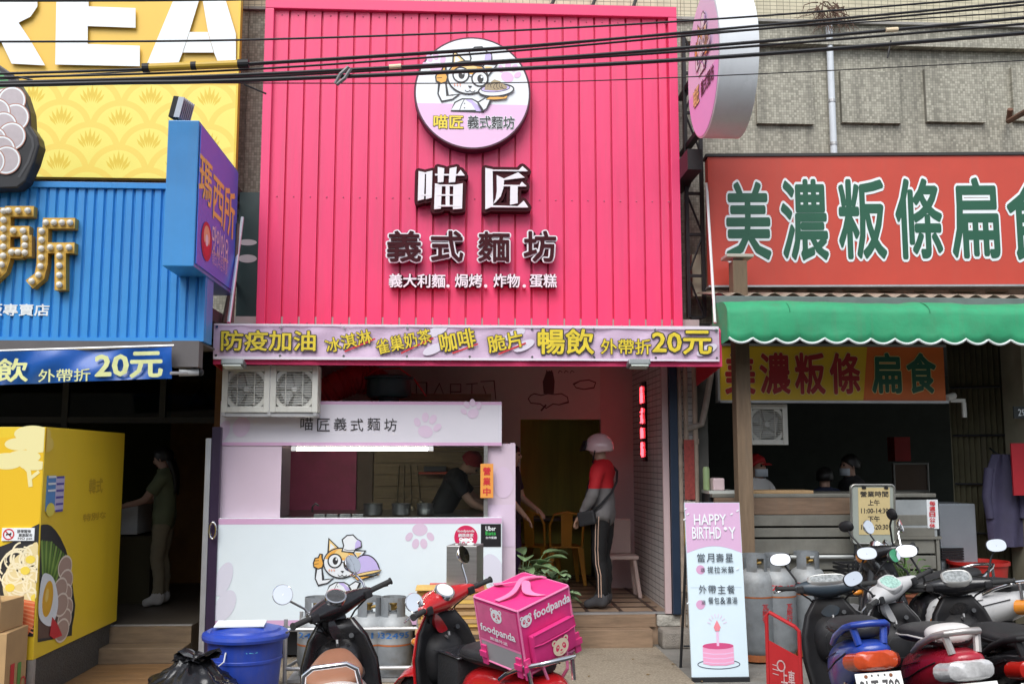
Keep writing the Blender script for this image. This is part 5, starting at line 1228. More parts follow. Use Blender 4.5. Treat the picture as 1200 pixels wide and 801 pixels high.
x_, y_ = at(612, 660, -.42).x, -.42; m = MB(); m.box((x_ - .1, y_ - .1, .202), (x_ + .1, y_ + .1, .278)); tag(m.build('plant_block', CARD), 'small block lifting the broad leaved plant on the dark stand', 'block')
# blue bin
BINB = M('blue plastic bin', (.02, .06, .40), .38, var=.15, vs=8, dirt=.28, streak=.2)
bx, by = at(287, 780, -1.95).x, -1.95; bn_ = thing('trash_bin', 'blue lidded plastic bin in front of the pink stall', 'bin', (bx, by, 0)); ztb = at(287, 743, -2.0).z; rb_ = .285
m = MB(); m.lathe([(rb_ * .82, 0), (rb_ * .84, .01), (rb_ * .93, ztb * .6), (rb_ * .95, ztb * .6), (rb_ * .955, ztb * .64), (rb_ * .94, ztb * .65), (rb_ * .97, ztb - .04), (rb_, ztb - .04), (rb_, ztb - .012)], c=(bx, by, 0), n=44); m.build('bucket', BINB, bn_, smooth=True, angle=30)
m = MB(); m.lathe([(rb_ * 1.1, ztb - .03), (rb_ * 1.12, ztb - .01), (rb_ * 1.1, ztb + .012), (rb_ * .98, ztb + .03), (rb_ * .9, ztb + .022), (rb_ * .86, ztb + .04), (rb_ * .6, ztb + .06), (rb_ * .3, ztb + .07), (.001, ztb + .072)], c=(bx, by, 0), n=44); m.build('lid', BINB, bn_, smooth=True, angle=30)
m = MB(); c = Vector((bx - .1, by - rb_ * .93, ztb - .17)); m.tube([c + Vector((-.11, .03, .08)), c + Vector((-.09, -.02, 0)), c + Vector((-.04, -.03, -.02)), c + Vector((0.01, -.03, 0.02)), c + Vector((.015, -.0, .08))], .006, 6); m.build('handle', M('white wire', (.7, .7, .72), .3, .5), bn_)
c = Vector((bx + .12, by - rb_ * .94, .42)); m = MB()
m.rings([[Vector((bx + rb_ * .955 * math.sin(a), by - rb_ * .955 * math.cos(a), z)) for a in (.22, .32, .42, .52)] for z in (.36, .46)], cap=False, closed=False); m.build('sticker', M('cyan label', (.12, .5, .7), .4, var=.4, vs=60), bn_)
m = MB(); T = Matrix.Translation((bx - .02, by - .05, ztb + .064)) @ Matrix.Rotation(R(4), 4, 'Z') @ Matrix.Rotation(R(4), 4, 'X'); m.box((-.19, -.09, .01), (.17, .1, .02), T); tag(m.build('paper_sheet', PRINTW), 'folded white paper lying on the lid of the blue bin', 'paper')
# rubbish bag
gbx = at(222, 790, -2.55); bag = MB(); 
bm = bag.bm; bmesh.ops.create_icosphere(bm, subdivisions=5, radius=1)
for v in bm.verts:
    p = v.co.copy(); a = math.atan2(p.y, p.x); rad_ = 1.0
    neck = max(0, (p.z - .55) / .45); 
    fold = (.05 * math.sin(a * 9 + p.z * 3) + .04 * math.sin(a * 17 - p.z * 6)) * (.35 + neck)
    n1 = noise.noise(p * 2.2) * .16 + abs(noise.noise(p * 5.0)) * -.13 + abs(noise.noise(p * 11)) * -.05
    rad_ += n1 + fold
    q = Vector((p.x * .33 * rad_, p.y * .30 * rad_, (p.z * .22) * rad_))
    if neck > 0: q.x *= 1 - .45 * neck; q.y *= 1 - .45 * neck; q.z += .06 * neck
    q.z = max(q.z, -.138); v.co = q
BAGM = M('black bag film', (.012, .012, .014), .22, var=.3, vs=6, bump=.35, bs=9)
for f in bm.faces: f.material_index = 0
bag.ball((.05, 0, .25), (.05, .045, .04), 12, 8)
for i in range(11):
    a = i * 2 * math.pi / 11; c0 = Vector((.05, 0, .25)); e = c0 + Vector((math.cos(a) * .16, math.sin(a) * .1, .02 + .03 * math.sin(i * 2.1))); sd = Vector((-math.sin(a), math.cos(a), 0)) * .05
    bag.rings([[c0, c0 + Vector((0, 0, .01)), c0 + sd * .2], [c0.lerp(e, .5) - sd, c0.lerp(e, .5) + Vector((0, 0, .03)), c0.lerp(e, .5) + sd], [e - sd * 1.1, e + Vector((0, 0, .02)), e + sd * 1.2]], cap=False, closed=False)
bag.bm.transform(Matrix.Translation(Vector((gbx.x, -2.55, .14))))
tag(bag.build('rubbish_bag', BAGM, smooth=True, angle=180), 'knotted shiny black rubbish bag beside the blue bin', 'rubbish bag')
# ---- happy birthday A board
YAB = -1.62
fb_ = Frame((0, YAB, 0), (1, 0, 0), (0, math.sin(R(6)), math.cos(R(6))))
ab = thing('a_board', 'tall pink and pale blue birthday offer board with a cake drawing', 'board', at(842, 793, YAB))
Q = [fb_.px(801, 589), fb_.px(867, 588), fb_.px(877, 792), fb_.px(812, 793)]
cxm = sum(q[0] for q in Q) / 4; hwid = ((Q[1][0] - Q[0][0]) + (Q[2][0] - Q[3][0])) / 4; zlo = (Q[2][1] + Q[3][1]) / 2; zhi = (Q[0][1] + Q[1][1]) / 2
Q = [(cxm - hwid, zhi), (cxm + hwid, zhi), (cxm + hwid, zlo), (cxm - hwid, zlo)]
PBL = M('board pale blue', (.66, .79, .86), .4, var=.02); PMV = M('board mauve', (.66, .42, .62), .4, var=.02); ROSE = M('board rose', (.72, .30, .50), .4, var=0)
m = MB(); m.prism(Q, fb_, -.025, 0); m.build('panel', PBL, ab)
F = Flat(fb_, base=.001); zb_1 = fb_.px(838, 643)[1]
F.poly([(cxm - hwid + .003, zhi - .003), (cxm + hwid - .003, zhi - .003)] + [(cxm + hwid - .003 - (2 * hwid - .006) * t, zb_1 + .055 * math.sin(math.pi * t) - .03) for t in [i / 24 for i in range(25)]], PMV)
for py in (667, 708): q = fb_.px(823, py); F.poly(ell(q[0] - .015, q[1], .036, .036), ROSE if False else M('board pink dot', (.66, .36, .56), .4, var=0))
q0, q1 = fb_.px(808, 688), fb_.px(866, 688); F.stroke([(cxm - hwid + .02, q0[1]), (cxm + hwid - .02, q0[1])], .003, M('board hairline', (.5, .6, .68), .4, var=0))
cq = fb_.px(842, 770)
F.stroke(ell(cq[0], cq[1] - .05, .17, .035, n=40), .006, DINK, closed=True)
F.poly([(cq[0] - .125, cq[1] + .09), (cq[0] + .125, cq[1] + .09), (cq[0] + .125, cq[1] - .045), (cq[0] + .06, cq[1] - .06), (cq[0] - .06, cq[1] - .06), (cq[0] - .125, cq[1] - .045)], M('board cake pink', (.80, .36, .55), .4, var=0))
for k in range(3): F.stroke([(cq[0] - .125, cq[1] + .04 - k * .035), (cq[0] - .05, cq[1] + .028 - k * .035), (cq[0] + .05, cq[1] + .028 - k * .035), (cq[0] + .125, cq[1] + .04 - k * .035)], .008, PKP)
F.poly(ell(cq[0], cq[1] + .09, .125, .024), M('board cake red', (.6, .08, .22), .4, var=0))
F.stroke([(cq[0], cq[1] + .09), (cq[0], cq[1] + .2)], .02, PKP)
F.poly([(cq[0], cq[1] + .29), (cq[0] + .028, cq[1] + .235), (cq[0] + .016, cq[1] + .205), (cq[0] - .016, cq[1] + .205), (cq[0] - .028, cq[1] + .235)], M('board flame', (.80, .25, .3), .4, var=0))
for a in range(20, 180, 20): F.stroke([(cq[0] + math.cos(R(a)) * .055, cq[1] + .24 + math.sin(R(a)) * .07), (cq[0] + math.cos(R(a)) * .085, cq[1] + .24 + math.sin(R(a)) * .1)], .004, PKP)
for px, py in ((803, 596), (806, 602), (802, 608), (857, 602), (864, 598), (806, 706), (864, 666)): q = fb_.px(px, py); F.poly(ell(q[0], q[1], .014, .006, 30, 8), PRINTW)
F.build('board_print', ab)
f2_ = Frame(fb_(0, 0, .008), fb_.u, fb_.v); SLT = M('board slate ink', (.07, .09, .11), .5, var=0)
def bt(s_, pb, m_, off=.0085): lettering(ab, f2_, s_, pb, m_, off, .002)
bt('HAPPY', (813, 602, 851, 615), PRINTW, .012); bt('BIRTHD', (811, 617, 845, 631), PRINTW, .012); bt('Y', (854, 617, 862, 631), PRINTW, .012)
F = Flat(f2_); q = f2_.px(850, 619); F.poly(ell(q[0], q[1], .014, .014, n=12), PRINTW); F.build('board_print', ab)
for i, ch in enumerate('當月壽星'): bt(ch, (817 + i * 11, 648, 826 + i * 11, 658), SLT)
bt('送', (821, 664.5, 826, 669.5), SLT, .01)
for i, ch in enumerate('提拉米蘇'): bt(ch, (829 + i * 8, 663, 836 + i * 8, 671), SLT, .01)
for i, ch in enumerate('外帶主餐'): bt(ch, (819 + i * 11, 685, 828 + i * 11, 695), SLT)
bt('送', (822, 702.5, 827, 707.5), SLT, .01)
for i, ch in enumerate('餐包&濃湯'): bt(ch, (830 + i * 7, 699, 836 + i * 7, 707), SLT, .01)
m = MB()
for sx in (-1, 1): m.tube([fb_(cxm + sx * (hwid - .03), zhi - .1, -.03), (cxm + sx * (hwid - .03), YAB + .55, 0)], .012, 8)
m.tube([(cxm - hwid + .03, YAB + .42, .2), (cxm + hwid - .03, YAB + .42, .2)], .008, 6); m.build('rear_leg', DARK, ab)
m = MB(); m.box((cxm - hwid, YAB - .03 + fb_.v.y * zlo, 0), (cxm + hwid, YAB + fb_.v.y * zlo + .02, max(.012, zlo)), bev=.002); m.build('foot', DARK, ab)
# ================================================================== RIGHT SHOP
YR = -.3
rs2 = thing('fascia_sign', 'big orange red shop sign with white edged dark green characters', 'shop sign', at(1010, 333, YR))
REDS = M('sign vermilion', (.54, .06, .036), .4, var=.06, streak=.08); GRN2 = M('sign dark green', (.015, .10, .055), .4, var=.04)
# this sign is hung slightly askew: its right end stands nearer the street
a0 = at(831, 260, YR); b0 = at(1200, 260, YR - .22); u = Vector((b0.x - a0.x, b0.y - a0.y, 0)).normalized()
fq = Frame((a0.x, a0.y, 0), u, (0, 0, 1))
L_ = (b0 - a0).length + 1.2; zt3 = fq.px(832, 184)[1]; zb4 = fq.px(836, 334)[1]
m = MB(); m.prism([(0, zb4), (L_, zb4), (L_, zt3), (0, zt3)], fq, -.16, 0); m.build('panel', REDS, rs2)
m = MB(); m.prism([(-.02, zt3 + .002), (L_, zt3 + .002), (L_, zt3 + .03), (-.02, zt3 + .03)], fq, -.17, .015); m.build('top_rail', M('black rail', (.03, .03, .03), .5), rs2)
m = MB(); m.prism([(-.02, zb4 - .02), (L_, zb4 - .02), (L_, zb4 - .002), (-.02, zb4 - .002)], fq, -.17, .006); m.build('bottom_rail', GALV, rs2)
fq2 = Frame(fq(0, 0, .0), u, (0, 0, 1))
for ch, x0, x1, y0, y1 in (('美', 848, 905, 210, 308), ('濃', 913, 972, 207, 309), ('粄', 980, 1040, 207, 307), ('條', 1047, 1106, 206, 307), ('扁', 1112, 1172, 205, 306), ('食', 1178, 1240, 206, 308)):
    lettering(rs2, fq2, ch, (x0 + 2, y0 + 3, x1 - 2, y1 - 3), GRN2, .023, .006, name='letter', line=PRINTW, line_off=.054)
# corrugated tin roof edge and gutter
tr = thing('tin_roof', 'edge of a corrugated tin roof between the red sign and the green awning', 'roof', at(1000, 348, -.6))
xA = at(836, 345, -.75).x; xB = 9.0; zR = at(1000, 346, -.78).z
m = MB(); NXs = 200
def rf(y, z): return [Vector((xA + (xB - xA) * i / NXs, y, z + .018 * math.sin(i * math.pi * 2 / 5.2))) for i in range(NXs + 1)]
m.rings([rf(-.78, zR), rf(-.1, zR + .12)], cap=False, closed=False); m.build('sheet', M('rusty tin', (.34, .26, .2), .6, .3, var=.4, streak=.6), tr, smooth=True, solid=.004)
m = MB(); zg0 = at(1000, 357, -.8).z; m.box((xA, -.82, zg0), (xB, -.74, zR - .02), bev=.006); m.build('gutter', M('grey gutter', (.17, .20, .19), .5, .3, var=.2), tr)
z = at(1000, 337, -.2).z; rn = random.Random(6)
for i in range(7):
    x = at(905 + i * 42, 337, -.15).x; m = MB(); m.box((x, -.2, z - .03), (x + rn.uniform(.1, .3), -.1, z + .03), bev=.01)
    tag(m.build('meter_box', M('cream box', (.5, .46, .36), .6, var=.2)), 'small cream fitting box squeezed between the red sign and the tin roof', 'box', 'cream boxes under the red sign')
# green awning
ga = thing('awning', 'green barrel fronted canvas awning with a white scalloped edge', 'awning', at(1020, 400, -1.0))
GCAN = M('green canvas', (.03, .33, .15), .65, var=.2, vs=2.2, bump=.25, bs=9, streak=.22, dirt=.18); WSC = M('white binding', (.7, .76, .74), .6, var=.05)
YG = -1.25; gx0 = at(853, 380, YG).x; gx1 = 8.8
zgt = at(1000, 358, -.85).z; zgb = at(1000, 399, YG).z
prof = [(-.74, zgt), (-.95, zgt + .0)]
for k in range(1, 8):
    a = math.pi / 2 * k / 7; prof.append((-.95 - (.30) * math.sin(a), zgt - .13 * (1 - math.cos(a))))
zval = prof[-1][1]
ph = at(893, 390, YG).x - at(865, 390, YG).x
NXg = 360; 
def sc(x, t): return zval + (zgb - .0 - .045 * (abs(math.sin((x - gx0) * math.pi / ph)) ** .8) + .02 - zval) * t
m = MB(); rows = []
xs_ = [gx0 + (gx1 - gx0) * i / NXg for i in range(NXg + 1)]
for (y, z) in prof: rows.append([Vector((x, y, z + .006 * math.sin(x * 5) + .016 * noise.noise(Vector((x * 1.7, y * 3, 0))) + .012 * noise.noise(Vector((x * 6, y * 8, 2))))) for x in xs_])
for t in (.35, .7, 1.0): rows.append([Vector((x, YG - .004 + .014 * math.sin(x * 6.5 + t * 2) * t + .02 * noise.noise(Vector((x * 3, t, 5))), sc(x, t))) for x in xs_])
m.rings(rows, cap=False, closed=False); m.build('canopy', GCAN, ga, smooth=True, solid=.006)
m = MB(); m.tube([Vector((x, YG - .006 + .014 * math.sin(x * 6.5 + 2) + .02 * noise.noise(Vector((x * 3, 1, 5))), sc(x, 1.0) - .0)) for x in xs_], .011, 6); m.build('scallop_edge', WSC, ga)
m = MB()
for k in range(6):
    x = gx0 + .55 + k * 1.25; m.tube([(x, y - .004, z + .005) for y, z in prof[1:]], .004, 5)
m.build('seam', M('green seam', (.02, .22, .10), .6), ga)
m = MB(); pts = [Vector((gx0 - .004, y, z)) for y, z in prof] + [Vector((gx0 - .004, YG, zgb)), Vector((gx0 - .004, -.9, zgb - .02)), Vector((gx0 - .004, -.74, zgb))]
m.rings([pts, [p + Vector((.008, 0, 0)) for p in pts]]); m.build('end_flap', GCAN, ga)
m = MB(); m.tube([(gx0, YG + .04, zval), (gx1, YG + .04, zval)], .02, 8); m.tube([(gx0, -.8, zgt - .06), (gx1, -.8, zgt - .06)], .02, 8); m.build('frame', GALV, ga)
# timber post
tp_ = thing('timber_post', 'weathered square timber post rising behind the green awning', 'post', at(870, 600, -.62))
TIMB = M('weathered timber', (.19, .13, .08), .75, var=.35, vs=4, stretch=(6, 6, .6), bump=.2, bs=20, streak=.3)
xa_, xb_ = at(861, 500, -.62).x, at(878, 500, -.62).x; zt_ = at(870, 307, -.62).z
m = MB(); m.box((xa_, -.70, .0), (xb_, -.55, zt_), bev=.006); m.build('shaft', TIMB, tp_)
m = MB(); c = at(872, 301, -.62); m.box((xa_ - .06, -.72, zt_ + .03), (xb_ + .06, -.5, zt_ + .06), bev=.006); m.box((xa_ + .02, -.64, zt_), (xb_ - .02, -.6, zt_ + .032)); m.build('cap', M('pale cap board', (.55, .5, .42), .7), tp_)
# yellow and red sign under the awning
YY = -.12
ys_ = thing('hanging_sign', 'yellow and orange shop sign in the shade under the green awning', 'shop sign', at(975, 470, YY))
fy = wall(YY); xl0 = fy.px(843, 440)[0]; xl1 = fy.px(1107, 440)[0]; z0_ = fy.px(975, 469)[1]; z1_ = fy.px(975, 406)[1]; xs_p = fy.px(1014, 440)[0]
YSG = M('sign yellow', (.72, .47, .02), .4, var=.05); ORS = M('sign orange red', (.66, .14, .02), .4, var=.05)
m = MB(); m.prism([(xl0, z0_), (xs_p - .03, z0_), (xs_p + .03, z1_), (xl0, z1_)], fy, -.08, 0); m.build('yellow_panel', YSG, ys_)
m = MB(); m.prism([(xs_p - .029, z0_), (xl1, z0_), (xl1, z1_), (xs_p + .031, z1_)], fy, -.08, 0); m.build('red_panel', ORS, ys_)
m = MB(); m.box((xl0 - .02, YY - .02, z1_ + .001), (xl1 + .02, YY + .08, z1_ + .025)); m.box((xl0 - .02, YY - .02, z0_ - .025), (xl1 + .02, YY + .08, z0_ - .001)); m.box((xl0 - .022, YY - .02, z0_ - .025), (xl0 - .001, YY + .08, z1_ + .025)); m.build('frame', GALV, ys_)
DRD = M('sign deep red', (.36, .015, .02), .4, var=0); SYL = M('sign pale edge', (.75, .6, .25), .4, var=0)
for i, ch in enumerate('美濃粄條'): lettering(ys_, fy, ch, (849 + i * 41, 413, 885 + i * 41, 462), DRD, .028, .004, name='letter', line=SYL, line_off=.046)
for i, ch in enumerate('扁食'): lettering(ys_, fy, ch, (1021 + i * 41, 413, 1056 + i * 41, 461), GRN2, .030, .004, name='letter', line=SYL, line_off=.048)
# wall fan in the shade
c = at(899, 497, .0); wall_fan(Vector((c.x, -.0, c.z)), at(923, 497, 0).x - at(876, 497, 0).x, 'square extractor fan under the yellow sign behind the timber post', 'extractor fan of the noodle shop')
# ---- counter of the noodle shop
nc = thing('noodle_counter', 'weathered steel and wood slatted counter of the noodle shop', 'counter', at(985, 740, -.35))
YC = -.38; STL2 = M('dull steel slat', (.23, .225, .195), .5, .35, var=.25, streak=.35, dirt=.2); WSL = M('dirty wood slat', (.20, .13, .085), .7, var=.4, stretch=(1, 9, 9), streak=.4)
cx0 = at(836, 640, YC).x; cx1 = at(1100, 640, YC).x; cxm_ = at(1048, 600, YC).x
zt5 = at(985, 578, YC).z; zb5 = .12
zls = [at(985, y, YC).z for y in (602, 617, 630, 650, 668, 684, 700, 716, 732, 748)]
m = MB(); m.box((cx0, YC, zt5 - .035), (cx1, YC + .75, zt5), bev=.006); m.build('worktop', STL2, nc)
m = MB(); m.box((cx0 + .02, YC + .001, zls[0]), (cxm_, YC + .05, zt5 - .037)); m.build('apron', WSL, nc)
m = MB(); 
for i in range(len(zls) - 1): m.box((cx0 + .01, YC - .006 - .012 * (i % 2), zls[i + 1] + .012), (cx1 - .04, YC + .05, zls[i] - .008), bev=.004)
m.build('slats', STL2, nc)
m = MB(); m.box((cxm_ - .01, YC - .004, zls[2] + .0), (cx1 - .01, YC + .05, zt5 - .06)); m.build('end_panel', M('grey panel', (.40, .43, .44), .4, .3, var=.2), nc)
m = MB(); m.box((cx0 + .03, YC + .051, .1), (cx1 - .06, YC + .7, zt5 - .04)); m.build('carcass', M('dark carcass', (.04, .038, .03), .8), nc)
m = MB(); m.box((cxm_ - .02, YC - .03, zls[2] - .012), (cx1 + .02, YC + .02, zls[2] + .012)); m.box((cx1 - .03, YC - .02, .1), (cx1, YC + .06, zls[2] - .014)); m.build('edge_rail', STL2, nc)
fcn = wall(YC - .024); o, c = sheet(nc, wall(YC - .006), (1086, 585, 1099, 619), PRINTW, .012)
for i, ch in enumerate('每週日公休'): lettering(nc, fcn, ch, (1089, 586.5 + i * 6.5, 1096, 592 + i * 6.5), M('print red', ), .03, .004)
m = MB(); a = at(876, 575, YC - .04); b = at(955, 572, YC - .04); m.box((a.x, YC - .0, zt5 + .001), (b.x, YC + .3, zt5 + .03), bev=.004); tag(m.build('chopping_board', M('board wood', (.4, .26, .13), .6, var=.2)), 'long wooden chopping board on the noodle counter before the red capped cook', 'board')
# ledge with tissue box and tube left of the post
lg = thing('ledge', 'narrow pale metal ledge left of the timber post', 'ledge', at(846, 575, -.2)); m = MB(); a = at(828, 577, -.2); b = at(862, 574, -.2); m.box((a.x, -.3, b.z - .03), (b.x, .1, b.z)); m.build('top', M('pale metal', (.6, .62, .58), .4, .2), lg); m = MB(); m.box((a.x, -.28, .1), (a.x + .03, .08, b.z - .031)); m.box((b.x - .03, -.28, .1), (b.x, .08, b.z - .031)); m.build('leg', DARK, lg)
m = MB(); c = at(840, 566, -.2); c.z = b.z + .001; m.box((c.x - .055, -.28, c.z), (c.x + .055, -.14, c.z + .115), bev=.014); tb_ = tag(m.build('tissue_box', M('pale pink plastic', (.72, .56, .58), .4, var=.03)), 'pale pink cube tissue box on the metal ledge by the timber post', 'tissue box')
m = MB(); c = at(828, 575, -.17); c.z = b.z + .001; m.lathe([(.03, 0), (.032, .01), (.032, .2), (.025, .22), (.001, .222)], c=c, n=16); tag(m.build('cup_tube', M('pale green plastic', (.3, .42, .2), .5), smooth=True), 'slim pale green container standing left of the tissue box', 'container')
# opening hours board
hb = thing('hours_board', 'rounded grey framed notice board with a yellow opening hours paper', 'notice board', at(1023, 640, -.55)); YH = -.56
fh = Frame((0, YH, 0), (1, 0, 0), (0, math.sin(R(-3)), math.cos(R(-3)))); c = fh.box(997, 567, 1049, 637)
def rrect(c, r, n=6):
    cx, cz, w, h = c; o = []
    for sx, sz, a0 in ((1, 1, 0), (-1, 1, 90), (-1, -1, 180), (1, -1, 270)):
        for k in range(n + 1): a = R(a0 + 90 * k / n); o.append((cx + sx * (w / 2 - r) + r * math.cos(a), cz + sz * (h / 2 - r) + r * math.sin(a)))
    return o
m = MB(); m.prism(rrect(c, .04), fh, -.02, 0); m.build('board', M('grey green board', (.34, .37, .33), .35, var=.1), hb)
m = MB(); m.tube([fh(p[0], p[1], .004) for p in rrect((c[0], c[1], c[2] - .01, c[3] - .01), .036)], .010, 8, loop=True); m.build('frame', M('worn chrome', (.45, .44, .4), .3, .9, var=.2), hb)
pcx = fh.box(1006, 571, 1043, 626); m = MB(); m.prism([(pcx[0]-pcx[2]/2, pcx[1]-pcx[3]/2), (pcx[0]+pcx[2]/2, pcx[1]-pcx[3]/2), (pcx[0]+pcx[2]/2, pcx[1]+pcx[3]/2), (pcx[0]-pcx[2]/2, pcx[1]+pcx[3]/2)], fh, .001, .003); m.build('paper', M('aged yellow paper', (.60, .48, .24), .7, var=.12), hb)
fh2 = Frame(fh(0, 0, .004), fh.u, fh.v)
for s_, pb in (('營業時間', (1008, 575, 1041, 582)), ('上午', (1017, 585, 1031, 592)), ('11:00-14:30', (1009, 595, 1041, 601)), ('下午', (1017, 604, 1031, 611)), ('17:00-20:30', (1009, 614, 1041, 620))): lettering(hb, fh2, s_, pb, INK, .02, .001)
m = MB(); 
for px in (1012, 1038): q = fh.px(px, 571); m.prism([(q[0]-.018, q[1]-.01), (q[0]+.018, q[1]-.01), (q[0]+.018, q[1]+.012), (q[0]-.018, q[1]+.012)], fh, .003, .012)
m.build('clip', BLACK, hb)
m = MB(); q = fh.px(1023, 636)
for px in (1003, 1043): a = fh.px(px, 636); m.tube([fh(a[0], a[1], -.012), (fh(a[0], 0, 0).x, YH - .02, .0)], .012, 8)
m.box((fh(q[0], 0, 0).x - .22, YH - .06, .0), (fh(q[0], 0, 0).x + .22, YH + .1, .02)); m.build('stand', DARK, hb)
# grey fridge, purple coat, red banner, house number
fg = thing('chest_fridge', 'plain grey steel cabinet right of the slatted counter', 'cabinet', at(1120, 740, .1)); a = at(1100, 590, .05); b = at(1138, 590, .05); m = MB(); m.box((a.x, .05, .12), (b.x + .04, .6, a.z), bev=.01); m.build('body', M('grey enamel', (.26, .29, .32), .4, .2, var=.1), fg)
m = MB(); c0_, c1_ = at(1103, 647, .04), at(1129, 647, .04)
for i in range(5): m.box((c0_.x, .03, c0_.z + .03 - i * .025), (c1_.x, .048, c0_.z + .045 - i * .025))
m.build('vent', BLACK, fg)
co = thing('raincoat', 'faded purple raincoat hanging in front of the folding shutter', 'coat', at(1178, 640, .05)); cc = at(1176, 585, -.02); m = MB(); rows = []
for k in range(14):
    t = k / 13; w = .09 + .08 * min(1, t * 4) + .02 * math.sin(t * 3); z = at(1176, 532 + 108 * t, -.02).z
    rows.append([Vector((cc.x + w * math.cos(a), -.02 + .05 * math.sin(a) * (1 + .5 * math.sin(a * 5 + t * 2)), z)) for a in [2 * math.pi * j / 28 for j in range(28)]])
m.rings(rows); m.build('body', M('purple cloth', (.055, .05, .10), .7, var=.3, bump=.4, bs=9), co, smooth=True)
m = MB(); m.tube([(cc.x + .13, -.03, rows[2][0].z), (cc.x + .19, -.04, rows[6][0].z), (cc.x + .17, -.05, rows[9][0].z)], [.05, .045, .04], 10); m.tube([(cc.x - .13, -.03, rows[2][0].z), (cc.x - .18, -.04, rows[6][0].z), (cc.x - .16, -.05, rows[9][0].z)], [.05, .045, .04], 10); m.build('sleeve', M('purple cloth', ), co, smooth=True)
m = MB(); m.cyl(rows[0][0] + Vector((-.08, .03, -.02)), (rows[0][0].x - .08, .2, rows[0][0].z + .06), .01, n=6); m.build('hook', DARK, co)
tag(MB().box((at(1187, 580, -.2).x, -.22, at(1190, 580, -.2).z), (at(1215, 580, -.2).x, -.2, at(1190, 519, -.2).z)).build('red_banner', M('deep red cloth', (.40, .01, .02), .6)), 'plain deep red hanging cloth at the right edge of the noodle shop', 'cloth')
np_ = thing('number_plate', 'small dark house number plate reading 29 at the right edge', 'house number', at(1200, 490, -.2)); fnp = wall(-.2); c = fnp.box(1188, 476, 1214, 490); m = MB(); m.prism([(c[0]-c[2]/2, c[1]-c[3]/2), (c[0]+c[2]/2, c[1]-c[3]/2), (c[0]+c[2]/2, c[1]+c[3]/2), (c[0]-c[2]/2, c[1]+c[3]/2)], fnp, -.012, 0); m.build('plate', M('dark plate', (.03, .035, .035), .5), np_)
lettering(np_, fnp, '29', (1193, 479, 1201, 487), PRINTW, .01, .002)
rp = thing('shop_post', 'dim cream column at the right edge behind the red cloth', 'column', at(1205, 740, .0)); m = MB(); a = at(1191, 600, .02); m.box((a.x + .03, -.18, 0), (a.x + .5, .2, ZC - .002)); m.build('column', M('dim cream', (.3, .28, .2), .7, var=.2), rp)
c = at(1113, 465, -.05); s2 = thing('security_camera', 'pale bullet camera on an elbow bracket right of the yellow sign', 'security camera', c); m = MB(); m.cyl(c + Vector((-.06, -.05, -.015)), c + Vector((.05, .02, .015)), .035, n=14); m.build('body', M('camera white', (.66, .66, .62), .4), s2)
m = MB(); m.box((c.x + .02, -.03, c.z - .05), (c.x + .17, .0, c.z - .015)); m.box((c.x + .14, -.03, c.z - .2), (c.x + .175, .0, c.z - .051)); m.build('bracket', M('camera white', ), s2)
# framed picture and red box deep inside
m = MB(); a = at(1046, 575, 1.6); b = at(1084, 543, 1.6); m.box((a.x, 1.55, a.z), (b.x, 1.6, b.z), bev=.01); gp_ = tag(m.build('glass_cabinet', M('dim brown glass', (.10, .07, .05), .3)), 'small dim glass fronted cabinet on the counter inside the noodle shop', 'cabinet')
m = MB(); fgc = wall(1.54); P = [(a.x, a.z), (b.x, a.z), (b.x, b.z), (a.x, b.z)]; m.tube([fgc(*p, .0) for p in P], .016, 6, loop=True); m.build('cabinet_frame', M('dim alu', (.3, .3, .28), .5, .4), gp_)
m = MB(); a = at(1045, 540, 2.2); b = at(1062, 512, 2.2); m.box((a.x, 2.1, a.z), (b.x, 2.3, b.z)); tag(m.build('red_lantern', M('dark red', (.3, .01, .01), .6)), 'dim red panel hanging deep inside the noodle shop', 'panel')
# gas cylinders
G2 = 'gas cylinders by the noodle counter'
gas_cylinder(at(877, 720, -.62).x + .0, -.85, .02, 'grey gas cylinder half hidden behind the birthday board', G2, '', ('瓦\n斯\n行', 'r'), .25, True, h=.66, r=.16)
gas_cylinder(at(911, 720, -.8).x, -.82, .02, 'grey gas cylinder with a red number, middle of the three by the noodle counter', G2, '724PP1', ('瓦\n斯\n行', 'r'), .35, True, h=.66, r=.16)
gas_cylinder(at(949, 720, -.7).x, -.66, .02, 'grey gas cylinder nearest the black crate, right one of the three by the noodle counter', G2, '7144PY', ('', 'r'), 0, True, h=.66, r=.165)
m = MB(); za = at(960, 652, YC - .06).z; m.tube([(at(868, 652, YC - .06).x, YC - .06, za), (at(1000, 652, YC - .06).x, YC - .06, za)], .018, 8); tag(m.build('handrail', M('pale rail', (.6, .62, .6), .35, .4)), 'pale horizontal metal rail in front of the slatted counter above the gas cylinders', 'rail')
# black crate, plant, red tub
t = thing('plastic_crate', 'black plastic basket stacked behind the grey blue scooter', 'crate', at(1003, 700, -.75)); a = at(985, 692, -.75); b = at(1030, 657, -.75); m = MB(); hh = (b.z - a.z) / 7
for i in range(7): m.box((a.x, -.95, a.z + i * hh), (b.x, -.93, a.z + (i + .55) * hh)); m.box((a.x, -.6, a.z + i * hh), (b.x, -.58, a.z + (i + .55) * hh)); m.box((a.x, -.93, a.z + i * hh), (a.x + .02, -.6, a.z + (i + .55) * hh)); m.box((b.x - .02, -.93, a.z + i * hh), (b.x, -.6, a.z + (i + .55) * hh))
for i in range(9): x = a.x + (b.x - a.x - .012) * i / 8; m.box((x, -.951, a.z), (x + .012, -.929, b.z))
m.box((a.x + .001, -.949, a.z - .02), (b.x - .001, -.581, a.z)); m.build('basket', BLACK, t)
m = MB(); m.box((a.x, -.95, .0), (b.x, -.58, a.z - .022), bev=.01); tag(m.build('low_cabinet', M('grimy box', (.1, .1, .09), .7)), 'grimy dark box carrying the black plastic basket', 'box')
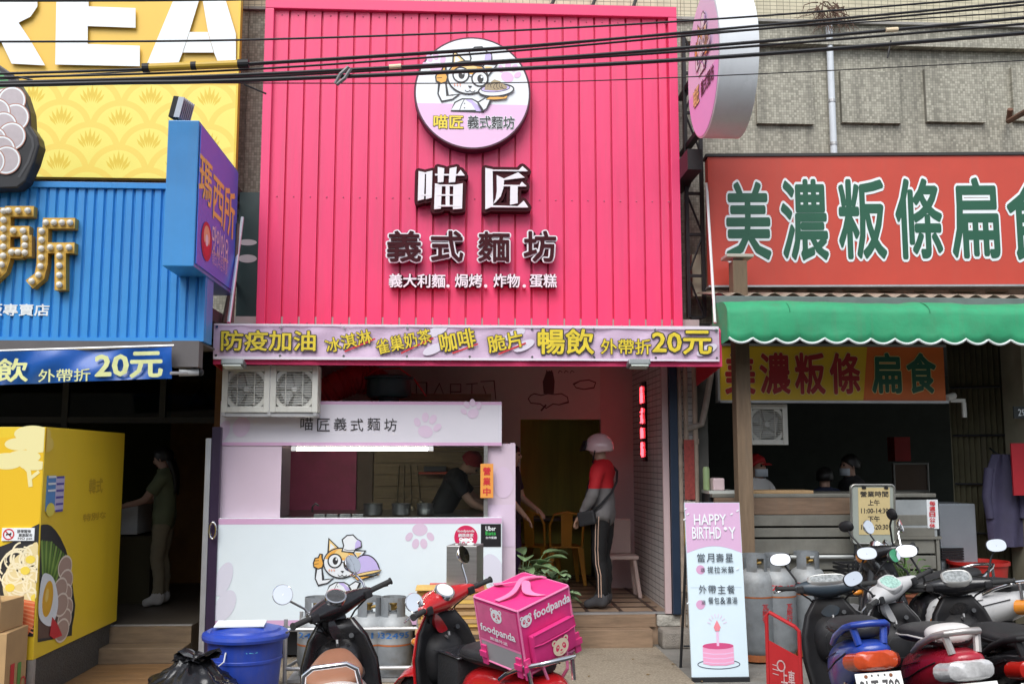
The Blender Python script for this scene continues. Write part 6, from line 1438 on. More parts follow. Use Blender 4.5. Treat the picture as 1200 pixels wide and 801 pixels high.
TER = M('terracotta', (.30, .10, .05), .8, var=.25)
cpl = at(1064, 705, -.75); leafy('green herb plant in a terracotta pot behind the red scooter', cpl.x, -.75, cpl.z - .12, 40, .05, .1, 12, .36, .35, M('herb green', (.09, .22, .04), .5, var=.5, vs=25), .13, .2, TER, lift=.8)
m = MB(); m.box((cpl.x - .2, -.9, 0), (cpl.x + .2, -.6, cpl.z - .122), bev=.01); tag(m.build('plant_stand', M('grimy box', )), 'grimy low block under the terracotta herb pot', 'stand')
c = at(1145, 700, -.1); t = thing('red_tub', 'red plastic tub behind the white fronted scooter on the right', 'tub', (c.x, -.1, .0)); zt_ = at(1145, 656, -.1).z; m = MB(); m.lathe([(.19, .12), (.2, .13), (.27, zt_), (.285, zt_), (.285, zt_ - .03)], c=(c.x, -.15, 0), n=28); m.build('bucket', M('red plastic', (.42, .02, .015), .4, var=.1), t, smooth=True)
# red barrow board
rc = thing('red_cart', 'red tubular metal rack panel with white lettering beside the scooters', 'cart', at(918, 801, -2.3))
REDM = M('red enamel', (.50, .025, .03), .35, .1, var=.15, dirt=.15)
A, B_, C_, D = at(898, 716, -2.55), at(937, 734, -2.75), at(941, 815, -2.75), at(902, 812, -2.55)
A.z += 0; m = MB(); A0 = Vector((A.x, A.y, 0)); B0 = Vector((B_.x, B_.y, 0)); m.tube([A0, Vector((A.x, A.y, A.z - .03)), Vector((A.x, A.y, A.z - .005)) + Vector((.02, -.01, 0)), B_ + Vector((-.03, .01, .0)), B_ + Vector((-.004, .002, -.03)), B0], .014, 8); m.build('frame', REDM, rc)
uu = Vector((B_.x - A.x, B_.y - A.y, 0)); Lc = uu.length; uu.normalize(); fcart = Frame((A.x, A.y, 0), uu, (0, 0, 1)); zm = fcart.px(915, 757)[1]
m = MB(); m.prism([(.015, .1), (Lc - .015, .1), (Lc - .015, zm - .05), (.015, zm + .03)], fcart, -.004, .004); m.build('plate', REDM, rc)
f5 = Frame(fcart(0, 0, .006), uu, (0, 0, 1))
WWH = M('worn white', (.6, .42, .42), .5, var=.5, vs=40); lettering(rc, f5, '上車', (Lc * .62, zm - .20, Lc * .42, .10), WWH, .02, .001, coords=True)
F = Flat(f5, base=.0005); F.stroke(ell(Lc * .42, zm - .13, .03, .035, n=20), .010, WWH, closed=True)
for k in range(4): F.poly(ell(Lc * (.4 + k * .13), zm - .31 - .008 * k, .011, .014, n=8), WWH, up=False)
for k in range(3): F.stroke([(Lc * .16, zm - .13 - .03 * k), (Lc * .34, zm - .135 - .03 * k)], .006, WWH, up=False)
F.build('print', rc)
m = MB(); m.tube([A0 + Vector((0, 0, .03)), A0 + Vector((.08, .3, .03))], .012, 8); m.tube([B0 + Vector((0, 0, .03)), B0 + Vector((.08, .3, .03))], .012, 8); m.build('foot', REDM, rc)
# bracket top right and insulators
m = MB(); m.tube([at(1182, 142, .2), at(1200, 132, -.3), at(1240, 110, -.9)], .03, 8); m.tube([at(1182, 142, .25), at(1184, 128, .15)], .03, 8); tag(m.build('wall_bracket', M('rusty bracket', (.16, .08, .05), .8, .2, var=.4)), 'rusty angled bracket on the mosaic wall at the top right', 'bracket')
# ================================================================== PEOPLE
SKIN = M('skin', (.50, .30, .21), .55, var=.06); SKIN2 = M('skin shade', (.42, .25, .18), .55, var=.06); HAIR = M('dark hair', (.012, .010, .009), .45, var=.2, stretch=(20, 20, 1)); EYE = M('eye dark', (.02, .015, .012), .2, var=0); LIP = M('lips', (.40, .16, .13), .5, var=0)
def human(label, loc, rz, H=1.66, arms=None, legs=None, bend=0, headturn=0, skin=SKIN, top=None, sleeve='short', bottom=None, shoe=None, hair='short', group=None, nod=0):
    t = thing('person', label, 'person', loc, rz, group=group); k = H / 1.70
    J = {}; rad = {}; E = []
    def j(n, p, r, link=None):
        p = Vector(p)
        if bend and p.z > .95 and not n.startswith(('hip', 'kne', 'ank', 'toe', 'hee')):
            d = p - Vector((0, 0, .95)); d = Matrix.Rotation(bend, 3, 'Y') @ d; p = d + Vector((0, 0, .95))
        J[n] = p * k; rad[n] = r * k
        if link: E.append((link, n))
    j('pelvis', (0, 0, .95), .122); j('spine', (.0, 0, 1.10), .108, 'pelvis'); j('chest', (.005, 0, 1.28), .125, 'spine'); j('upper', (0, 0, 1.39), .095, 'chest'); j('neck', (0.01, 0, 1.47), .052, 'upper')
    hd = Vector((.02, 0, 1.53))
    def hp(x, y, z): return hd + (Matrix.Rotation(headturn, 3, 'Z') @ Matrix.Rotation(nod, 3, 'Y')) @ Vector((x, y, z))
    j('jaw', hp(.012, 0, 0), .066, 'neck'); j('head', hp(.012, 0, .075), .092, 'jaw'); j('crown', hp(.0, 0, .14), .062, 'head')
    j('nose', hp(.118, 0, .045), .012, 'head')
    for s_, sg in (('L', 1), ('R', -1)):
        a = (arms or {}).get(s_, ((.0, .235, 1.14), (.05, .25, .90)))
        j('sho' + s_, (0, sg * .165, 1.385), .062, 'upper'); 
        e = Vector(a[0]); e.y *= sg if len(a) < 3 else 1; w = Vector(a[1]); w.y *= sg if len(a) < 3 else 1
        j('elb' + s_, e, .042, 'sho' + s_); j('wri' + s_, w, .028, 'elb' + s_)
        J['elb' + s_] = e * k; J['wri' + s_] = w * k
        if bend:
            pass
        d = (w - e).normalized(); sd = Vector((0, 0, 1)).cross(d); sd = sd.normalized() if sd.length > .1 else Vector((1, 0, 0)); dn = d.cross(sd).normalized()
        j('pal' + s_, (0, 0, 0), .030, 'wri' + s_); J['pal' + s_] = (w + d * .06) * k
        for fi, (off, ln, sp) in enumerate(((-.028, .070, -.12), (-.010, .082, -.03), (.009, .076, .05), (.026, .058, .14))):
            b = w + d * .085 + sd * off; m1 = b + d * ln * .5 + sd * sp * .04 - dn * .008; m2 = b + d * ln * .9 + sd * sp * .06 - dn * .03
            for q, p, r_, lk in (('a', b, .0095, 'pal'), ('b', m1, .0085, None), ('c', m2, .0075, None)):
                n_ = 'f%d%s%s' % (fi, q, s_); J[n_] = p * k; rad[n_] = r_ * k
                E.append((('pal' + s_) if q == 'a' else 'f%d%s%s' % (fi, chr(ord(q) - 1), s_), n_))
        th = w + d * .03 - sd * .035; J['ta' + s_] = th * k; rad['ta' + s_] = .011 * k; E.append(('pal' + s_, 'ta' + s_)); J['tb' + s_] = (th + d * .045 - sd * .018 - dn * .01) * k; rad['tb' + s_] = .009 * k; E.append(('ta' + s_, 'tb' + s_))
        l_ = (legs or {}).get(s_, ((.03, .1, .50), (.0, .105, .09), (.15, .125, .03)))
        j('hip' + s_, (0, sg * .085, .90), .088, 'pelvis'); kn, an, to = [Vector((p[0], p[1] * sg, p[2])) for p in l_]
        j('kne' + s_, kn, .057, 'hip' + s_); j('cal' + s_, kn.lerp(an, .35) + Vector((-.02, 0, 0)), .056, 'kne' + s_); j('ank' + s_, an, .040, 'cal' + s_); j('toe' + s_, to, .034, 'ank' + s_); j('hee' + s_, an + Vector((-.05, 0, -.045)), .034, 'ank' + s_)
    names = list(J); idx = {n: i for i, n in enumerate(names)}
    me = bpy.data.meshes.new('body'); me.from_pydata([J[n] for n in names], [(idx[a], idx[b]) for a, b in E], [])
    o = bpy.data.objects.new('body', me); COL.objects.link(o)
    md = o.modifiers.new('s', 'SKIN'); md.use_smooth_shade = True
    for i, n in enumerate(names):
        sv = me.skin_vertices[0].data[i]; sv.radius = (rad[n], rad[n]); sv.use_root = (n == 'pelvis')
    ss = o.modifiers.new('u', 'SUBSURF'); ss.levels = 2; ss.render_levels = 2
    dg = bpy.context.evaluated_depsgraph_get(); bme = bpy.data.meshes.new_from_object(o.evaluated_get(dg)); bpy.data.objects.remove(o)
    segs = [(a, b) for a, b in E]
    def region(c):
        best, bn = 9, None
        for a, b in segs:
            A, B = J[a], J[b]; ab = B - A; tt = max(0, min(1, (c - A).dot(ab) / max(1e-9, ab.length_squared))); d = (A + ab * tt - c).length - (rad[a] * (1 - tt) + rad[b] * tt)
            if d < best: best, bn = d, (a, b, tt)
        return bn
    reg = [region(p.center) for p in bme.polygons]
    def cls(r):
        a, b, tt = r; n = b[:3]
        if n in ('nec',): return 'neck'
        if n in ('jaw', 'hea', 'cro', 'nos'): return 'head'
        if n in ('spi', 'che', 'upp'): return 'torso'
        if n == 'sho': return 'torso'
        if n == 'elb': return 'uarm' if tt < .62 else 'uarm2'
        if n == 'wri': return 'farm' if tt < .86 else 'hand'
        if n in ('hip',): return 'hips'
        if n in ('kne', 'cal'): return 'leg'
        if n == 'ank': return 'leg' if tt < .8 else 'foot'
        if n in ('toe',) : return 'foot'
        if n == 'hee' and a[:3] == 'ank': return 'foot'
        return 'hand'
    cl_ = [cls(r) for r in reg]
    bm = bmesh.new(); bm.from_mesh(bme)
    def part(name, keep, infl, mats, cut=None, matz=None, wob=.010, zmin=None):
        b2 = bm.copy(); b2.faces.ensure_lookup_table(); b2.normal_update()
        kill = [f for f in b2.faces if not keep(cl_[f.index], f.calc_center_median())]
        nv = {v: v.normal.copy() for v in b2.verts}
        for v in b2.verts:
            q = v.co; v.co = q + nv[v] * (infl + wob * noise.noise(q * 9) + wob * .8 * noise.noise(Vector((q.x * 4, q.y * 4, q.z * 22))))
        bmesh.ops.delete(b2, geom=kill, context='FACES')
        if matz is not None:
            bmesh.ops.bisect_plane(b2, geom=b2.verts[:] + b2.edges[:] + b2.faces[:], plane_co=(0, 0, matz * k), plane_no=(0, 0, 1))
            for f in b2.faces: f.material_index = 1 if f.calc_center_median().z < matz * k else 0
        m2 = bpy.data.meshes.new(name); b2.to_mesh(m2); b2.free()
        for mm in _mlist(mats): m2.materials.append(mm)
        m2.polygons.foreach_set('use_smooth', [True] * len(m2.polygons))
        oo = bpy.data.objects.new(name, m2); COL.objects.link(oo); oo.parent = t
        sd = oo.modifiers.new('solid', 'SOLIDIFY'); sd.thickness = .004; sd.offset = 0
        return oo
    if top:
        ar = {'short': ('uarm',), 'long': ('uarm', 'uarm2', 'farm'), 'none': ()}[sleeve]
        tops = top if isinstance(top, tuple) else (top, None)
        part('shirt', lambda c, q: c in ('torso',) + ar or (c == 'hips' and q.z > .84 * k) , .016, [tops[0], tops[1] or tops[0]], matz=1.20 if tops[1] else None)
    if bottom: part('trousers', lambda c, q: c in ('hips', 'leg') or (c == 'torso' and q.z < 1.0 * k), .012, [bottom], wob=.010)
    if shoe: part('shoes', lambda c, q: c == 'foot', .010, [shoe], wob=.002)
    # eyes, mouth and ears join the body mesh
    mb = MB(); mb.bm.free(); mb.bm = bm
    for f in bm.faces: f.material_index = 0
    RH = Matrix.Rotation(headturn, 3, 'Z') @ Matrix.Rotation(nod, 3, 'Y')
    if bend: RH = Matrix.Rotation(bend, 3, 'Y') @ RH
    h0 = J['jaw'] - RH @ Vector((.012, 0, 0)) * k
    for sg in (1, -1):
        mb.mat(1); mb.ball(h0 + RH @ Vector((.093, sg * .032, .075)) * k, .011 * k, 8, 6); mb.mat(0); mb.ball(h0 + RH @ Vector((.0, sg * .092, .06)) * k, (.018 * k, .008 * k, .03 * k), 8, 6)
    mb.mat(2); mb.ball(h0 + RH @ Vector((.083, 0, .0)) * k, (.012 * k, .022 * k, .006 * k), 8, 6)
    m3 = bpy.data.meshes.new('body'); bm.to_mesh(m3); bm.free()
    for mm in (skin, EYE, LIP): m3.materials.append(mm)
    m3.polygons.foreach_set('use_smooth', [True] * len(m3.polygons))
    ob = bpy.data.objects.new('body', m3); COL.objects.link(ob); ob.parent = t
    if hair:
        hm_ = MB(); c = h0 + RH @ Vector((-.008, 0, .085)) * k
        rr = []
        for i in range(11):
            ph = math.pi * (.02 + .62 * i / 10); ring = []
            for q in range(20):
                a = 2 * math.pi * q / 20; front = max(0, math.cos(a)); p2 = ph * (1 - .38 * front)
                if hair == 'long' and math.cos(a) < .35: p2 = ph * 1.0
                rj = .108 + .006 * math.sin(q * 3.0) + .004 * math.sin(q * 7 + i)
                ring.append(c + RH @ Vector((math.sin(p2) * math.cos(a) * rj, math.sin(p2) * math.sin(a) * rj * .96, math.cos(p2) * rj * 1.05)) * k)
            rr.append(ring)
        hm_.rings(rr, cap=True)
        if hair == 'long':
            base = h0 + RH @ Vector((-.06, 0, .05)) * k; rows = []
            for i in range(9):
                u_ = i / 8; rows.append([base + Vector((-.015 - .05 * u_ - .045 * math.sin(u_ * 2.4) + .05 * math.cos(a) * (1 - .5 * u_), (.10 - .035 * u_) * math.sin(a), -.38 * u_ + .02 * math.sin(a * 4))) * k for a in [2 * math.pi * q / 16 for q in range(16)]])
            hm_.rings(rows)
        hm_.build('hair', HAIR, t, local=True, smooth=True, angle=180)
    bpy.data.meshes.remove(bme)
    return t, J, h0, RH, k
# ---- delivery rider at the door
REDF = M('red jersey', (.56, .012, .02), .7, var=.1, bump=.2, bs=40); GREYF = M('grey jersey', (.19, .18, .18), .75, var=.1, bump=.2, bs=40); BLKF = M('black trousers', (.009, .009, .010), .8, var=.2, bump=.2, bs=30); SHOE = M('dark shoe', (.05, .05, .055), .6, var=.3)
rl = atZ(708, 711, FZ + .01); rd, J, h0, RH, k = human('delivery rider in a red and grey jersey and white helmet standing at the shop door', (rl.x, rl.y, FZ + .006), R(152), 1.66, arms={'L': ((.03, .225, 1.12), (.17, .19, .93)), 'R': ((.06, .21, 1.12), (.22, .12, .96))}, legs={'L': ((.02, .085, .50), (-.01, .09, .09), (.17, .11, .03)), 'R': ((.03, .085, .50), (.02, .095, .09), (.19, .13, .03))}, top=(REDF, GREYF), sleeve='long', bottom=BLKF, shoe=SHOE, hair='short', nod=R(8))
c = h0 + RH @ Vector((.005, 0, .085)) * k; hm_ = MB(); rr = []
for i in range(13):
    ph = math.pi * (.015 + .61 * i / 12); ring = []
    for q in range(28):
        a = 2 * math.pi * q / 28; p2 = ph * (1 - .22 * max(0, math.cos(a))); ring.append(c + RH @ Vector((math.sin(p2) * math.cos(a) * .143, math.sin(p2) * math.sin(a) * .13, math.cos(p2) * .138)))
    rr.append(ring)
hm_.rings(rr, cap=False); hel = hm_.build('helmet', M('pink lit helmet white', (.72, .52, .54), .2, var=.06, coat=.4), rd, local=True, smooth=True, angle=180, solid=.012)  # pink light of the doorway put into the white helmet's colour
m = MB(); rr = []
for i in range(6):
    z = .05 - i * .018; rr.append([c + RH @ Vector((math.cos(a) * (.152 + .012 * i), math.sin(a) * .138, z + .035)) for a in [R(-62 + 124 * q / 14) for q in range(15)]])
m.rings(rr, cap=False, closed=False); m.build('visor', M('visor smoke', (.012, .012, .014), .12, var=0), rd, local=True, smooth=True, solid=.004)
m = MB(); m.tube([c + RH @ Vector((.0, .13, -.03)), c + RH @ Vector((.06, .085, -.14)), c + RH @ Vector((.075, 0, -.165)), c + RH @ Vector((.06, -.085, -.14)), c + RH @ Vector((0, -.13, -.03))], .008, 6); m.build('chin_strap', BLACK, rd, local=True)
m = MB()
for sg in (1,):
    m.rings([[Vector((.012 + d, sg * (.172 - .0 * i) + .0, z)) for d in (-.006, .006)] for i, z in ((0, .0), (1, .0))], cap=False, closed=False) if False else None
P = [J['hipL'] + Vector((.0, .088, .02)), J['hipL'] + Vector((.005, .098, -.12)), J['kneL'] + Vector((0, .072, .08)), J['kneL'] + Vector((-.005, .072, -.05)), J['calL'] + Vector((0, .073, -.02)), J['ankL'] + Vector((0, .062, .03))]
for dx in (-.016, .012): m.tube([p + Vector((dx, 0, 0)) for p in P], .0048, 5)
m.build('trouser_stripe', M('stripe peach', (.66, .45, .34), .6, var=0), rd, local=True)
W_ = wmat(rd)
bag_t = thing('crossbody_bag', 'black crossbody bag slung across the back of the delivery rider', 'bag', W_ @ Vector((.12, .2, .93)), R(152))
m = MB(); B = Matrix.Translation(W_ @ Vector((.10, .215, .90))) @ Matrix.Rotation(R(152), 4, 'Z') @ Matrix.Rotation(R(12), 4, 'Y'); m.box((-.10, -.02, -.09), (.08, .045, .05), B, .02); m.build('pouch', M('black nylon', (.016, .016, .018), .6, var=.2, bump=.2), bag_t)
m = MB(); 
S_ = [(.06, .19, .96), (-.04, .185, 1.04), (-.125, .10, 1.16), (-.145, .0, 1.27), (-.12, -.09, 1.37), (-.03, -.13, 1.455), (.07, -.10, 1.42), (.135, .0, 1.28), (.14, .1, 1.12), (.12, .18, .98)]
m.tube([W_ @ (Vector(p) * Vector((1, 1, .976)).x if False else Vector((p[0] * 1.02, p[1], p[2] * .976))) for p in S_], .013, 6); m.build('strap', M('black nylon', ), bag_t)
# ---- others
human('long haired woman in a pale top and khaki trousers in the dark left shop', at(186, 708, .75) * 1 if False else (at(188, 708, .75).x, .75, FZ + .004), R(180), 1.56, arms={'L': ((.16, .2, 1.14), (.40, .17, 1.08)), 'R': ((.16, .2, 1.14), (.40, .14, 1.1))}, top=M('shaded pale green top', (.13, .15, .08), .8, var=.1), bottom=M('shaded khaki cloth', (.19, .16, .10), .8, var=.15), shoe=M('white sneaker', (.4, .38, .36), .6), hair='long', nod=R(12), skin=SKIN2)  # the shop's dimness put into clothes and shoes as darker colours
human('cook in a black shirt and red cap bending over the counter inside the pink stall', (at(512, 600, .12).x, .12, FZ), R(-8), 1.62, bend=R(28), arms={'L': ((.36, .24, 1.12), (.58, .18, 1.02)), 'R': ((.38, .2, 1.10), (.60, .1, 1.0))}, top=M('black shirt', (.018, .018, .02), .7, var=.2), bottom=BLKF, shoe=SHOE, hair='short', nod=R(25))
cook = [o for o in bpy.data.objects if o.name.startswith('person')][-1]
for oo in bpy.data.objects:
    if oo.get('label', '').startswith('cook in'): cook = oo
hr = [c_ for c_ in bpy.data.objects if c_.parent == cook and c_.name.startswith('hair')][0]; hr.name = 'cap'; hr.data.materials[0] = M('cap red', (.35, .02, .03), .7)
human('staff member in a dark shirt and purple skirt, mostly hidden behind the stall side panel', (at(598, 660, .9).x, .9, FZ), R(-20), 1.6, arms={'L': ((.06, .25, 1.12), (.24, .2, 1.0)), 'R': ((.08, .26, 1.12), (.22, .2, .95))}, top=M('plum shirt', (.03, .02, .03), .7), bottom=M('purple skirt', (.05, .02, .07), .7), shoe=SHOE, hair='short')
rcp, J2, h2, RH2, k2 = human('cook in a red cap, white shirt and face mask behind the noodle counter', (at(887, 600, .75).x, .75, .12), R(-60), 1.66, arms={'L': ((.12, .22, 1.12), (.30, .12, 1.08)), 'R': ((.12, .22, 1.12), (.30, .1, 1.1))}, top=M('white shirt', (.62, .6, .58), .7, var=.06), bottom=BLKF, shoe=SHOE, hair='short')
hr = [c_ for c_ in bpy.data.objects if c_.parent == rcp and c_.name.startswith('hair')][0]; hr.name = 'cap'; hr.data.materials[0] = M('cap scarlet', (.48, .012, .015), .6)
m = MB(); cc_ = h2 + RH2 @ Vector((.11, 0, .10)) * k2; m.rings([[cc_ + RH2 @ Vector((.0, y, .0)) for y in (-.07, -.03, .03, .07)], [cc_ + RH2 @ Vector((.075 - abs(y) * .5, y, -.015)) for y in (-.06, -.03, .03, .06)]], cap=False, closed=False); m.build('cap_brim', M('cap scarlet', ), rcp, local=True, solid=.006)
m = MB(); mk = h2 + RH2 @ Vector((.03, 0, .01)) * k2; m.rings([[mk + RH2 @ Vector((math.cos(a) * .085, math.sin(a) * .09, z)) for a in [R(-75 + 150 * q / 10) for q in range(11)]] for z in (-.05, 0, .03)], cap=False, closed=False); m.build('face_mask', M('mask pale', (.55, .6, .65), .7), rcp, local=True, smooth=True, solid=.003)
for px, yy, hh, lab, tp, rz_ in ((968, 1.1, 1.52, 'customer in a navy top seen low behind the hours board in the noodle shop', (.02, .025, .06), 75), (1000, 1.3, 1.66, 'dark haired worker with a face mask right of the navy clad customer', (.03, .03, .032), 188)):
    hh_t, J3, h3, RH3, k3 = human(lab, (at(px, 600, yy).x, yy, .12), R(rz_), hh, top=M('cloth %d' % px, tp, .8), bottom=BLKF, shoe=SHOE, hair='short', skin=SKIN2)
    if px == 1000:
        m = MB(); mk = h3 + RH3 @ Vector((.03, 0, .01)) * k3; m.rings([[mk + RH3 @ Vector((math.cos(a) * .085, math.sin(a) * .09, z)) for a in [R(-75 + 150 * q / 10) for q in range(11)]] for z in (-.05, 0, .03)], cap=False, closed=False); m.build('face_mask', M('mask pale', ), hh_t, local=True, smooth=True, solid=.003)
# ================================================================== SCOOTERS
def sup(c, u, v, n=20, e=.75):
    o = []
    for i in range(n):
        a = 2 * math.pi * i / n; ca, sa = math.cos(a), math.sin(a)
        o.append(Vector(c) + Vector(u) * (math.copysign(abs(ca) ** e, ca)) + Vector(v) * (math.copysign(abs(sa) ** e, sa)))
    return o
LENSR = M('red lamp lens', (.45, .015, .01), .12, var=.15, vs=60, coat=.5); LENSA = M('amber lens', (.70, .25, .03), .15, var=.1, vs=60, coat=.5); LENSC = M('clear lens', (.62, .62, .62), .12, .2, var=.3, vs=40, coat=.6); PLATEW = M('plate white', (.78, .78, .76), .45, var=.05); ALU = M('cast aluminium', (.4, .4, .4), .45, .8, var=.2); GRIP = M('grip rubber', (.03, .03, .03), .8, var=.2, bump=.4, bs=150); VINYL = M('seat vinyl', (.028, .028, .03), .5, var=.25, bump=.15, bs=90)
def scooter(label, loc, rz, lean, body, shield, seat, *, cover=None, tail='round', gauge='round', steer=0, plate=None, rail=CHROME, rail_style='loop', mirror='round', mirror_back=BLACK, seat2=None, tail_light=LENSR, hb_z=.98, signal=LENSA, mcol=None, shield_in=None, mh=.24, mw=.13, seat_z=0, mirror_d=None, gface=None, beak=False, pitch=2, mws=None, mhs=None, saddle=False):
    t = thing('scooter', label, 'scooter', loc, R(rz), R(lean), group='parked motor scooters'); t.rotation_euler.y = R(pitch)
    cover = cover or body; shield_in = shield_in or BLACK
    B = lambda: MB()
    # steering turn about the raked head axis
    ax = Vector((-.36, 0, .93)).normalized(); pv = Vector((.44, 0, .75))
    S = Matrix.Translation(pv) @ Matrix.Rotation(R(steer), 4, ax) @ Matrix.Translation(-pv)
    def SB(): return MB(S)
    YX = Matrix.Rotation(R(90), 4, 'X')
    def wheel(x, xf):
        m = MB(xf); rr = []
        for i in range(32):
            a = 2 * math.pi * i / 32; rr.append([Vector((x + (.205 + .05 * math.cos(b)) * math.cos(a), .052 * math.sin(b), .25 + (.205 + .05 * math.cos(b)) * math.sin(a))) for b in [2 * math.pi * q / 10 for q in range(10)]])
        m.rings(rr, cap=False, loop=True); w = m.build('wheel', RUBBER, t, local=True, smooth=True)
        m = MB(xf); m.lathe([(.165, -.035), (.15, -.03), (.14, -.01), (.06, -.02), (.05, -.045), (.05, .045), (.06, .02), (.14, .01), (.15, .03), (.165, .035)], c=(x, 0, .25), n=28, m=YX, cap=False)
        m.lathe([(.16, -.035), (.16, .035)], c=(x, 0, .25), n=28, m=YX, cap=False)
        for k in range(5): a = 2 * math.pi * k / 5; m.cyl((x, 0, .25), (x + .155 * math.cos(a), 0, .25 + .155 * math.sin(a)), .016, n=6)
        r_ = m.build('rim', ALU, w, local=True, smooth=True)
    wheel(-.60, None); wheel(.66, S)
    # engine, swing arm, exhaust, shock
    m = B(); m.rings([sup((x, y, z), (0, w, 0), (0, 0, h)) for x, y, z, w, h in ((-.66, .10, .25, .03, .07), (-.5, .10, .26, .05, .09), (-.25, .09, .26, .06, .1), (-.02, .08, .25, .05, .08))]); m.build('engine_case', ALU, t, local=True, smooth=True)
    m = B(); m.tube([(-.15, -.1, .18), (-.3, -.14, .2), (-.42, -.16, .26)], .018, 8); m.tube([(-.40, -.165, .25), (-.46, -.165, .27), (-.82, -.17, .36), (-.85, -.17, .367)], [.03, .055, .06, .035], 14); m.build('exhaust', DARK, t, local=True, smooth=True)
    m = B(); m.cyl((-.58, .12, .28), (-.52, .1, .58), .022, n=10); m.build('shock_absorber', CHROME, t, local=True)
    # body and tail
    if tail == 'round': secs = [(-.93, .60, .05, .07), (-.90, .60, .115, .12), (-.80, .585, .165, .155), (-.62, .55, .19, .18), (-.40, .53, .19, .19), (-.18, .50, .175, .19), (-.05, .46, .15, .17)]
    else: secs = [(-.98, .70, .06, .03), (-.95, .695, .10, .055), (-.80, .655, .135, .10), (-.60, .60, .165, .14), (-.40, .54, .175, .175), (-.18, .49, .165, .19), (-.05, .44, .14, .16)]
    m = B(); m.rings([sup((x, 0, z), (0, w, 0), (0, 0, h), 22, .8) for x, z, w, h in secs]); bd = m.build('body', body, t, local=True, sub=1)
    m = B()
    for sg in (1, -1): m.tube([(x, sg * (w * .985 + .002), z - h * .25 + .05) for x, z, w, h in secs[2:-1]], .004, 5); m.tube([(x, sg * (w * .93 + .004), z + h * .45) for x, z, w, h in secs[3:-1]], .003, 5)
    m.build('panel_gap', BLACK, bd, local=True)
    m = B(); m.rings([sup((x, 0, z), (0, w, 0), (0, 0, h)) for x, z, w, h in ((-.86, .40, .05, .02), (-.7, .50, .07, .03), (-.3, .42, .12, .08), (.0, .32, .12, .06))]); m.build('under_tray', BLACK, t, local=True, smooth=True)
    m = B(); m.rings([sup((x, 0, .27), (0, w, 0), (0, 0, .045), 16, .5) for x, w in ((-.14, .14), (-.08, .17), (.28, .18), (.36, .15))]); m.build('floorboard', BLACK, t, local=True, smooth=True)
    # leg shield: curved apron in front of the rider
    prof = [(.31, .24, .16), (.37, .34, .215), (.405, .50, .235), (.41, .66, .225), (.40, .80, .175), (.375, .905, .10)]
    def apron(x_off, th, kx, mt, name):
        m = B(); rows = []
        for (x, z, w) in prof:
            w *= kx; rows.append([Vector((x + x_off - .10 * (y / .235) ** 2, y, z)) for y in [w * (q / 8 - 1) for q in range(17)]])
        m.rings(rows, cap=False, closed=False); return m.build(name, mt, t, local=True, smooth=True, solid=th)
    apron(.03, .012, 1.0, shield, 'leg_shield'); apron(-.005, .02, .97, shield_in, 'inner_panel')
    m = B(); m.rings([sup((x, 0, z), (0, w, 0), (0, 0, h)) for x, z, w, h in ((.29, .62, .08, .09), (.33, .62, .13, .14), (.385, .62, .15, .17))]); m.build('glove_box', shield_in, t, local=True, smooth=True)
    m = B(); m.rings([sup((x, 0, z), (0, w, 0), (0, 0, h), 18, .9) for x, z, w, h in ((.40, .62, .12, .22), (.47, .60, .11, .2), (.53, .57, .07, .14), (.56, .55, .03, .07))]); m.build('front_cowl', shield, t, local=True, sub=1)
    m = B(); m.cyl((.345, -.085, .80), (.315, -.085, .81), .015, n=14); m.build('ignition_lock', DARK, t, local=True, smooth=True)
    m = B(); m.tube([(.33, .0, .765), (.29, .0, .76), (.275, 0, .78), (.28, 0, .80)], .008, 6); m.build('bag_hook', ALU, t, local=True)
    m = B(); m.tube([(.262, y, z) for y, z in ((-.07, .56), (-.075, .66), (-.05, .69), (.05, .69), (.075, .66), (.07, .56), (-.07, .56))], .003, 5); m.build('panel_gap', DARK, t, local=True)
    m = B()
    for k in range(6): m.box((.0 + k * .045, -.13, .312), (.025 + k * .045, .13, .318))
    m.build('foot_mat', RUBBER, t, local=True)
    m = B(); m.tube([(.415 - .10 * (w * sgn / .235) ** 2 + x - .385, w * sgn, z) for sgn in (1,) for x, z, w in prof], .007, 6); m.tube([(.415 - .10 * (w / .235) ** 2 + x - .385, -w, z) for x, z, w in prof], .007, 6); m.build('shield_edge', cover if cover is not NAVY else BLACK, t, local=True)
    # front fender + fork (turn with the bars)
    m = SB(); rows = []
    for i in range(11):
        a = R(15 + 150 * i / 10); rows.append([Vector((.66 + .285 * math.cos(a) - .0, y, .25 + (.285 - .9 * y * y) * math.sin(a) + (-.35 * abs(y)))) for y in (-.085, -.07, -.035, 0, .035, .07, .085)])
    m.rings(rows, cap=False, closed=False); m.build('front_fender', shield if shield is not BLACK else body, t, local=True, smooth=True, solid=.008)
    m = SB()
    for y in (-.075, .075): m.cyl((.66, y, .25), (.52, y * .8, .62), .018, n=10)
    m.cyl((.53, 0, .55), (.40, 0, .92), .03, n=10); m.build('fork', DARK, t, local=True)
    # handlebar cover
    hz = hb_z
    m = SB(); m.rings([sup((.375 - .16 * (y / .3) ** 2, y, hz + .02 * abs(y) / .3), (a, 0, 0), (0, 0, b), 14, .9) for y, a, b in ((-.24, .028, .026), (-.18, .05, .04), (-.10, .085, .062), (0, .105, .078), (.10, .085, .062), (.18, .05, .04), (.24, .028, .026))]); m.build('handlebar_cover', cover, t, local=True, sub=1)
    m = SB(); m.rings([sup((x, 0, z), (0, w, 0), (0, 0, h)) for x, z, w, h in ((.37, hz - .12, .07, .08), (.42, hz - .05, .095, .08), (.46, hz + .0, .07, .05))]); m.build('neck_cover', cover, t, local=True, smooth=True)
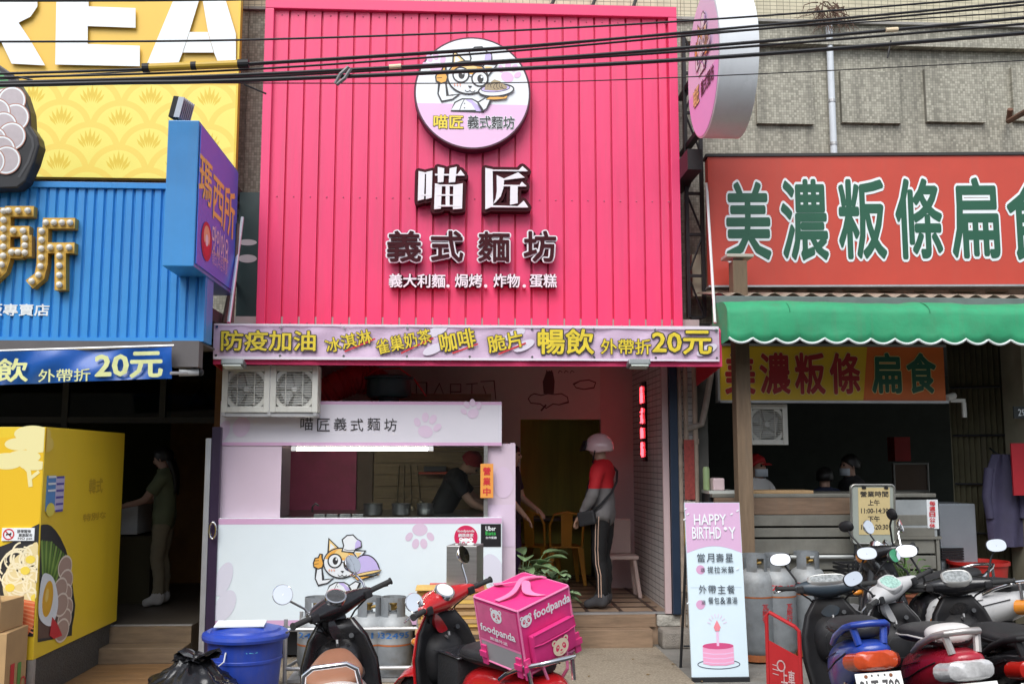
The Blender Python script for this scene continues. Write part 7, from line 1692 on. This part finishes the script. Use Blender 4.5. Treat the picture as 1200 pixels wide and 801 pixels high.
    m = SB(); m.ball((.465, 0, hz - .005), (.035, .075, .05), 18, 10); m.build('headlight', LENSC if not beak else LENSA, t, local=True, smooth=True)
    gx = Matrix.Translation((.305, 0, hz + .062)) @ Matrix.Rotation(R(-38), 4, 'Y')
    gface = gface or M('gauge face', (.30, .32, .32), .25, var=.7, vs=38, coat=.3)
    if gauge == 'round':
        m = SB(); m.lathe([(.058, -.04), (.066, .0), (.064, .012), (.054, .014)], n=28, m=gx); gg = m.build('gauge', CHROME, t, local=True, smooth=True)
        m = SB(); m.lathe([(.054, .015), (.03, .0165), (.001, .017)], n=28, m=gx); m.build('gauge_face', gface, gg, local=True, smooth=True)
    else:
        gw = {'wide': .115, 'lcd': .07, 'shield': .085}[gauge]; gh = {'wide': .038, 'lcd': .06, 'shield': .055}[gauge]
        m = SB(); m.rings([[gx @ p for p in sup((0, 0, z), (gh * s_, 0, 0), (0, gw * s_, 0), 24, .7)] for z, s_ in ((-.03, 1.18), (.006, 1.2), (.014, 1.1), (.012, 1.02))]); gg = m.build('gauge', M('silver plastic', (.5, .5, .48), .3, .5) if gauge != 'lcd' else M('beige plastic', (.5, .47, .4), .35, .2), t, local=True, smooth=True)
        m = SB(); m.rings([[gx @ p for p in sup((0, 0, z), (gh * s_, 0, 0), (0, gw * s_, 0), 24, .7)] for z, s_ in ((.013, 1.0), (.0165, .6), (.017, .02))]); m.build('gauge_face', gface, gg, local=True, smooth=True)
    for sg, nm in ((1, 'L'), (-1, 'R')):
        m = SB(); m.cyl((.275, sg * .22, hz + .016), (.235, sg * .355, hz + .024), .017, n=12); m.cyl((.235, sg * .355, hz + .024), (.233, sg * .362, hz + .0245), .022, n=12); m.build('grip', GRIP, t, local=True, smooth=True)
        m = SB(); m.tube([(.33, sg * .20, hz + .012), (.33, sg * .28, hz + .006), (.31, sg * .36, hz - .004), (.30, sg * .375, hz - .004)], [.009, .007, .006, .008], 6); m.build('brake_lever', CHROME, t, local=True)
        mw = (mws[0] if sg == 1 else mws[1]) if mws else mw
        mh = (mhs[0] if sg == 1 else mhs[1]) if mhs else mh
        mx_, mw_ = .335, .20 + mw; mz = hz + mh
        m = SB(); m.tube([(.30, sg * .205, hz + .03), (.31, sg * .215, hz + .075), (.345, sg * (.20 + mw * .6), hz + mh * .7), (mx_, sg * mw_, mz)], .0075, 8); m.cyl((.30, sg * .205, hz + .005), (.302, sg * .207, hz + .05), .015, n=10); ms = m.build('mirror', mirror_back if mirror != 'round' else (mcol or CHROME), t, local=True, smooth=True)
        mg = Matrix.Translation((mx_, sg * mw_, mz)) @ Matrix.Rotation(R(-sg * 14), 4, 'Z') @ Matrix.Rotation(R(-90 + (mirror_d or 15)), 4, 'Y')
        ra, rb_2 = ((.058, .058) if mirror == 'round' else (.045, .075)); ee = 1.0 if mirror == 'round' else .8
        m = SB(); m.rings([[mg @ p for p in sup((0, 0, z), (ra * s_, 0, 0), (0, rb_2 * s_, 0), 26, ee)] for z, s_ in ((-.034, .3), (-.028, .72), (-.012, .98), (.0, 1.04), (.004, 1.0))]); m.build('mirror_shell', (mcol or CHROME) if mirror == 'round' else mirror_back, ms, local=True, smooth=True)
        m = SB(); m.rings([[mg @ p for p in sup((0, 0, .0048 + q * .0003), (ra * s_, 0, 0), (0, rb_2 * s_, 0), 26, ee)] for q, s_ in ((0, .95), (1, .02))]); m.build('mirror_glass', MIRROR, ms, local=True)
        m = B(); m.ball((.44, sg * .15, .74), (.05, .035, .026), 12, 8); m.build('turn_signal', signal, t, local=True, smooth=True)
        m = SB(); m.tube([(.28, sg * .21, hz - .01), (.36, sg * .13, hz - .07), (.43, sg * .05, hz - .17), (.42, sg * .02, hz - .3)], .006, 6); m.build('cable', BLACK, t, local=True)
    m = SB(); m.cbox((.275, .195, hz + .005), (.05, .05, .05), bev=.01); m.cbox((.275, -.195, hz + .005), (.05, .05, .05), bev=.01); m.build('switch_block', BLACK, t, local=True)
    # seat
    sz = .72 + seat_z
    ss = [(-.84, sz + .05, .05, .035), (-.80, sz + .055, .11, .055), (-.62, sz + .055, .145, .065), (-.42, sz + .05, .15, .062), (-.22, sz + .03, .135, .06), (-.06, sz + .02, .11, .055), (.02, sz + .0, .07, .04)]
    if saddle: ss = [(-.72, sz - .01, .07, .025), (-.68, sz + .005, .135, .04), (-.54, sz + .012, .155, .05), (-.38, sz + .012, .15, .05), (-.22, sz + .03, .115, .05), (-.10, sz + .05, .08, .045), (-.02, sz + .03, .05, .03)]
    m = B(); m.rings([sup((x, 0, z), (0, w, 0), (0, 0, h), 20, .8) for x, z, w, h in ss]); so = m.build('seat', seat, t, local=True, sub=1)
    m = B(); m.rings([[Vector((x, sg * (w + .003), z)) for x, z, w, h in ss[1:-1]] for sg in (1,)] + [[Vector((x, (w - .012), z + h * .93)) for x, z, w, h in ss[1:-1]]], cap=False, closed=False) if False else m.tube([(x, w * .99, z - .008) for x, z, w, h in ss[1:-1]], .006, 6); m.tube([(x, -w * .99, z - .008) for x, z, w, h in ss[1:-1]], .006, 6); m.build('piping', BLACK if seat2 is None else seat2, so, local=True)
    if seat2 is not None:
        m = B(); m.rings([sup((x, 0, z + .012), (0, w + .004, 0), (0, 0, h), 20, .8) for x, z, w, h in [(-.845, sz + .05, .05, .035), (-.80, sz + .057, .112, .056), (-.70, sz + .057, .13, .06), (-.64, sz + .058, .13, .055)]]); m.build('seat_panel', seat2, so, local=True, sub=1)
    # grab rail
    m = B()
    if rail_style == 'loop':
        zz = sz + .03
        m.tube([(-.60, .155, zz - .05), (-.70, .165, zz + .0), (-.86, .15, zz + .06), (-.955, .10, zz + .08), (-.975, 0, zz + .085), (-.955, -.10, zz + .08), (-.86, -.15, zz + .06), (-.70, -.165, zz + .0), (-.60, -.155, zz - .05)], .014, 10)
        m.tube([(-.88, .14, zz + .05), (-.89, .13, zz - .06)], .012, 8); m.tube([(-.88, -.14, zz + .05), (-.89, -.13, zz - .06)], .012, 8)
    elif rail_style == 'hoop':
        zz = sz + .09; m.tube([(-.80, .13, sz - .08), (-.88, .135, sz + .02), (-.90, .125, zz), (-.905, .08, zz + .03), (-.905, -.08, zz + .03), (-.90, -.125, zz), (-.88, -.135, sz + .02), (-.80, -.13, sz - .08)], .0135, 10)
    else:
        zz = sz + .045
        rows = [sup(p, (0, 0, .018), (.028, 0, 0), 10, .9) for p in ((-.52, .165, zz - .08),)]
        m.tube([(-.50, .155, zz - .09), (-.64, .15, zz - .03), (-.82, .125, zz + .03), (-.93, .09, zz + .055), (-.955, .0, zz + .06), (-.93, -.09, zz + .055), (-.82, -.125, zz + .03), (-.64, -.15, zz - .03), (-.50, -.155, zz - .09)], [.016, .02, .02, .02, .02, .02, .02, .02, .016], 10)
        m.tube([(-.90, .09, zz + .05), (-.92, .07, zz - .06)], .022, 8); m.tube([(-.90, -.09, zz + .05), (-.92, -.07, zz - .06)], .022, 8)
    m.build('grab_rail', rail, t, local=True, smooth=True)
    # tail lamp, plate, mudguard, stand
    if tail == 'round':
        m = B(); m.ball((-.935, 0, .60), (.022, .06, .045), 16, 10); tl_ = m.build('tail_light', tail_light, t, local=True, smooth=True)
        zp = .47
    else:
        m = B(); m.rings([sup((x, 0, z), (0, w, 0), (0, 0, h), 18, .7) for x, z, w, h in ((-.992, .655, .08, .04), (-.97, .65, .125, .058), (-.84, .63, .168, .062))]); tl_ = m.build('tail_light', tail_light, t, local=True, smooth=True); zp = .58
    for sg in ((1, -1) if tail == 'round' else ()):
        m = B(); m.ball((-.90, sg * .155, zp + .10), (.03, .028, .03), 12, 8); m.build('turn_signal', LENSA if tail == 'round' else LENSC, t, local=True, smooth=True)
    m = B(); m.rings([[Vector((-.80, y, .50)) for y in (-.08, .08)], [Vector((-.93, y, .44)) for y in (-.085, .085)], [Vector((-1.0, y, .24)) for y in (-.08, .08)]], cap=False, closed=False); m.build('mudguard', BLACK, t, local=True, solid=.012)
    T = Matrix.Translation((-.985, 0, zp - .07)) @ Matrix.Rotation(R(18), 4, 'Y'); m = B(); m.box((-.004, -.13, -.075), (.0, .13, .075), T, .003); po_ = m.build('licence_plate', PLATEW, t, local=True)
    if plate:
        fp = Frame(T @ Vector((-.0045, 0, 0)), T.to_3x3() @ Vector((0, -1, 0)), T.to_3x3() @ Vector((0, 0, 1))); mb = MB(); add_text(mb, fp, plate, (0, -.012, .22, .085), .025, .001); mb.build('plate_text', INK, po_, local=True)
        mb = MB(); add_text(mb, fp, '臺北市' if False else '· · ·', (0, .058, .08, .01), .02, .001); mb.build('plate_mark', INK, po_, local=True)
        mb = MB()
        for sg in (1, -1): mb.cyl(fp(sg * .07, .055, 0), fp(sg * .07, .055, .004), .01, n=10)
        mb.build('plate_bolt', M('rusty bolt', (.2, .07, .03), .6, .4), po_, local=True)
    m = B(); m.tube([(-.05, .1, .2), (-.1, .2, .08), (-.12, .24, .0)], .012, 8); m.build('side_stand', DARK, t, local=True)
    return t
def place(px_g, d_g, px_t, d_t, z=-.12):
    """gauge and tail sighted in the photo, each with its distance -> centre and heading"""
    Yg, Yt = -9.7 + d_g, -9.7 + d_t; a = at(px_g, 690, Yg); b = at(px_t, 690, Yt); h = math.degrees(math.atan2(a.y - b.y, a.x - b.x)); c = Vector((a.x, a.y, 0)) - Vector((math.cos(R(h)), math.sin(R(h)), 0)) * .33
    return (c.x, c.y, z), h
ROADZ = -.12
BRSEAT = M('tan seat leather', (.30, .135, .075), .5, var=.15, bump=.1, bs=60); SCW = M('scooter white', (.74, .74, .73), .22, var=.04, coat=.25, dirt=.25); SCB = M('scooter black', (.013, .013, .015), .24, var=.3, coat=.25, dirt=.12); SCG = M('scooter grey', (.12, .12, .125), .5, var=.12); SCR = M('scooter red', (.50, .012, .015), .22, var=.1, coat=.4, dirt=.2)
NAVY = M('scooter slate', (.035, .05, .065), .36, var=.2, coat=.1, dirt=.25); SBL = M('scooter blue', (.012, .05, .33), .3, var=.2, coat=.25, dirt=.25); RDM = M('scooter dark red', (.36, .012, .03), .26, var=.15, coat=.3, dirt=.25)
# black scooter with a tan seat, by the blue bin
scooter('black and white scooter with a tan leather seat and chrome grab rail', (-.605, -3.85, -.1), 95.3, -6, SCW, SCB, BRSEAT, cover=SCB, tail='round', gauge='round', steer=36, rail_style='hoop', mirror='round', mh=.20, mws=(.11, .0), mcol=CHROME, shield_in=SCB, seat_z=.0, saddle=True, gface=M('dark gauge', (.05, .05, .05), .1, var=.3, vs=60, coat=1))
# red delivery scooter
RSH = (.15, -3.5, -.11); RH_ = 118
scooter('red scooter with round chrome mirrors carrying the pink delivery box', RSH, RH_, -6, SCR, SCR, VINYL, cover=SCR, tail='round', gauge='round', steer=20, rail_style='loop', mirror='round', mh=.22, mws=(.04, .06), mhs=(.07, .22), gface=M('white gauge', (.75, .75, .72), .12, var=.1, vs=40, coat=1), pitch=0)
# right hand row
scooter('slate scooter with a bright blue tail and blue grab rail, behind the red cart', (2.66, -2.98, -.11), 79.2, -6, SBL, NAVY, VINYL, cover=NAVY, tail='sport', gauge='wide', steer=-3, rail=SBL, rail_style='wide', mirror='oval', mirror_back=BLACK, tail_light=M('orange red lens', (.55, .07, .02), .12, var=.15, vs=60, coat=.5), plate='2LT-700', mh=.22, mw=.10, seat_z=.03, pitch=3.7)
scooter('dark red scooter with a beige gauge and a white rear seat panel', (3.01, -3.26, -.108), 83.2, -6, RDM, RDM, VINYL, cover=M('beige plastic', ), tail='sport', gauge='lcd', steer=38, rail=M('silver rail', (.5, .47, .45), .35, .6), rail_style='wide', mirror='oval', seat2=M('white vinyl', (.66, .64, .62), .5, var=.1), tail_light=LENSC, mh=.20, mws=(.1, -.02), seat_z=.03, gface=M('lcd face', (.35, .55, .48), .2, var=.6, vs=70), pitch=3.6)
scooter('black scooter with a chrome edged gauge, rightmost of the row facing the shop', (3.53, -3.12, -.095), 80.8, -6, SCB, SCB, VINYL, tail='sport', gauge='shield', steer=-4, rail=BLACK, rail_style='wide', mirror='oval', mh=.26, mw=.10, pitch=1.3)
# two parked the other way, closer to the counter
c = at(1075, 690, -2.0); scooter('black scooter with an amber headlight parked facing the street below the hours board', (c.x + .14, -1.75, -.0), 207, 6, SCB, SCB, VINYL, tail='round', steer=-18, rail_style='loop', mirror='oval', mh=.27, mw=.14, hb_z=1.02, beak=True)
c = at(1176, 690, -2.1); scooter('grey scooter with a white tail and amber lamp, half hidden by the red tub', (c.x - .42, -1.62, .0), 122, 5, M('scooter pearl', (.62, .62, .62), .25, coat=.4), M('scooter ash', (.2, .2, .21), .35), VINYL, cover=NAVY, tail='sport', steer=10, rail_style='loop', mirror='round', mh=.22, mw=.1, signal=LENSA, tail_light=LENSA)
# ---- pink delivery box on the red scooter
hv = Vector((math.cos(R(RH_)), math.sin(R(RH_)), 0))
BX = .41; BH = .425
dbp = Vector(RSH) - hv * .63; dbp.z = RSH[2] + .80; dbp.x += .03
db = thing('delivery_box', 'pink insulated delivery box with white lettering and panda emblem on the red scooter', 'delivery box', (.398, -4.11, .687), R(127.6)); db.rotation_euler = (R(-15.8), R(-5.9), R(127.6)); db.scale = (.9, .9, .9)
PBOX = M('pink bag cloth', (.66, .03, .20), .5, var=.12, vs=4, bump=.15, bs=14); PBX2 = M('pink piping', (.80, .22, .42), .45, var=.05); GREYC = M('grey bag cloth', (.30, .29, .30), .7, var=.1)
hb2 = BX / 2
m = MB(); m.box((-hb2, -hb2, .0), (hb2, hb2, BH), bev=.02); m.build('bag', PBOX, db, local=True, smooth=True)
m = MB()
for z in (BH - .012, .02):
    m.tube([(-hb2 + .01, -hb2 - .002, z), (hb2 - .01, -hb2 - .002, z), (hb2 + .002, -hb2 + .01, z), (hb2 + .002, hb2 - .01, z), (hb2 - .01, hb2 + .002, z), (-hb2 + .01, hb2 + .002, z), (-hb2 - .002, hb2 - .01, z), (-hb2 - .002, -hb2 + .01, z)], .007, 6, loop=True)
for sx in (-1, 1):
    for sy in (-1, 1): m.tube([(sx * (hb2 - .003), sy * (hb2 - .003), .02), (sx * (hb2 - .003), sy * (hb2 - .003), BH - .012)], .007, 6)
m.build('piping', PBX2, db, local=True)
m = MB()
m.rings([[Vector((x, y, BH + .006 + .028 * math.sin(math.pi * t) )) for x, y in ((-.018 + hb2 * (2 * t - 1) * .95, -.02 + .04 * math.sin(t * 9)), (.018 + hb2 * (2 * t - 1) * .95, .02 + .04 * math.sin(t * 9)))] for t in [i / 14 for i in range(15)]], cap=False, closed=False)
m.rings([[Vector((-.02 + .05 * math.sin(t * 6), hb2 * (2 * t - 1) * .97, BH + .008 + .03 * math.sin(math.pi * t))), Vector((.02 + .05 * math.sin(t * 6), hb2 * (2 * t - 1) * .97, BH + .008 + .03 * math.sin(math.pi * t)))] for t in [i / 14 for i in range(15)]], cap=False, closed=False)
m.build('handle_strap', PBX2, db, local=True, solid=.005)
W2 = Matrix()
fl2 = Frame((0, hb2 + .001, 0), (-1, 0, 0), (0, 0, 1)); bk = Frame((-hb2 - .001, 0, 0), (0, -1, 0), (0, 0, 1))   # left side, rear
PLAS = M('pink film window', (.72, .10, .28), .15, var=.2, vs=8, coat=.7)
def lbuild(F, name): return F.mb.build(name, F.mats, db, local=True)
F = Flat(fl2, base=.002); F.poly([(-hb2 + .02, .16), (hb2 - .02, .16), (hb2 - .02, BH - .035), (-hb2 + .02, BH - .035)], PLAS); F.poly([(-hb2 + .02, .02), (hb2 - .02, .02), (hb2 - .02, .145), (-hb2 + .02, .145)], GREYC); F.stroke([(-hb2 + .02, .152), (hb2 - .02, .152)], .014, PBX2); panda(F, -.0, .335, .05, PRINTW, RED_); lbuild(F, 'side_panel')
def ltext(f, s_, box, off=.02):
    mb = MB(); add_text(mb, Frame(f(0, 0, .012), f.u, f.v), s_, box, off, 0); mb.build('lettering', PRINTW, db, local=True)
ltext(fl2, 'foodpanda', (0, .235, .32, .06), .025); ltext(fl2, '熊貓外送', (0, .185, .16, .02), .01)
F = Flat(bk, base=.002); panda(F, -.155, .335, .042, PRINTW, RED_); lbuild(F, 'emblem'); ltext(bk, 'foodpanda', (.045, .345, .29, .068), .03)
m = MB(); m.box((-hb2 - .05, -.165, .06), (-hb2 - .003, .165, .25), bev=.015); m.build('pocket', PBOX, db, local=True, smooth=True)
m = MB(); pk = Frame((-hb2 - .055, 0, 0), (0, -1, 0), (0, 0, 1)); m.tube([pk(-.16, .255), pk(.16, .255), pk(.165, .195), pk(.1, .185), pk(-.1, .185), pk(-.165, .195)], .006, 6, loop=True); m.prism([(-.16, .25), (.16, .25), (.16, .195), (-.16, .195)], pk, -.004, .002); m.build('pocket_flap', PBX2 if False else PBOX, db, local=True)
F = Flat(Frame((-hb2 - .053, 0, 0), (0, -1, 0), (0, 0, 1)), base=.004); panda(F, .03, .115, .062, M('panda cream', (.70, .58, .42), .5, var=0), RED_); lbuild(F, 'emblem')
m = MB()
for f, xs in ((bk, (-.2, .2)), (fl2, (-.16, .16))):
    for x in xs: m.prism([(x - .022, .0), (x + .022, .0), (x + .022, .12), (x - .022, .12)], f, .003, .016); m.prism([(x - .03, .05), (x + .03, .05), (x + .03, .085), (x - .03, .085)], f, .016, .026)
m.build('buckle', M('pink buckle', (.70, .05, .22), .3), db, local=True)
m = MB(); 
for y in (-.1, .1): m.tube([(-hb2 - .02, y, .05), (-hb2 - .03, y * .8, -.05), (-hb2 + .05, y * .6, -.16)], .010, 6)
m.build('tie_strap', PBX2, db, local=True)
# black footwell bag between seat and leg shield of the red scooter
fb3 = thing('footwell_bag', 'black storage bag with a clear film top standing in the footwell of the red scooter', 'bag', Vector(RSH) + hv * .13 + Vector((0, 0, .33)), R(RH_))
m = MB(); m.box((-.15, -.18, .0), (.12, .18, .36), bev=.02); m.build('bag', M('black nylon', ), fb3, local=True, smooth=True)
m = MB(); m.rings([[Vector((x, y, .362 + .02 * math.sin(x * 14 + y * 9) * (1 - abs(y) / .2))) for y in [(-.19 + .38 * q / 10) for q in range(11)]] for x in [(-.17 + .32 * q / 10) for q in range(11)]], cap=False, closed=False); m.build('film_top', M('black glossy film', (.03, .03, .035), .08, var=.4, vs=12, bump=.4, bs=12, coat=1), fb3, local=True, smooth=True, solid=.003)
# ================================================================== overhead cables
CAB = M('cable sheath', (.016, .016, .018), .5, var=.2)
YCB = -2.4
def cable(L, r, label, y=YCB, n=4):
    xs = [p[0] for p in L]
    (xa, ya), (xb, yb) = L[0], L[1]; (xc, yc), (xd, yd) = L[-2], L[-1]
    P = [(-260, ya + (yb - ya) / (xb - xa) * (-260 - xa) - 2)] + list(L) + [(1560, yd + (yd - yc) / (xd - xc) * (1560 - xd) - 3)]
    W = [at(px, py, y) for px, py in P]; out = []
    for i in range(len(W) - 1):
        p0 = W[max(0, i - 1)]; p1 = W[i]; p2 = W[i + 1]; p3 = W[min(len(W) - 1, i + 2)]
        for k in range(8):
            t = k / 8; out.append(.5 * ((2 * p1) + (p2 - p0) * t + (2 * p0 - 5 * p1 + 4 * p2 - p3) * t * t + (3 * p1 - p0 - 3 * p2 + p3) * t ** 3) if i not in (0, len(W) - 2) else p1.lerp(p2, t))
    out.append(W[-1]); m = MB(); m.tube(out, r * .78, 6)
    return tag(m.build('cable', CAB, smooth=True), label, 'cable', 'overhead cables across the street front')
cable([(0, 1), (240, 0), (420, -4)], .012, 'short stretch of cable along the very top edge, over the white capitals', YCB + .1)
cable([(0, 49), (280, 47), (600, 36), (860, 21), (1133, 0)], .010, 'highest of the cables crossing the whole pink sign, running clear of the bundle')
cable([(0, 86.5), (170, 81), (285, 75), (600, 55), (860, 33), (1200, 2)], .013, 'cable at the top of the bundle, its left stretch carrying the yellow sleeve')
cable([(0, 91), (280, 82), (600, 60), (860, 37), (1200, 6)], .011, 'second cable from the top of the bundle, just under the yellow sleeve', YCB + .05)
cable([(0, 97), (280, 88), (600, 71), (860, 51.5), (1200, 21)], .017, 'thick cable in the middle of the bundle over the cat face', YCB - .04)
cable([(0, 99), (280, 91), (600, 73), (860, 56), (1200, 28)], .013, 'thin cable twisted just below the thick middle cable', YCB + .06)
cable([(0, 100), (140, 97), (280, 94.5), (600, 81), (860, 66), (1200, 39)], .020, 'thickest and lowest cable of the bundle, with a wire loop hung on it', YCB - .08)
cable([(0, 97), (280, 97.5), (600, 97), (860, 88), (1200, 71)], .0055, 'very thin wire lowest of all, below the bundle', YCB + .1)
cable([(0, 93), (170, 83), (300, 76), (600, 57), (800, 40), (1200, 14)], .007, 'thin wire running close under the cable with the yellow sleeve', YCB + .12)
a, b = at(172, 79.5, YCB), at(282, 75, YCB)
sl = thing('cable_sleeve', 'yellow plastic guard sleeve around a cable at upper left', 'cable guard', a); m = MB(); m.cyl(a, b, .030, n=12); m.build('sleeve', M('sleeve ochre', (.50, .32, .03), .5, var=.15), sl)
m = MB(); d = (b - a).normalized(); m.cyl(a - d * .03, a + d * .02, .034, n=12); m.cyl(a.lerp(b, .5) - d * .02, a.lerp(b, .5) + d * .02, .032, n=12); m.cyl(b - d * .02, b + d * .06, .034, n=12); m.build('clamp', BLACK, sl)
m = MB(); m.tube([at(393, 98, YCB - .09), at(399, 87, YCB - .1), at(408, 79, YCB - .1), at(411, 81, YCB - .1), at(404, 92, YCB - .1), at(395, 99, YCB - .09)], .014, 6, loop=True); tag(m.build('wire_loop', M('grey wire', (.2, .2, .2), .5, .4)), 'grey wire loop tied around the lowest thick cable over the pink sign', 'wire')
for px, py, lab in ((463, 78, 'pale tag on a cable left of the round emblem'), (1045, 35, 'pale tag on a cable over the mosaic wall')):
    a, b = at(px - 7, py + .6, YCB - .05), at(px + 7, py - .4, YCB - .05); tag(MB().cyl(a, b, .018, n=10).build('cable_tag', M('tag cream', (.75, .6, .4), .5)), lab, 'tag', 'cable tags')
for L, lab in (([(20, 90), (38, 94)], 'short cable tail pointing down right at the far left of the bundle'), ([(286, 99), (312, 110)], 'cut cable end hanging down to the left edge of the pink sign'), ([(1044, 48), (1040, 68)], 'cut wire end hanging over the mosaic wall')):
    m = MB(); m.tube([at(*p, YCB) for p in L], .007, 6); tag(m.build('cable_end', CAB), lab, 'cable')
